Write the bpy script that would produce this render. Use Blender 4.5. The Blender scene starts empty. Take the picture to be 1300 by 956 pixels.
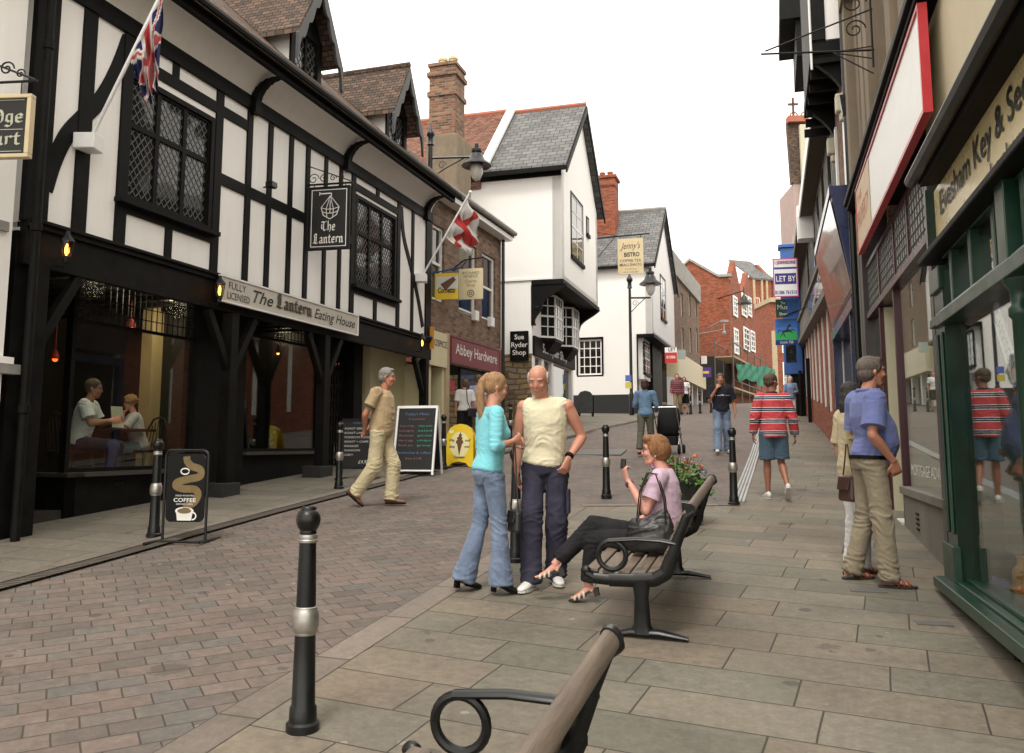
import bpy, bmesh, math, random
import numpy as np
from mathutils import Vector, Matrix, noise
random.seed(7)
D = bpy.data
C = bpy.context.scene.collection
PI = math.pi
R = math.radians

# ------------------------------------------------------------------ camera model
FPX = 1088.0                       # focal length in photo pixels (1300 wide)
PIT = math.atan(132.0 / FPX)       # horizon sits at row 565, optical axis at row 433
EYE = 1.6
CP, SP = math.cos(PIT), math.sin(PIT)

def ray(px, py):
    dx, dy, dz = px - 650.0, FPX, 433.0 - py
    return Vector((dx, dy * CP - dz * SP, dy * SP + dz * CP))

GB = [(-60, -4.2), (0, 0.0), (18, 1.28), (26, 2.05), (38, 2.95), (60, 4.5), (85, 6.0), (140, 7.5), (400, 8.0)]
def gz(y):
    for (a, za), (b, zb) in zip(GB, GB[1:]):
        if y <= b:
            return za + (zb - za) * (y - a) / (b - a)
    return GB[-1][1]

def P(px, py, Y):
    r = ray(px, py); t = Y / r.y
    return Vector((r.x * t, Y, EYE + r.z * t))

def G(px, py, dz=0.0):
    r = ray(px, py); t = 0.0; lo, hi = 0.5, 300.0
    for _ in range(60):
        m = (lo + hi) / 2
        z = EYE + r.z * m / r.y
        if z > gz(m) + dz: lo = m
        else: hi = m
    return Vector((r.x * lo / r.y, lo, gz(lo) + dz))

class Fr:
    """vertical plane: local X = reading direction, -Y = towards the viewer / street, Z up"""
    def __init__(s, o, d, z0=None):
        s.o = Vector((o[0], o[1])); s.d = Vector((d[0], d[1])).normalized()
        s.n = Vector((s.d.y, -s.d.x))            # outward (-Y local)
        s.z0 = gz(o[1]) if z0 is None else z0
        s.rot = math.atan2(s.d.y, s.d.x)
    def loc(s): return (s.o.x, s.o.y, s.z0)
    def xz(s, px, py, off=0.0):
        r = ray(px, py); q = s.o + s.n * off
        t = q.dot(s.n) / (r.x * s.n.x + r.y * s.n.y)
        p = Vector((r.x * t, r.y * t))
        return ((p - q).dot(s.d), EYE + r.z * t - s.z0)
    def L(s, px, py, off=0.0):
        x, z = s.xz(px, py, off); return Vector((x, -off, z))
    def W(s, x, off, z):
        p = s.o + s.d * x + s.n * off
        return Vector((p.x, p.y, z + s.z0))
    def gl(s, x, off=0.0):        # local ground height under local (x, off)
        p = s.o + s.d * x + s.n * off
        return gz(p.y) - s.z0

# ------------------------------------------------------------------ objects
def link(o, parent=None):
    C.objects.link(o)
    if parent is not None: o.parent = parent
    return o

def tag(o, label=None, cat=None, group=None, kind=None):
    if label: o['label'] = label
    if cat: o['category'] = cat
    if group: o['group'] = group
    if kind: o['kind'] = kind
    return o

def thing(name, label, cat, loc=(0, 0, 0), rz=0.0, group=None):
    o = D.objects.new(name, None); link(o)
    o.location = loc; o.rotation_euler = (0, 0, rz); o.empty_display_size = .2
    return tag(o, label, cat, group)

def fthing(fr, name, label, cat, group=None):
    return thing(name, label, cat, fr.loc(), fr.rot, group)

def kids(o): return [c for c in D.objects if c.parent == o]
def copy_tree(o, parent=None):
    c = o.copy(); link(c); c.parent = parent
    for ch in kids(o): copy_tree(ch, c)
    return c

class MB:
    def __init__(s): s.v = []; s.f = []; s.m = []; s.cur = 0; s.pc = []
    def each(s, name, mat, parent=None, **k):      # every shape its own object
        out = []
        for (va, fa), (vb, fb) in zip(s.pc, s.pc[1:] + [(len(s.v), len(s.f))]):
            q = MB(); q.v = s.v[va:vb]; q.f = [[i - va for i in f] for f in s.f[fa:fb]]; q.m = [0] * len(q.f); out.append(q.build(name, mat, parent, **k))
        return out
    def add(s, vs, fs):
        b = len(s.v); s.pc.append((b, len(s.f))); s.v += [tuple(p) for p in vs]
        for f in fs: s.f.append([b + i for i in f]); s.m.append(s.cur)
        return s
    def obox(s, c, a, b, d):
        c, a, b, d = Vector(c), Vector(a), Vector(b), Vector(d)
        vs = [c + a * i + b * j + d * k for i in (-1, 1) for j in (-1, 1) for k in (-1, 1)]
        return s.add(vs, [(0, 1, 3, 2), (4, 6, 7, 5), (0, 4, 5, 1), (2, 3, 7, 6), (0, 2, 6, 4), (1, 5, 7, 3)])
    def box(s, x0, x1, y0, y1, z0, z1):
        return s.obox(((x0 + x1) / 2, (y0 + y1) / 2, (z0 + z1) / 2), ((x1 - x0) / 2, 0, 0), (0, (y1 - y0) / 2, 0), (0, 0, (z1 - z0) / 2))
    def fbox(s, x0, x1, o0, o1, z0, z1):      # facade box, offsets outward
        return s.box(x0, x1, -o1, -o0, z0, z1)
    def beam(s, p, q, w, d, up=(0, 1, 0)):    # w across (in plane), d along up
        p, q, up = Vector(p), Vector(q), Vector(up).normalized()
        t = (q - p); sd = t.cross(up).normalized()
        return s.obox((p + q) / 2, t / 2, sd * w / 2, up * d / 2)
    def prism(s, poly, vec):
        n = len(poly); vec = Vector(vec); a = [Vector(p) for p in poly]
        vs = a + [p + vec for p in a]
        return s.add(vs, [list(range(n))[::-1], list(range(n, 2 * n))] + [(i, (i + 1) % n, n + (i + 1) % n, n + i) for i in range(n)])
    def face(s, poly): return s.add(poly, [list(range(len(poly)))])
    def tube(s, pts, r, n=10, cap=True, fl=None):
        """r: radius, list of radii, or list of (ra, rb); fl: fixed side vector for elliptical sections"""
        pts = [Vector(p) for p in pts]; k = len(pts)
        rr = r if isinstance(r, (list, tuple)) else [r] * k
        rings = []; prev = None
        for i, p in enumerate(pts):
            t = (pts[min(i + 1, k - 1)] - pts[max(i - 1, 0)])
            if t.length < 1e-9: t = Vector((0, 0, 1))
            t.normalize()
            if fl is not None: a = Vector(fl) - t * Vector(fl).dot(t)
            elif prev is not None: a = prev - t * prev.dot(t)
            else: a = Vector((0, 0, 1)).cross(t) if abs(t.z) < .9 else Vector((1, 0, 0)) - t * t.x
            if a.length < 1e-6: a = Vector((1, 0, 0)) - t * t.x
            a.normalize(); prev = a; b = t.cross(a)
            ra, rb = rr[i] if isinstance(rr[i], (list, tuple)) else (rr[i], rr[i])
            rings.append([p + a * ra * math.cos(2 * PI * j / n) + b * rb * math.sin(2 * PI * j / n) for j in range(n)])
        vs = [q for g in rings for q in g]
        fs = [(i * n + j, i * n + (j + 1) % n, (i + 1) * n + (j + 1) % n, (i + 1) * n + j) for i in range(k - 1) for j in range(n)]
        if cap: fs += [list(range(n))[::-1], [(k - 1) * n + j for j in range(n)]]
        return s.add(vs, fs)
    def lathe(s, c, prof, n=20, axis=None):
        """prof: (r, h) list, along +Z (or axis) from c"""
        c = Vector(c); ax = Vector(axis).normalized() if axis else Vector((0, 0, 1))
        a = Vector((1, 0, 0)) if abs(ax.x) < .9 else Vector((0, 1, 0))
        a = (a - ax * a.dot(ax)).normalized(); b = ax.cross(a); k = len(prof)
        vs = [c + ax * h + (a * math.cos(2 * PI * j / n) + b * math.sin(2 * PI * j / n)) * max(r, 1e-4) for r, h in prof for j in range(n)]
        fs = [(i * n + j, i * n + (j + 1) % n, (i + 1) * n + (j + 1) % n, (i + 1) * n + j) for i in range(k - 1) for j in range(n)]
        fs += [list(range(n))[::-1], [(k - 1) * n + j for j in range(n)]]
        return s.add(vs, fs)
    def ball(s, c, r, n=12, rot=None):
        c = Vector(c); r = (r, r, r) if not isinstance(r, (tuple, list)) else r; m = n // 2 + 1
        vs = []; M = rot if rot is not None else Matrix.Identity(3)
        for i in range(m + 1):
            th = PI * i / m
            for j in range(n):
                ph = 2 * PI * j / n; q = Vector((r[0] * max(math.sin(th), 1e-3) * math.cos(ph), r[1] * max(math.sin(th), 1e-3) * math.sin(ph), r[2] * math.cos(th)))
                vs.append(c + M @ q)
        fs = [(i * n + j, (i + 1) * n + j, (i + 1) * n + (j + 1) % n, i * n + (j + 1) % n) for i in range(m) for j in range(n)]
        fs += [list(range(n)), [m * n + j for j in range(n)][::-1]]
        return s.add(vs, fs)
    def mesh(s, name='m', uv=True):
        me = D.meshes.new(name); me.from_pydata([tuple(p) for p in s.v], [], s.f); me.update()
        bm = bmesh.new(); bm.from_mesh(me); bmesh.ops.recalc_face_normals(bm, faces=bm.faces)
        if uv: auto_uv(bm)
        bm.to_mesh(me); bm.free()
        return me
    def build(s, name, mat, parent=None, smooth=False, bevel=0, label=None, kind=None, recalc=True):
        me = s.mesh(name); o = D.objects.new(name, me); link(o, parent)
        mats = mat if isinstance(mat, (list, tuple)) else [mat]
        for m in mats: me.materials.append(m)
        if len(mats) > 1:
            for p, i in zip(me.polygons, s.m): p.material_index = i
        if smooth:
            me.shade_smooth() if smooth is True else me.shade_auto_smooth(use_auto_smooth=True) if False else None
            if smooth == 'auto': smooth_auto(me)
        if bevel:
            b = o.modifiers.new('edge', 'BEVEL'); b.width = bevel; b.segments = 2; b.limit_method = 'ANGLE'; b.angle_limit = R(40)
        if label: o['label'] = label
        if kind: o['kind'] = kind
        return o

def smooth_auto(me, ang=40):
    me.shade_smooth()
    bm = bmesh.new(); bm.from_mesh(me)
    for e in bm.edges:
        if len(e.link_faces) == 2 and e.calc_face_angle(0) > R(ang): e.smooth = False
    bm.to_mesh(me); bm.free()

def auto_uv(bm):
    l = bm.loops.layers.uv.new('UVMap'); Z = Vector((0, 0, 1))
    for f in bm.faces:
        n = f.normal
        t = Z.cross(n) if abs(n.z) < .97 else Vector((1, 0, 0))
        t.normalize(); b = n.cross(t)
        for lp in f.loops:
            p = lp.vert.co; lp[l].uv = (p.dot(t), p.dot(b))

# ------------------------------------------------------------------ materials
def nt(name):
    m = D.materials.new(name); m.use_nodes = True; t = m.node_tree
    return m, t, t.nodes['Principled BSDF'], t.nodes.new, t.links.new

def nodemath(t, op, a, b=None, c=None):
    n = t.nodes.new('ShaderNodeMath'); n.operation = op
    for i, v in enumerate((a, b, c)):
        if v is None: continue
        if isinstance(v, (int, float)): n.inputs[i].default_value = v
        else: t.links.new(v, n.inputs[i])
    return n.outputs[0]

def mixc(t, fac, a, b, mode='MIX'):
    n = t.nodes.new('ShaderNodeMix'); n.data_type = 'RGBA'; n.blend_type = mode
    for k, v in ((0, fac), (6, a), (7, b)):
        if isinstance(v, (int, float)): n.inputs[k].default_value = v
        elif isinstance(v, (tuple, list)): n.inputs[k].default_value = tuple(v)[:3] + (1,)
        else: t.links.new(v, n.inputs[k])
    return n.outputs[2]

def noisef(t, vec, scale, detail=4, rough=.6, dist=0):
    n = t.nodes.new('ShaderNodeTexNoise'); n.inputs['Scale'].default_value = scale
    n.inputs['Detail'].default_value = detail; n.inputs['Roughness'].default_value = rough; n.inputs['Distortion'].default_value = dist
    t.links.new(vec, n.inputs['Vector']); return n.outputs[0]

def ramp(t, fac, stops):
    n = t.nodes.new('ShaderNodeValToRGB'); t.links.new(fac, n.inputs[0]); e = n.color_ramp.elements
    while len(e) < len(stops): e.new(.5)
    for i, (p, c) in enumerate(stops):
        e[i].position = p; e[i].color = (tuple(c) + (1,))[:4] if isinstance(c, (tuple, list)) else (c, c, c, 1)
    return n.outputs[0]

def coord(t, kind='Object', scale=None, rot=None):
    n = t.nodes.new('ShaderNodeTexCoord'); o = n.outputs[kind]
    if scale or rot:
        m = t.nodes.new('ShaderNodeMapping'); t.links.new(o, m.inputs[0])
        if scale: m.inputs['Scale'].default_value = scale
        if rot: m.inputs['Rotation'].default_value = rot
        o = m.outputs[0]
    return o

def bump(t, b, h, strength=.3, dist=.01, prev=None):
    n = t.nodes.new('ShaderNodeBump'); n.inputs['Strength'].default_value = strength; n.inputs['Distance'].default_value = dist
    t.links.new(h, n.inputs['Height'])
    if prev is not None: t.links.new(prev, n.inputs['Normal'])
    t.links.new(n.outputs[0], b.inputs['Normal']); return n.outputs[0]

MATS = {}
def plain(name, col, rough=.6, var=.12, scale=6, metal=0, bmp=.15, spec=None, coat=0, grain=None):
    """a paint / cloth / stone with uneven tone and a fine relief"""
    if name in MATS: return MATS[name]
    m, t, b, new, ln = nt(name)
    v = coord(t, 'Object', scale=grain)
    f = noisef(t, v, scale, 5, .65)
    g = noisef(t, v, scale * 9, 3, .6)
    c0 = [max(0, c * (1 - var)) for c in col]; c1 = [min(1, c * (1 + var)) for c in col]
    r = ramp(t, f, [(.3, c0), (.7, c1)])
    ln(r, b.inputs['Base Color'])
    ln(ramp(t, f, [(.3, max(0, rough - .06)), (.7, min(1, rough + .06))]), b.inputs['Roughness'])
    b.inputs['Metallic'].default_value = metal
    if spec is not None: b.inputs['Specular IOR Level'].default_value = spec
    if coat: b.inputs['Coat Weight'].default_value = coat
    if bmp: bump(t, b, g, bmp, .004)
    MATS[name] = m; return m

def cells(t, vec, w, h, mort, shift=.5, rnd_row=0.0):
    """running-bond cells. returns (per-cell random, second random, joint distance mask 0 in joint 1 in cell)"""
    s = t.nodes.new('ShaderNodeSeparateXYZ'); t.links.new(vec, s.inputs[0]); M = lambda *a: nodemath(t, *a)
    row = M('FLOOR', M('DIVIDE', s.outputs[1], h))
    wn = t.nodes.new('ShaderNodeTexWhiteNoise'); wn.noise_dimensions = '1D'; t.links.new(row, wn.inputs['W'])
    off = M('ADD', M('MULTIPLY', M('MODULO', M('ABSOLUTE', row), 2.0), shift), M('MULTIPLY', wn.outputs[0], rnd_row))
    u = M('ADD', M('DIVIDE', s.outputs[0], w), off)
    col = M('FLOOR', u)
    cb = t.nodes.new('ShaderNodeCombineXYZ'); t.links.new(col, cb.inputs[0]); t.links.new(row, cb.inputs[1])
    w2 = t.nodes.new('ShaderNodeTexWhiteNoise'); w2.noise_dimensions = '2D'; t.links.new(cb.outputs[0], w2.inputs['Vector'])
    fu = M('MULTIPLY', M('FRACT', u), w); fv = M('MULTIPLY', M('FRACT', M('DIVIDE', s.outputs[1], h)), h)
    du = M('MINIMUM', fu, M('SUBTRACT', w, fu)); dv = M('MINIMUM', fv, M('SUBTRACT', h, fv))
    d = M('MINIMUM', du, dv)
    mask = M('MINIMUM', M('MAXIMUM', M('DIVIDE', M('SUBTRACT', d, mort * .5), mort * .6), 0.0), 1.0)
    sp = t.nodes.new('ShaderNodeSeparateColor'); t.links.new(w2.outputs[1], sp.inputs[0])
    return w2.outputs[0], sp.outputs[1], mask, fv

def bonded(name, stops, mortar, w, h, mort, rough=.85, rot=0, shift=.5, rnd_row=0., depth=.01, stain=.25, uv='UV', lap=False, warp=.0, spec=.3, gum=0):
    if name in MATS: return MATS[name]
    m, t, b, new, ln = nt(name)
    v = coord(t, uv, rot=(0, 0, rot) if rot else None)
    if warp:
        nn = t.nodes.new('ShaderNodeTexNoise'); nn.inputs['Scale'].default_value = 1.7; ln(v, nn.inputs['Vector'])
        vm = t.nodes.new('ShaderNodeVectorMath'); vm.operation = 'MULTIPLY_ADD'; ln(nn.outputs[1], vm.inputs[0]); vm.inputs[1].default_value = (warp,) * 3; ln(v, vm.inputs[2]); v = vm.outputs[0]
    r1, r2, mask, fv = cells(t, v, w, h, mort, shift, rnd_row)
    col = ramp(t, r1, stops)
    big = noisef(t, v, .7, 5, .6); fine = noisef(t, v, 14, 5, .7); sp = noisef(t, v, 55, 2, .6)
    col = mixc(t, nodemath(t, 'MULTIPLY', ramp(t, big, [(.42, 0.0), (.7, 1.0)]), stain), col, (.06, .055, .05), 'MIX')
    col = mixc(t, .45, col, ramp(t, fine, [(.25, .2), (.75, .85)]), 'OVERLAY')
    col = mixc(t, .22, col, ramp(t, sp, [(.3, .3), (.7, .7)]), 'OVERLAY')
    if gum:                                          # trodden gum, drips and oil marks
        for sc_, th_, cc in ((2.3, .11, (.05, .045, .04)), (3.7, .08, (.3, .28, .25)), (1.1, .12, (.06, .052, .045))):
            vo = t.nodes.new('ShaderNodeTexVoronoi'); vo.inputs['Scale'].default_value = sc_; ln(v, vo.inputs['Vector'])
            f_ = nodemath(t, 'MULTIPLY', nodemath(t, 'LESS_THAN', vo.outputs['Distance'], nodemath(t, 'MULTIPLY', fine, th_ * 2)), .55)
            sx = t.nodes.new('ShaderNodeSeparateColor'); ln(vo.outputs['Color'], sx.inputs[0])
            col = mixc(t, nodemath(t, 'MULTIPLY', f_, nodemath(t, 'GREATER_THAN', sx.outputs[0], .45)), col, cc)
    col = mixc(t, mask, mortar, col)
    ln(col, b.inputs['Base Color'])
    ln(ramp(t, fine, [(.3, rough - .12), (.7, min(1, rough + .08))]), b.inputs['Roughness'])
    b.inputs['Specular IOR Level'].default_value = spec
    hgt = nodemath(t, 'ADD', nodemath(t, 'MULTIPLY', mask, .6), nodemath(t, 'MULTIPLY', fine, .25))
    hgt = nodemath(t, 'ADD', hgt, nodemath(t, 'MULTIPLY', r2, .25))
    if lap: hgt = nodemath(t, 'SUBTRACT', hgt, nodemath(t, 'MULTIPLY', fv, 1.0 / h))
    bump(t, b, hgt, .7, depth)
    MATS[name] = m; return m

def emis(name, col, s):
    if name in MATS: return MATS[name]
    m, t, b, new, ln = nt(name)
    b.inputs['Base Color'].default_value = tuple(col) + (1,)
    b.inputs['Emission Color'].default_value = tuple(col) + (1,); b.inputs['Emission Strength'].default_value = s
    MATS[name] = m; return m

def shopglass(name='shop_glass', tint=(.86, .9, .88), refl=1.0):
    if name in MATS: return MATS[name]
    m = D.materials.new(name); m.use_nodes = True; t = m.node_tree; t.nodes.clear()
    o = t.nodes.new('ShaderNodeOutputMaterial'); tr = t.nodes.new('ShaderNodeBsdfTransparent'); tr.inputs[0].default_value = tint + (1,)
    gl = t.nodes.new('ShaderNodeBsdfGlossy'); gl.inputs['Roughness'].default_value = .01; gl.inputs[0].default_value = (1, 1, 1, 1)
    fr = t.nodes.new('ShaderNodeFresnel'); ge = t.nodes.new('ShaderNodeNewGeometry')
    t.links.new(nodemath(t, 'MULTIPLY_ADD', ge.outputs['Backfacing'], -.8333, 1.5), fr.inputs[0])
    k = nodemath(t, 'MINIMUM', nodemath(t, 'MULTIPLY', fr.outputs[0], 1.0 * refl), 1.0)
    mx = t.nodes.new('ShaderNodeMixShader'); t.links.new(k, mx.inputs[0]); t.links.new(tr.outputs[0], mx.inputs[1]); t.links.new(gl.outputs[0], mx.inputs[2])
    t.links.new(mx.outputs[0], o.inputs[0]); MATS[name] = m; return m

def darkglass(name='dark_glass', col=(.012, .014, .015), wav=.06):
    if name in MATS: return MATS[name]
    m, t, b, new, ln = nt(name)
    b.inputs['Base Color'].default_value = col + (1,); b.inputs['Roughness'].default_value = .04
    b.inputs['Specular IOR Level'].default_value = .6
    bump(t, b, noisef(t, coord(t), 2.2, 2, .5), wav, .05)
    MATS[name] = m; return m

def plaster(name, col, k=.16):
    m, t, b, new, ln = nt(name); v = coord(t); st = noisef(t, coord(t, scale=(5, 5, .5)), 1.2, 5, .65); bl = noisef(t, v, .9, 4, .6); fi = noisef(t, v, 22, 4, .7)
    c = mixc(t, nodemath(t, 'MULTIPLY', ramp(t, st, [(.5, 0.0), (.78, 1.0)]), k * 2), col, [q * .62 for q in col])
    c = mixc(t, nodemath(t, 'MULTIPLY', ramp(t, bl, [(.4, 0.0), (.7, 1.0)]), k), c, (col[0] * .8, col[1] * .78, col[2] * .72))
    ln(mixc(t, .1, c, ramp(t, fi, [(.3, .3), (.7, .7)]), 'OVERLAY'), b.inputs['Base Color']); b.inputs['Roughness'].default_value = .85
    bump(t, b, nodemath(t, 'ADD', fi, nodemath(t, 'MULTIPLY', bl, 2.0)), .5, .006); MATS[name] = m; return m
M_white = plaster('white_render', (.88, .865, .84), .1)
M_white2 = plaster('white_limewash', (.87, .86, .83), .035)
M_black = plain('black_timber_paint', (.007, .0065, .006), .55, .5, 5, bmp=.35, spec=.12)
M_blackm = plain('black_metal_paint', (.007, .007, .007), .33, .4, 8, bmp=.08, spec=.4)
M_iron = plain('wrought_iron', (.007, .007, .007), .5, .3, 9, spec=.3)
M_steel = plain('brushed_steel', (.5, .48, .46), .28, .15, 20, metal=1, bmp=.1)
M_gold = plain('cream_paint', (.66, .56, .33), .5, .08, 4)
M_cream = plain('cream_board', (.7, .62, .4), .45, .06, 3)
M_wpaint = plain('white_gloss_paint', (.82, .82, .8), .4, .05, 4, bmp=.08)
M_lead = plain('lead_came', (.09, .09, .085), .5, .2, 20)
M_glassd = darkglass()
M_shop = shopglass()
M_conc = plain('concrete', (.3, .29, .27), .9, .2, 2.5, bmp=.5)
M_brick = bonded('red_brick', [(0, (.17, .04, .02)), (.5, (.27, .065, .03)), (1, (.34, .1, .05))], (.19, .13, .09), .225, .075, .007)
M_brick_brown = bonded('brown_brick', [(0, (.12, .075, .05)), (.5, (.2, .13, .09)), (1, (.27, .18, .12))], (.16, .12, .09), .225, .075, .008)
M_brick_old = bonded('old_chimney_brick', [(0, (.09, .05, .035)), (.5, (.22, .09, .05)), (1, (.3, .17, .1))], (.2, .17, .13), .225, .075, .012, stain=.6)
M_tile = bonded('brown_clay_tiles', [(0, (.05, .035, .025)), (.5, (.095, .06, .042)), (1, (.15, .09, .06))], (.02, .015, .012), .15, .085, .007, depth=.05, lap=True, warp=.04)
M_tile_red = bonded('red_clay_tiles', [(0, (.1, .045, .03)), (.5, (.19, .075, .045)), (1, (.24, .12, .08))], (.05, .03, .02), .15, .085, .007, depth=.05, lap=True, warp=.04)
M_slate = bonded('grey_slates', [(0, (.095, .095, .095)), (.5, (.13, .13, .128)), (1, (.165, .16, .155))], (.03, .03, .03), .34, .23, .012, depth=.04, lap=True, warp=.06, rough=.7)

# ------------------------------------------------------------------ lettering
def textmesh(s, h, bold=0.0, extr=.0015, shear=0, sx=1.0, align='CENTER', space=1.0):
    c = D.curves.new('t', 'FONT'); c.body = s; c.size = 1; c.extrude = 0; c.offset = bold; c.shear = shear
    c.align_x = align; c.space_character = space; c.space_line = 1.0; c.resolution_u = 3
    o = D.objects.new('t', c); C.objects.link(o)
    me = D.meshes.new_from_object(o.evaluated_get(bpy.context.evaluated_depsgraph_get()))
    D.objects.remove(o); D.curves.remove(c)
    k = h / .73                                  # cap height
    for v in me.vertices: v.co = (v.co.x * k * sx, 0, v.co.y * k)
    return me

def lettering(parent, s, x, z, h, mat, y=-.004, width=None, name='lettering', ang=0, **kw):
    """words standing in the local X-Z plane, facing -Y"""
    me = textmesh(s, h, **kw)
    xs = [v.co.x for v in me.vertices]
    if width and xs:
        k = width / max(1e-6, (max(xs) - min(xs)))
        for v in me.vertices: v.co.x *= k
    me.name = name; me.materials.append(mat)
    o = D.objects.new(name, me); link(o, parent); o.location = (x, y, z); o.rotation_euler = (0, -ang, 0)
    return o

BL = {  # broad-nib black letter strokes on a 0..1 x 0..1 body (x-height .62)
 'T': ([[(.0, .82), (.12, .95), (.35, .86), (.62, .93), (.72, 1.0)], [(.36, .86), (.3, .6), (.3, .2), (.42, .03), (.62, .1), (.7, .2)], [(.08, .7), (.06, .35), (.16, .2)]], .78),
 'L': ([[(.3, 1.0), (.18, .85), (.24, .6), (.2, .25), (.1, .08)], [(.02, .06), (.2, .12), (.45, .02), (.66, .12)], [(.3, .98), (.45, .86), (.52, .92)], [(.42, .78), (.4, .2)]], .76),
 'B': ([[(.15, .95), (.15, .05)], [(.1, .95), (.5, .92), (.52, .65), (.2, .55), (.58, .45), (.56, .08), (.1, .05)]], .72),
 'C': ([[(.6, .85), (.4, .97), (.12, .8), (.1, .25), (.35, .03), (.62, .15)], [(.36, .9), (.36, .15)]], .72),
 'h': ([[(.1, 1.0), (.12, .05)], [(.12, .5), (.3, .62), (.42, .5), (.4, .1), (.3, -.12)]], .54),
 'e': ([[(.44, .34), (.12, .3), (.1, .5), (.28, .63), (.42, .48), (.16, .3)], [(.1, .5), (.12, .12), (.28, .02), (.44, .12)]], .54),
 'a': ([[(.1, .5), (.28, .62), (.38, .5), (.38, .1), (.48, .02)], [(.38, .34), (.12, .26), (.1, .1), (.22, .02), (.38, .12)]], .56),
 'n': ([[(.02, .52), (.12, .6), (.12, .08), (.2, .02)], [(.12, .5), (.3, .62), (.4, .5), (.4, .1), (.5, .02)]], .58),
 'u': ([[(.04, .6), (.12, .52), (.12, .1), (.24, .02), (.38, .12)], [(.38, .62), (.38, .1), (.48, .02)]], .56),
 't': ([[(.2, .85), (.16, .6), (.16, .12), (.28, .02), (.38, .1)], [(.02, .6), (.36, .6)]], .42),
 'r': ([[(.02, .52), (.12, .6), (.12, .05)], [(.12, .5), (.28, .62), (.4, .52)]], .44),
 'i': ([[(.04, .54), (.12, .6), (.12, .1), (.22, .02)], [(.1, .82), (.16, .86)]], .28),
 'd': ([[(.02, .98), (.3, .85), (.4, .6), (.38, .12), (.24, .02), (.1, .14), (.1, .46), (.34, .58)]], .5),
 'g': ([[(.38, .6), (.14, .6), (.1, .2), (.26, .06), (.38, .18)], [(.38, .62), (.4, -.1), (.26, -.26), (.06, -.16)]], .52),
 'o': ([[(.26, .62), (.1, .48), (.1, .14), (.26, .02)], [(.26, .62), (.42, .5), (.42, .16), (.26, .02)]], .54),
 ' ': ([], .3),
}
def blackletter(parent, s, x, z, h, mat, y=-.004, width=None, nib=.085, name='lettering'):
    mb = MB(); cx = 0; k = 0
    nv = (nib * .72, nib * .62)
    for ch in s:
        st, adv = BL[ch]
        for pl in st:
            for a, b in zip(pl, pl[1:]):
                yy = -k * .00006; k += 1
                q = [(cx + a[0] - nv[0], a[1] - nv[1]), (cx + a[0] + nv[0], a[1] + nv[1]), (cx + b[0] + nv[0], b[1] + nv[1]), (cx + b[0] - nv[0], b[1] - nv[1])]
                dx, dz = b[0] - a[0], b[1] - a[1]
                cr = abs(dx * nv[1] - dz * nv[0])
                if cr < .02 * math.hypot(dx, dz):
                    q = [(cx + a[0] - .02, a[1] + .02), (cx + a[0] + .02, a[1] - .02), (cx + b[0] + .02, b[1] - .02), (cx + b[0] - .02, b[1] + .02)]
                mb.face([(p[0], yy, p[1]) for p in q])
        cx += adv
    w = width or cx * h; kx = w / cx
    mb.v = [((p[0] - cx / 2) * kx, p[1], p[2] * h) for p in mb.v]
    o = mb.build(name, mat, parent); o.location = (x, y, z); return o

def P_on(fr, px, py, off=0): return fr.L(px, py, off)
# ------------------------------------------------------------------ world, sun, camera
sc = bpy.context.scene
w = D.worlds.new('World'); sc.world = w; w.use_nodes = True
wt = w.node_tree; bg = wt.nodes['Background']
sky = wt.nodes.new('ShaderNodeTexSky'); sky.sky_type = 'NISHITA'; sky.sun_disc = False
SUN_EL, SUN_AZ = R(58), R(198)          # high, behind the camera, veiled by cloud
sky.sun_elevation = SUN_EL; sky.sun_rotation = SUN_AZ; sky.air_density = 1.0; sky.dust_density = 6.0
hs = wt.nodes.new('ShaderNodeHueSaturation'); hs.inputs['Saturation'].default_value = 0.0
wt.links.new(sky.outputs[0], hs.inputs['Color'])
cloud = mixc(wt, .85, hs.outputs[0], (17.6, 16.7, 15.3))      # full cloud cover evens the sky out
wt.links.new(cloud, bg.inputs[0]); bg.inputs[1].default_value = .11
sl = D.lights.new('sun', 'SUN'); sl.energy = 1.5; sl.angle = R(14); sl.color = (1, .96, .9)
so = D.objects.new('sun', sl); link(so); so.rotation_euler = (PI / 2 - SUN_EL, 0, PI - SUN_AZ)
so.location = (0, 0, 30)
cam = D.cameras.new('camera'); co = D.objects.new('camera', cam); link(co)
co.location = (0, 0, EYE); co.rotation_euler = (PI / 2 + PIT, 0, 0)
cam.sensor_width = 36; cam.lens = FPX / 1300 * 36; cam.shift_y = -45 / 1300; cam.clip_end = 2000; cam.clip_start = .05
sc.camera = co
sc.view_settings.view_transform = 'Standard'; sc.view_settings.look = 'None'
sc.view_settings.exposure = .34; sc.view_settings.gamma = 1
sc.cycles.max_bounces = 8; sc.cycles.transparent_max_bounces = 12
try: sc.cycles.use_denoising = True
except Exception: pass

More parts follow.
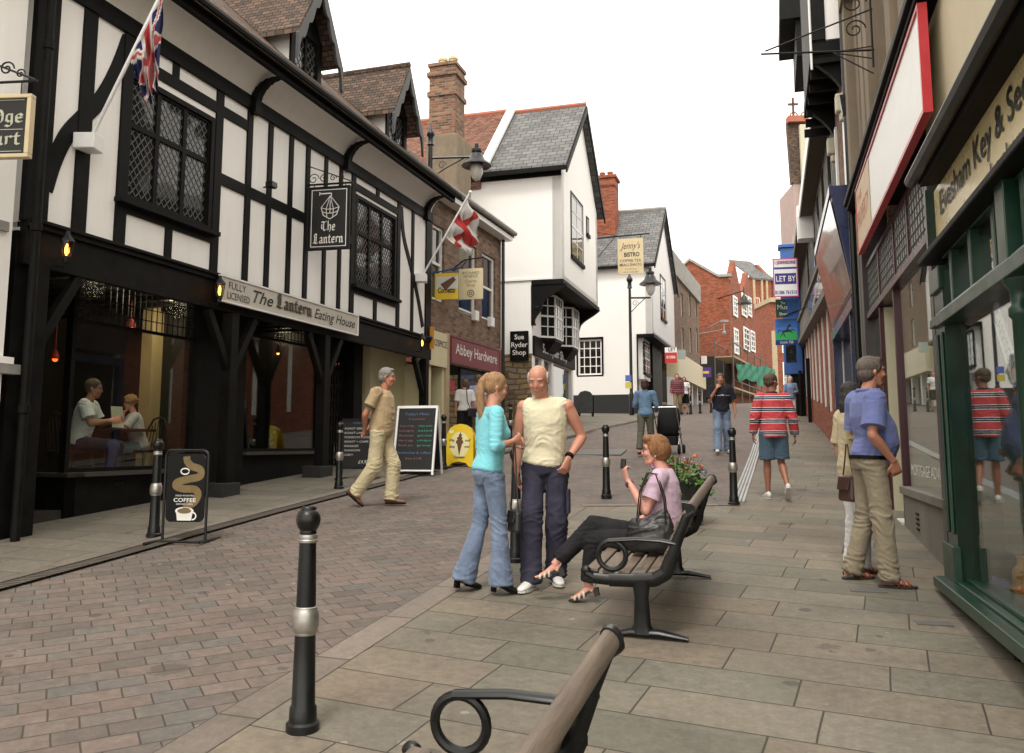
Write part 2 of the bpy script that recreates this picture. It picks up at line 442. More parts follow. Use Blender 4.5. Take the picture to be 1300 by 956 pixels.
# ------------------------------------------------------------------ ground
def sheet(name, poly, dz, mat, uvrot=0.0, thick=0, kind='structure', label=None, cuts=None):
    """a ground sheet over a plan polygon, following the hill"""
    bm = bmesh.new(); vs = [bm.verts.new((p[0], p[1], 0)) for p in poly]; bm.faces.new(vs)
    for yb, _ in GB[:-1]:
        geo = bm.verts[:] + bm.edges[:] + bm.faces[:]
        bmesh.ops.bisect_plane(bm, geom=geo, plane_co=(0, yb, 0), plane_no=(0, 1, 0))
    if thick:
        r = bmesh.ops.extrude_face_region(bm, geom=bm.faces[:])
        for v in r['geom']:
            if isinstance(v, bmesh.types.BMVert): v.co.z -= thick
    for v in bm.verts: v.co.z += gz(v.co.y) + dz
    bmesh.ops.recalc_face_normals(bm, faces=bm.faces)
    l = bm.loops.layers.uv.new('UVMap'); c, s = math.cos(uvrot), math.sin(uvrot)
    for f in bm.faces:
        for lp in f.loops:
            x, y = lp.vert.co.x, lp.vert.co.y; lp[l].uv = (x * c + y * s, -x * s + y * c)
    me = D.meshes.new(name); bm.to_mesh(me); bm.free(); me.materials.append(mat)
    if not thick and me.polygons and me.polygons[0].normal.z < 0: me.flip_normals()
    o = D.objects.new(name, me); link(o); o['kind'] = kind
    return o

ST = math.atan2(1, .30)                                # street direction
M_setts = bonded('road_blocks', [(0, (.115, .096, .083)), (.2, (.142, .11, .094)), (.4, (.162, .12, .103)), (.55, (.122, .112, .1)), (.75, (.17, .13, .11)), (1, (.145, .12, .104))], (.055, .046, .038), .235, .165, .005, shift=.5, rnd_row=.3, depth=.006, stain=.42, rough=.8, warp=.018, gum=1)
M_slab = bonded('stone_slabs', [(0, (.135, .125, .096)), (.25, (.165, .152, .118)), (.45, (.185, .148, .11)), (.7, (.155, .147, .117)), (.85, (.2, .165, .122)), (1, (.185, .165, .13))], (.05, .043, .034), 0.85, .415, .006, shift=.35, rnd_row=.6, depth=.005, stain=.5, rough=.75, warp=.016, gum=1)
M_slab2 = bonded('stone_slabs_small', [(0, (.14, .128, .1)), (.4, (.165, .148, .118)), (1, (.19, .168, .134))], (.07, .06, .048), .75, .45, .008, shift=.5, rnd_row=.3, depth=.005, stain=.35, rough=.75, warp=.015, gum=1)
M_kerb = bonded('kerb_stone', [(0, (.145, .12, .1)), (.5, (.175, .145, .12)), (1, (.2, .165, .135))], (.07, .06, .05), .9, 9, .01, depth=.004, stain=.3, rough=.8)
M_far_ground = plain('earth', (.15, .14, .12), .9, .2, 1)

sheet('ground', [(-250, -60), (250, -60), (250, 400), (-250, 400)], -.03, M_far_ground)
# left edge channel and right kerb, in plan
LE = [G(x, y) for x, y in ((-300, 822), (0, 744), (130, 709), (260, 673), (345, 650), (430, 628), (500, 610), (560, 594), (640, 574), (733, 552), (806, 535), (850, 525))]
LE = [(p.x, p.y) for p in LE]
d0 = (LE[1][0] - LE[0][0], LE[1][1] - LE[0][1])
LE = [(LE[0][0] - d0[0] * 3, LE[0][1] - d0[1] * 3)] + LE + [(11.5, 55), (13.4, 62)]
ka, kb = G(398, 840), G(560, 743)
kd = (kb - ka).normalized()
K0 = ka - kd * 9; K1 = ka + kd * ((11.35 - ka.y) / kd.y)      # near kerb up to the build-out corner
K2 = G(936, 642); K3 = Vector((10.6, 31, 0)); K4 = Vector((13.3, 41, 0)); K5 = Vector((17, 60, 0))
RE = [(K0.x, K0.y), (K1.x, K1.y), (K2.x, K2.y), (K3.x - 1.25, K3.y), (K4.x - 1.0, K4.y), (K5.x, K5.y)]
road = LE + RE[::-1]
sheet('road', [(-30, -30)] + [p for p in LE] + RE[::-1] + [(2, -30)], 0, M_setts, uvrot=ST - R(45))
sheet('pavement_left', [(-40, -25)] + LE + [(12, 75), (-40, 75)], .02, M_slab2, uvrot=ST - R(90), thick=.03)
sheet('pavement_right', RE + [(40, 60), (40, -30), (RE[0][0] + 2, -30)], .02, M_slab, uvrot=ST - R(97), thick=.03)

def strip(name, pts, w, dz, mat, side=1, thick=.03):
    """band of width w along a plan polyline"""
    pts = [Vector((p[0], p[1])) for p in pts]; L_, R_ = [], []
    for i, p in enumerate(pts):
        t = (pts[min(i + 1, len(pts) - 1)] - pts[max(i - 1, 0)]).normalized(); n = Vector((t.y, -t.x)) * side
        L_.append(p); R_.append(p + n * w)
    bm = bmesh.new(); l = bm.loops.layers.uv.new('UVMap'); s = 0
    for i in range(len(pts) - 1):
        n_ = max(1, int((pts[i + 1] - pts[i]).length / 4)); a0, a1, b0, b1 = L_[i], L_[i + 1], R_[i], R_[i + 1]
        for k in range(n_):
            f0, f1 = k / n_, (k + 1) / n_
            q = [a0.lerp(a1, f0), a0.lerp(a1, f1), b0.lerp(b1, f1), b0.lerp(b1, f0)]
            ln_ = (q[1] - q[0]).length
            vt = [bm.verts.new((p.x, p.y, gz(p.y) + dz)) for p in q]; f = bm.faces.new(vt)
            for lp, uvc in zip(f.loops, ((s, 0), (s + ln_, 0), (s + ln_, w), (s, w))): lp[l].uv = uvc
            s += ln_
    for f in bm.faces:
        if f.normal.z == 0: f.normal_update()
    for f in bm.faces:
        if f.normal.z < 0: f.normal_flip()
    me = D.meshes.new(name); bm.to_mesh(me); bm.free(); me.materials.append(mat)
    o = D.objects.new(name, me); link(o); o['kind'] = 'structure'; return o

strip('kerb', RE[:2], .22, .024, M_kerb, side=1)
strip('kerb', [(RE[1][0] + .1, RE[1][1] + .004), RE[2]], .16, .028, M_kerb, side=1)
M_chan = bonded('ribbed_channel', [(0, (.09, .075, .06)), (1, (.12, .1, .08))], (.03, .027, .022), .05, 9, .014, depth=.01, rough=.85)
strip('drain_channel', LE, .17, .0245, M_chan, side=1)
strip('kerb', [(p[0], p[1]) for p in LE], .12, .0285, M_kerb, side=-1)
M_grate = bonded('steel_drain_grate', [(0, (.33, .33, .32)), (1, (.42, .42, .41))], (.05, .05, .05), .16, .05, .012, depth=.008, rough=.5)
gp = [G(936, 641), G(968, 520)]
strip('drain_channel', [(gp[0].x - .05, gp[0].y + .2), (RE[3][0] - .35, RE[3][1])], .2, .0246, M_grate, side=1)
# ------------------------------------------------------------------ shared building helpers
def window(root, x0, x1, z0, z1, off, cols=1, rows=1, mat=None, fw=.06, bar=.03, dep=.08, diamond=0, square=0, glass=None, sill=None, curtain=None, rowz=None, name='window', rec=.05, noglass=False):
    """framed window in a facade; outward is -Y. off: frame front offset"""
    mat = mat or M_wpaint; y1 = -off
    f = MB()
    f.fbox(x0, x0 + fw, off - dep, off, z0, z1); f.fbox(x1 - fw, x1, off - dep, off, z0, z1)
    f.fbox(x0 + fw, x1 - fw, off - dep, off - .002, z0, z0 + fw); f.fbox(x0 + fw, x1 - fw, off - dep, off - .002, z1 - fw, z1)
    for i in range(1, cols):
        x = x0 + (x1 - x0) * i / cols; f.fbox(x - bar / 2, x + bar / 2, off - dep + .01, off - .006, z0 + fw, z1 - fw)
    zs = rowz or [z0 + (z1 - z0) * i / rows for i in range(1, rows)]
    for z in zs: f.fbox(x0 + fw, x1 - fw, off - dep + .01, off - .009, z - bar / 2, z + bar / 2)
    w_ = f.build(name, mat, root)
    if noglass: return w_
    g = MB(); g.fbox(x0 + fw * .5, x1 - fw * .5, off - rec - .012, off - rec, z0 + fw * .5, z1 - fw * .5)
    g.build('glass', glass or M_glassd, w_)
    if diamond or square:
        l = MB(); W_, H_ = x1 - x0 - 2 * fw, z1 - z0 - 2 * fw; xa, za = x0 + fw, z0 + fw; s = diamond or square; r = .0055
        def seg(a, b):
            l.beam((xa + a[0], -(off - rec + .004), za + a[1]), (xa + b[0], -(off - rec + .004), za + b[1]), r * 2, .006)
        if diamond:
            sl = 1.25
            k = -H_ / sl
            while k < W_:
                a0 = max(0, k); a1 = min(W_, k + H_ / sl)
                if a1 - a0 > .02: seg((a0, (a0 - k) * sl), (a1, (a1 - k) * sl))
                b0 = W_ - a0; b1 = W_ - a1
                if a1 - a0 > .02: seg((b0, (a0 - k) * sl), (b1, (a1 - k) * sl))
                k += s
        else:
            n = max(1, round(W_ / s)); m = max(1, round(H_ / s))
            for i in range(1, n): seg((W_ * i / n, 0), (W_ * i / n, H_))
            for i in range(1, m): seg((0, H_ * i / m), (W_, H_ * i / m))
        l.build('lattice', M_lead, w_)
    if curtain:
        c = MB(); n = 14; yb = -(off - dep - .05)
        for (a, b) in curtain:
            pts = []
            for i in range(n + 1):
                x = x0 + (x1 - x0) * (a + (b - a) * i / n); pts.append((x, yb + .02 * math.sin(i * 1.9)))
            for p, q in zip(pts, pts[1:]): c.face([(p[0], p[1], z0), (q[0], q[1], z0), (q[0], q[1], z1), (p[0], p[1], z1)])
        c.build('curtain', M_curt, w_)
    if sill:
        s = MB(); s.fbox(x0 - .06, x1 + .06, off - .1, off + .06, z0 - .07, z0 - .002); s.build('sill', sill, w_, bevel=.006)
    return w_
M_curt = plain('net_curtain', (.6, .58, .52), .9, .1, 5)

def wall_holes(mb, x0, x1, z0, z1, o0, o1, holes):
    """solid wall slab with rectangular openings (hx0,hx1,hz0,hz1), split in columns"""
    xs = sorted({x0, x1} | {h[0] for h in holes} | {h[1] for h in holes})
    for a, b in zip(xs, xs[1:]):
        hs = sorted([h for h in holes if h[0] <= a + 1e-6 and h[1] >= b - 1e-6], key=lambda h: h[2])
        z = z0
        for h in hs:
            if h[2] > z: mb.fbox(a, b, o0, o1, z, h[2])
            z = h[3]
        if z < z1: mb.fbox(a, b, o0, o1, z, z1)

def scroll(mb, c, r0, turns, r, d=(1, 0, 0), up=(0, 0, 1), n=26, sgn=1, a0=0):
    c, d, up = Vector(c), Vector(d), Vector(up); pts = []
    for i in range(n):
        t = i / (n - 1); a = a0 + sgn * turns * 2 * PI * t; q = r0 * (1 - .82 * t)
        pts.append(c + d * q * math.cos(a) + up * q * math.sin(a))
    mb.tube(pts, r, 6)

# ================================================================== THE LANTERN
FL = Fr((-4.06, 12.16), (.32, 1))
lan = fthing(FL, 'timber_framed_building', 'black and white timber framed eating house with dormers and an overhanging upper floor', 'building')
JZ, PZ, EO, EZ = 3.08, 5.95, .46, 6.33      # jetty, plate, eave offset and height
X0, X1 = -3.52, 7.28
m = MB(); W1 = (-2.2, -.52, 3.68, 5.32); W2 = (3.66, 5.42, 3.68, 5.42)
wall_holes(m, X0, X1, JZ, PZ + .05, -.35, 0, [W1, W2]); m.build('wall', M_white, lan)
m = MB(); cove = [(0, PZ - .02)] + [(EO * math.sin(a) ** 1.0 * 1.0, 0) for a in ()]
prof = [(-.3, PZ + .05)] + [(EO * (1 - math.cos(R(a))), PZ + .03 + (EZ - PZ + .0) * math.sin(R(a))) for a in range(0, 91, 10)] + [(-.3, EZ + .03)]
m.prism([(X0, -o, z) for o, z in prof], (X1 - X0, 0, 0)); m.build('eaves_cove', M_white, lan, smooth='auto')

t = MB()
def post(x, w=.17, za=JZ, zb=PZ, pr=.03): t.fbox(x - w / 2, x + w / 2, -.05, pr + random.uniform(-.004, .004), za, zb)
def rail(xa, xb, z, h=.15, pr=.026): t.fbox(xa, xb, -.05, pr + random.uniform(-.003, .003), z - h / 2, z + h / 2)
t.fbox(X0, X1, -.05, .05, PZ - .19, PZ + .03)
def lx(px, py): return FL.xz(px, py)[0]
posts = [(lx(50, 180), .3), (lx(107, 150), .2), (lx(158, 200) - .03, .17), (lx(275, 220), .16), (lx(314, 230), .13), (lx(341, 230), .12), (lx(368, 230), .12), (lx(389, 250), .12), (lx(410, 340), .11), (lx(429, 360), .11),
         (lx(447, 300), .16), (lx(505, 330), .15), (lx(523, 330), .12), (7.1, .3)]
for i, (x, wd) in enumerate(posts): post(x, wd)
rail(posts[2][0], posts[4][0], 5.5, .16); rail(posts[10][0], posts[11][0], 5.56, .14)
rail(posts[3][0], posts[10][0], 4.5, .17)
rail(posts[2][0], posts[3][0], 3.6, .14); rail(posts[10][0], posts[11][0], 3.6, .14)
for x, za, zb in ((lx(212, 320), JZ, 3.6), (lx(475, 400), JZ, 3.6), (lx(222, 110), 5.5, 5.8), (lx(479, 240), 5.56, 5.8)): post(x, .13, za, zb, .024)
def brace(pts, w=.16, pr=.02):
    pts = [FL.xz(*p) for p in pts]
    pts = [(a[0], a[1]) for a in pts]; L_, R_ = [], []
    for i, p in enumerate(pts):
        a = pts[max(i - 1, 0)]; b = pts[min(i + 1, len(pts) - 1)]; dx, dz = b[0] - a[0], b[1] - a[1]; n = math.hypot(dx, dz)
        L_.append((p[0] - dz / n * w / 2, p[1] + dx / n * w / 2)); R_.append((p[0] + dz / n * w / 2, p[1] - dx / n * w / 2))
    t.prism([(q[0], -pr, q[1]) for q in L_ + R_[::-1]], (0, .07, 0))
def spl(c, n=5):
    o = []
    for i in range(len(c) - 1):
        p0, p1, p2, p3 = c[max(i - 1, 0)], c[i], c[i + 1], c[min(i + 2, len(c) - 1)]
        for k in range(n):
            u = k / n; o.append(tuple(.5 * (2 * p1[j] + (p2[j] - p0[j]) * u + (2 * p0[j] - 5 * p1[j] + 4 * p2[j] - p3[j]) * u * u + (3 * p1[j] - p0[j] - 3 * p2[j] + p3[j]) * u ** 3) for j in (0, 1)))
    return o + [c[-1]]
brace(spl([(162, 50), (147, 90), (128, 125), (106, 148), (84, 172), (68, 205), (57, 240)]), .19)
brace(spl([(509, 262), (512, 300), (521, 338), (530, 378), (536, 415)]), .14)
t.build('timber_frame', M_black, lan, bevel=.006)
for bx in (lx(321, 133), lx(438, 205), 6.9, lx(110, 20) - .7):          # curved eaves brackets
    t = MB(); pr_ = [(.05 + (EO - .08) * (1 - math.cos(R(a))), PZ - .12 + (EZ - PZ + .02) * math.sin(R(a))) for a in range(0, 91, 15)]
    for (a, b) in zip(pr_, pr_[1:]):
        t.prism([(bx - .06, -a[0] - .05, a[1]), (bx - .06, -a[0] + .08, a[1]), (bx - .06, -b[0] + .08, b[1] + .02), (bx - .06, -b[0] - .05, b[1] + .02)], (.12, 0, 0))
    t.fbox(bx - .09, bx + .09, 0, .12, PZ - .22, PZ - .1)
    t.build('bracket', M_black, lan)
# jetty fascia, soffit and joists
m = MB(); m.fbox(X0, X1, -.1, .07, JZ - .06, JZ + .03); m.fbox(X0, X1, -.06, .035, JZ - .46, JZ - .06)
m.fbox(X0, X1, .07, .1, JZ - .0, JZ + .04); m.build('jetty_beam', M_black, lan, bevel=.006)
m = MB(); m.fbox(X0, X1, -3.6, -.06, JZ - .1, JZ - .06); m.build('soffit', M_white, lan)
m = MB()
x = X0 + .2
while x < X1: m.fbox(x - .06, x + .06, -3.5, -.07, JZ - .26, JZ - .1); x += .45
m.build('joist_frame', M_black, lan)
# posts, blocks, braces
for x, wd, hb in ((.1, .17, 1), (2.72, .16, 1), (7.05, .16, 1), (-3.3, .2, 0)):
    z = FL.gl(x)
    m = MB(); m.fbox(x - wd / 2, x + wd / 2, -.12, .05, z + (.2 if hb else 0), JZ - .46)
    for s in (-1, 1):
        if x > 6 and s > 0 or x < -3 and s < 0: continue
        m.beam((x + s * wd * .4, .03, JZ - 1.25), (x + s * .55, .03, JZ - .47), .11, .1)
    p_ = m.build('post', M_black, lan, bevel=.006)
    if hb:
        b_ = MB(); b_.fbox(x - .22, x + .19, -.26, .1, z - .05, z + .2); b_.build('plinth', plain('black_plinth', (.02, .019, .018), .8, .4, 6, bmp=.6), p_, bevel=.012)
# ground floor shopfront, set back
GO = -.52
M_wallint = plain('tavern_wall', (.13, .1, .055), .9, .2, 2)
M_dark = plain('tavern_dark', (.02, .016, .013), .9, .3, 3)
a, b = -2.25, FL.xz(253, 500, GO)[0]
m = MB()
gl_ = FL.gl(-2, GO)
m.fbox(-2.25, b, GO - .2, GO, -.3, .36); m.fbox(b - .06, b + .5, GO - .25, GO - .02, -.2, JZ - .1)
m.fbox(-3.52, -2.25, GO - 1.2, GO - 1.02, -.5, JZ - .1)  # full-height black wall added to keep the left recess dark
m.box(-2.25, -2.09, -(GO), -(GO - 1.15), -.4, .36)
m.fbox(-3.55, -3.2, -1.4, -.05, -.6, JZ - .1)
m.fbox(1.0, 3.75, GO - .2, GO - .03, -.1, .58); m.fbox(.95, 1.2, GO - .22, GO, -.1, JZ - .1); m.fbox(3.55, 3.85, GO - .22, GO, .1, JZ - .1)
m.fbox(4.75, 5.1, GO - .3, GO, .2, JZ - .1); m.fbox(3.8, 4.8, GO - .9, GO - .3, 2.35, JZ - .1)
m.build('shopfront', M_black, lan, bevel=.005)
m = MB(); m.fbox(-2.32, b, GO - .06, GO + .1, .36, .41); m.box(-2.32, -2.06, -(GO + .1), -(GO - 1.1), .36, .408); m.fbox(1.2, 3.55, GO - .06, GO + .06, .58, .63); m.build('window_sill', plain('dark_sill', (.05, .045, .04), .5, .2, 5), lan)
for (a0, b0, zb) in ((-2.25, b, .41), (1.2, 3.55, .63)):
    w_ = window(lan, a0, b0, zb, 2.95, GO - .04, cols=1, rows=1, mat=M_black, fw=.05, bar=.035, rowz=[2.25 if a0 < 0 else 2.5], glass=M_shop)
    l = MB(); n = 22
    for i in range(1, n): x = a0 + (b0 - a0) * i / n; l.beam((x, -(GO - .08), 2.27 if a0 < 0 else 2.52), (x, -(GO - .08), 2.9), .012, .01)
    for z in (2.4, 2.55, 2.7): 
        if z > (2.25 if a0 < 0 else 2.52): l.beam((a0, -(GO - .08), z), (b0, -(GO - .08), z), .012, .01)
    l.build('lattice', M_iron, w_)
# side pane of the bay facing down the street
m = MB(); m.box(-2.25, -2.19, -(GO - .02), -(GO - .09), .41, 2.95); m.box(-2.25, -2.19, -(GO - 1.03), -(GO - 1.1), .41, 2.95); m.box(-2.25, -2.19, -(GO - .09), -(GO - 1.03), 2.25, 2.3)
w_ = m.build('window', M_black, lan)
m = MB(); m.box(-2.225, -2.215, -(GO - .07), -(GO - 1.05), .41, 2.95); m.build('glass', M_shop, w_)
# interior
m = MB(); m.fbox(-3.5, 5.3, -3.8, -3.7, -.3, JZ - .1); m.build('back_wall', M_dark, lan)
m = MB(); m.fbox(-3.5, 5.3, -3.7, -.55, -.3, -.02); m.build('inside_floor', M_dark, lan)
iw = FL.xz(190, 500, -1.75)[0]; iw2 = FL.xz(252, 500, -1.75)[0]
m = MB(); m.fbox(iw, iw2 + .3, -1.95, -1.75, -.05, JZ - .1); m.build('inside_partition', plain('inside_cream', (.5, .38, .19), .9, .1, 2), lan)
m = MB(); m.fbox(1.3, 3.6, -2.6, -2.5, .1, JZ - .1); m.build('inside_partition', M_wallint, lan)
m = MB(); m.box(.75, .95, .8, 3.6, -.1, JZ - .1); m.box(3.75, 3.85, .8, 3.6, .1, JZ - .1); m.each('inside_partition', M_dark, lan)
px_ = FL.xz(224, 480, -1.7)
pp = MB(); pp.fbox(px_[0] - .24, px_[0] + .24, -1.75, -1.71, px_[1] - .32, px_[1] + .33); p_ = pp.build('picture', M_black, lan)
pp = MB(); pp.fbox(px_[0] - .2, px_[0] + .2, -1.708, -1.704, px_[1] - .27, px_[1] + .28); pp.build('poster', plain('poster_green', (.03, .04, .03), .6, .6, 5), p_)
# gate of the doorway
gx0, gx1 = 3.9, 4.72; m = MB()
for i in range(9):
    x = gx0 + (gx1 - gx0) * i / 8; m.fbox(x - .012, x + .012, GO - .2, GO - .17, .35, 2.35)
for k in range(7):
    for s in (0, 1):
        z = .45 + k * .27
        for i in range(8):
            x = gx0 + (gx1 - gx0) * (i + .5) / 8; m.beam((x - .045, -(GO - .16), z + .13 * s), (x + .045, -(GO - .16), z + .13 * (1 - s)), .01, .01)
g_ = thing('gate', 'black folding lattice gate closed across the eating house doorway', 'gate', (*FL.W(4.3, GO - .2, .35).xy, gz(16.2) + .02), FL.rot)
g_.location = FL.W(4.3, GO - .2, .35)
m.v = [(a - 4.3, b + (GO - .2), c - .35) for a, b, c in m.v]; m.build('lattice_grille', M_iron, g_)
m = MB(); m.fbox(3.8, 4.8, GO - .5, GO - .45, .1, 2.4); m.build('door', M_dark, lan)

# roof
RIO, RIZ = -3.3, 9.95
m = MB(); th = .12
m.prism([(X0 - .1, -(EO + .18), EZ - .02), (X0 - .1, -RIO, RIZ), (X0 - .1, -RIO, RIZ + th), (X0 - .1, -(EO + .18), EZ + th)], (X1 - X0 + .25, 0, 0))
m.prism([(X0 - .1, -RIO, RIZ), (X0 - .1, -RIO + 4.2, EZ), (X0 - .1, -RIO + 4.2, EZ + th), (X0 - .1, -RIO, RIZ + th)], (X1 - X0 + .25, 0, 0))
rf = m.build('roof', M_tile, lan)
m = MB(); m.tube([(X0 - .1, -RIO, RIZ + .12), (X1 + .15, -RIO, RIZ + .12)], .11, 10); m.build('ridge_tile', M_tile, rf)
m = MB(); m.prism([(X1, -EO + .0, EZ), (X1, -RIO, RIZ - .05), (X1, 7.4, EZ)], (-.2, 0, 0)); m.box(X1 - .25, X1, 0.02, 7.4, JZ, EZ); m.build('gable_wall', M_white, lan)
m = MB(); m.fbox(X0 - .1, X1 + .1, EO + .0, EO + .08, EZ - .1, EZ + .1); m.tube([(X0 - .15, -EO - .15, EZ + .05), (X1 + .2, -EO - .15, EZ + .05)], .07, 10)
m.build('gutter', M_black, lan)
def roofz(off): return EZ + th + (RIZ - EZ) * (EO + .18 - off) / (EO + .18 - RIO)
def dormer(x0, x1, zt, za, off):
    """gabled dormer: cheeks, gable window, tiled roof, carved bargeboard"""
    d_ = MB(); roff = lambda z: EO + .18 - (z - EZ - th) * (EO + .18 - RIO) / (RIZ - EZ); back = roff(zt); zb = roofz(off) - .15; xm = (x0 + x1) / 2
    for s, x in ((0, x0), (1, x1)):
        y0, y1 = -off, -back
        xa, xb = (x, x + .1) if s == 0 else (x - .1, x)
        d_.prism([(xa, y0, zb), (xa, y1, zt - .1), (xa, y1, zt), (xa, y0, zt)], (.1, 0, 0))
    g = MB(); g.fbox(x0, x1, off - .02, off + .04, zb - .05, zb + .1); g.fbox(x0, x0 + .12, off, off + .04, zb + .1, zt); g.fbox(x1 - .12, x1, off, off + .04, zb + .1, zt); g.fbox(x0, x1, off, off + .045, zt - .1, zt)
    g.prism([(x0, -off - .02, zt), (x1, -off - .02, zt), (xm, -off - .02, za)], (0, .06, 0)); body = g.build('dormer', M_black, lan, bevel=.005); d_.each('dormer_cheek', M_white2, body)
    for (a, b_) in ((x0 + .12, xm), (xm, x1 - .12)):
        window(lan, a, b_, zb + .1, zt - .1, off + .02, mat=M_black, fw=.03, dep=.06, diamond=.13, rec=.03)
    # roof slopes
    r_ = MB(); ov = .3; k = (za - zt) / (xm - x0); e = .22; ridge_back = roff(za) - .1
    for s in (-1, 1):
        xe = xm + s * (xm - x0 + e); ze = za - k * (xm - x0 + e)
        A = (xm, -off - ov, za); B = (xe, -off - ov, ze); Cc = (xe, -(roff(ze) - .05), ze); Dd = (xm, -ridge_back, za)
        r_.prism([A, B, Cc, Dd] if s > 0 else [A, Dd, Cc, B], (0, 0, .09))
    r_.build('dormer_roof', M_tile, body)
    r_ = MB(); r_.tube([(xm, -off - ov, za + .09), (xm, -ridge_back, za + .09)], .06, 8); r_.build('ridge_tile', M_tile, body)
    # bargeboards with cusps
    bm_ = MB()
    for s in (-1, 1):
        n = 26; up_, lo_ = [], []
        for i in range(n + 1):
            f = i / n; xx = xm + s * (xm - x0 + e + .02) * f; z = za - k * abs(xx - xm) + .02
            cus = .2 + .12 * abs(math.sin(f * PI * 3.5)) + (.1 if f > .93 else 0)
            up_.append((xx, -off - ov - .02, z)); lo_.append((xx, -off - ov - .02, z - cus))
        for i in range(n): bm_.prism([up_[i], up_[i + 1], lo_[i + 1], lo_[i]], (0, .05, 0))
    bm_.build('bargeboard', plain('grey_bargeboard', (.05, .05, .052), .55, .25, 6), body)
    return body
da = FL.xz(489, 150, .25)[0]
dormer(.92, 1.85, 7.5, 8.3, .25)
dormer(da, da + .93, 7.5, 8.3, .25)
dormer(-2.6, -1.6, 7.52, 8.35, .2)
# upper windows
for (a, b_, c, d_) in (W1, W2):
    o_ = window(lan, a, b_, c, d_, .03, cols=1, rows=1, mat=M_black, fw=.07, dep=.14, noglass=True, name='window_surround')
    xs = [a + .07 + (b_ - a - .14) * i / 3 for i in range(4)]; zr = c + (d_ - c) * .6
    for i in range(3):
        window(lan, xs[i], xs[i + 1], c + .07, zr, .0, mat=M_black, fw=.035, dep=.06, diamond=.105, rec=.03)
        window(lan, xs[i], xs[i + 1], zr, d_ - .07, .0, mat=M_black, fw=.035, dep=.06, diamond=.105, rec=.03)
m = MB(); m.fbox(W1[0] - .1, W1[1] + .1, 0, .12, W1[2] - .05, W1[2] + .01); m.fbox(W2[0] - .1, W2[1] + .1, 0, .12, W2[2] - .05, W2[2] + .01); m.each('window_sill', M_black, lan)
# eating house sign board
def face_board(fr, name, label, x0, x1, z0, z1, off, th, mats, border=.03, cat='sign', group=None, bordermat=None):
    cx, cz = (x0 + x1) / 2, (z0 + z1) / 2
    rt = thing(name, label, cat, fr.W(cx, off + th, cz), fr.rot, group)
    w2, h2 = (x1 - x0) / 2, (z1 - z0) / 2
    p = MB(); p.box(-w2 + border * .5, w2 - border * .5, .004, th, -h2 + border * .5, h2 - border * .5); p.build('panel', mats, rt)
    if border:
        f = MB(); f.box(-w2, w2, -.012, th, h2 - border, h2); f.box(-w2, w2, -.012, th, -h2, -h2 + border); f.box(-w2, -w2 + border, -.011, th, -h2 + border, h2 - border); f.box(w2 - border, w2, -.011, th, -h2 + border, h2 - border)
        f.build('frame', bordermat or mats, rt)
    return rt, w2, h2
M_ink = plain('black_lettering', (.012, .012, .012), .5, .1, 5, bmp=0)
M_inkw = plain('white_lettering', (.75, .74, .7), .5, .05, 5, bmp=0)
M_shadowlet = plain('bronze_lettering', (.22, .17, .1), .5, .1, 5, bmp=0)
M_signcream = plain('sign_cream', (.5, .465, .41), .5, .06, 3, bmp=.05)
sx0, sz0 = FL.xz(279, 388, .14); sx1, sz1 = FL.xz(455, 405, .14)
s_, w2, h2 = face_board(FL, 'fascia_sign', 'long cream name board with black script and gothic lettering on the timber building', sx0, sx1, JZ - .36, JZ + .02, .1, .04, M_signcream, .022, bordermat=M_wpaint)
W = 2 * w2
lettering(s_, 'FULLY', -w2 + W * .095, .02, .105, M_ink, width=W * .1, y=0); lettering(s_, 'LICENSED', -w2 + W * .105, -.125, .105, M_ink, width=W * .13, y=0)
lettering(s_, 'The', -w2 + W * .243, -.08, .19, M_ink, width=W * .13, shear=.35, y=0, bold=.01)
blackletter(s_, 'Lantern', -w2 + W * .47, -.075, .22, M_shadowlet, width=W * .26, y=.002, nib=.12).location.x += .02
blackletter(s_, 'Lantern', -w2 + W * .465, -.07, .22, M_ink, width=W * .255, y=-.006)
lettering(s_, 'Eating House', -w2 + W * .79, -.07, .17, M_ink, width=W * .35, shear=.35, y=0, bold=.006)

# neighbour at the very left
lb = fthing(FL, 'rendered_building', 'white rendered building at the left edge with a black eaves board', 'building')
m = MB(); m.fbox(-14, -3.68, -6, .02, -1.2, 7.6); m.fbox(-14, -3.62, 0, .1, 1.55, 1.62); m.build('wall', M_white, lb)
m = MB(); m.fbox(-14, -3.55, 0, .12, 1.45, 1.55); m.fbox(-14, -3.75, 0, .06, 2.9, 3.0); m.build('string_course', plain('grey_ledge', (.25, .24, .22), .8, .2, 5), lb)
m = MB(); m.fbox(-14, -3.3, .02, .5, 6.1, 6.25); m.build('eaves_board', M_black, lb)
m = MB(); m.fbox(-14, -3.5, -6.2, .5, 7.6, 7.8); m.build('roof', M_tile, lb)

# hanging sign helper: board seen end-on to the facade, facing down the street
def hang(fr, name, label, pts, off_c, wdt, hgt, z_c, x, th=.05, mat=None, bmat=None, border=.03, cat='sign'):
    """perpendicular board; local X runs out from the right-hand side as read from the camera"""
    sgn = 1 if fr.n.x > 0 else -1
    c = fr.W(x, off_c, z_c); dr = fr.n * sgn
    rt = thing(name, label, cat, c, math.atan2(dr.y, dr.x))
    w2, h2 = wdt / 2, hgt / 2
    p = MB(); p.box(-w2 + border / 2, w2 - border / 2, -th / 2, th / 2, -h2 + border / 2, h2 - border / 2); p.build('panel', mat, rt)
    if border:
        f = MB(); q = th / 2 + .012
        f.box(-w2, w2, -q, q, h2 - border, h2); f.box(-w2, w2, -q, q, -h2, -h2 + border); f.box(-w2, -w2 + border, -q + .001, q - .001, -h2 + border, h2 - border); f.box(w2 - border, w2, -q + .001, q - .001, -h2 + border, h2 - border)
        f.build('frame', bmat or mat, rt)
    return rt

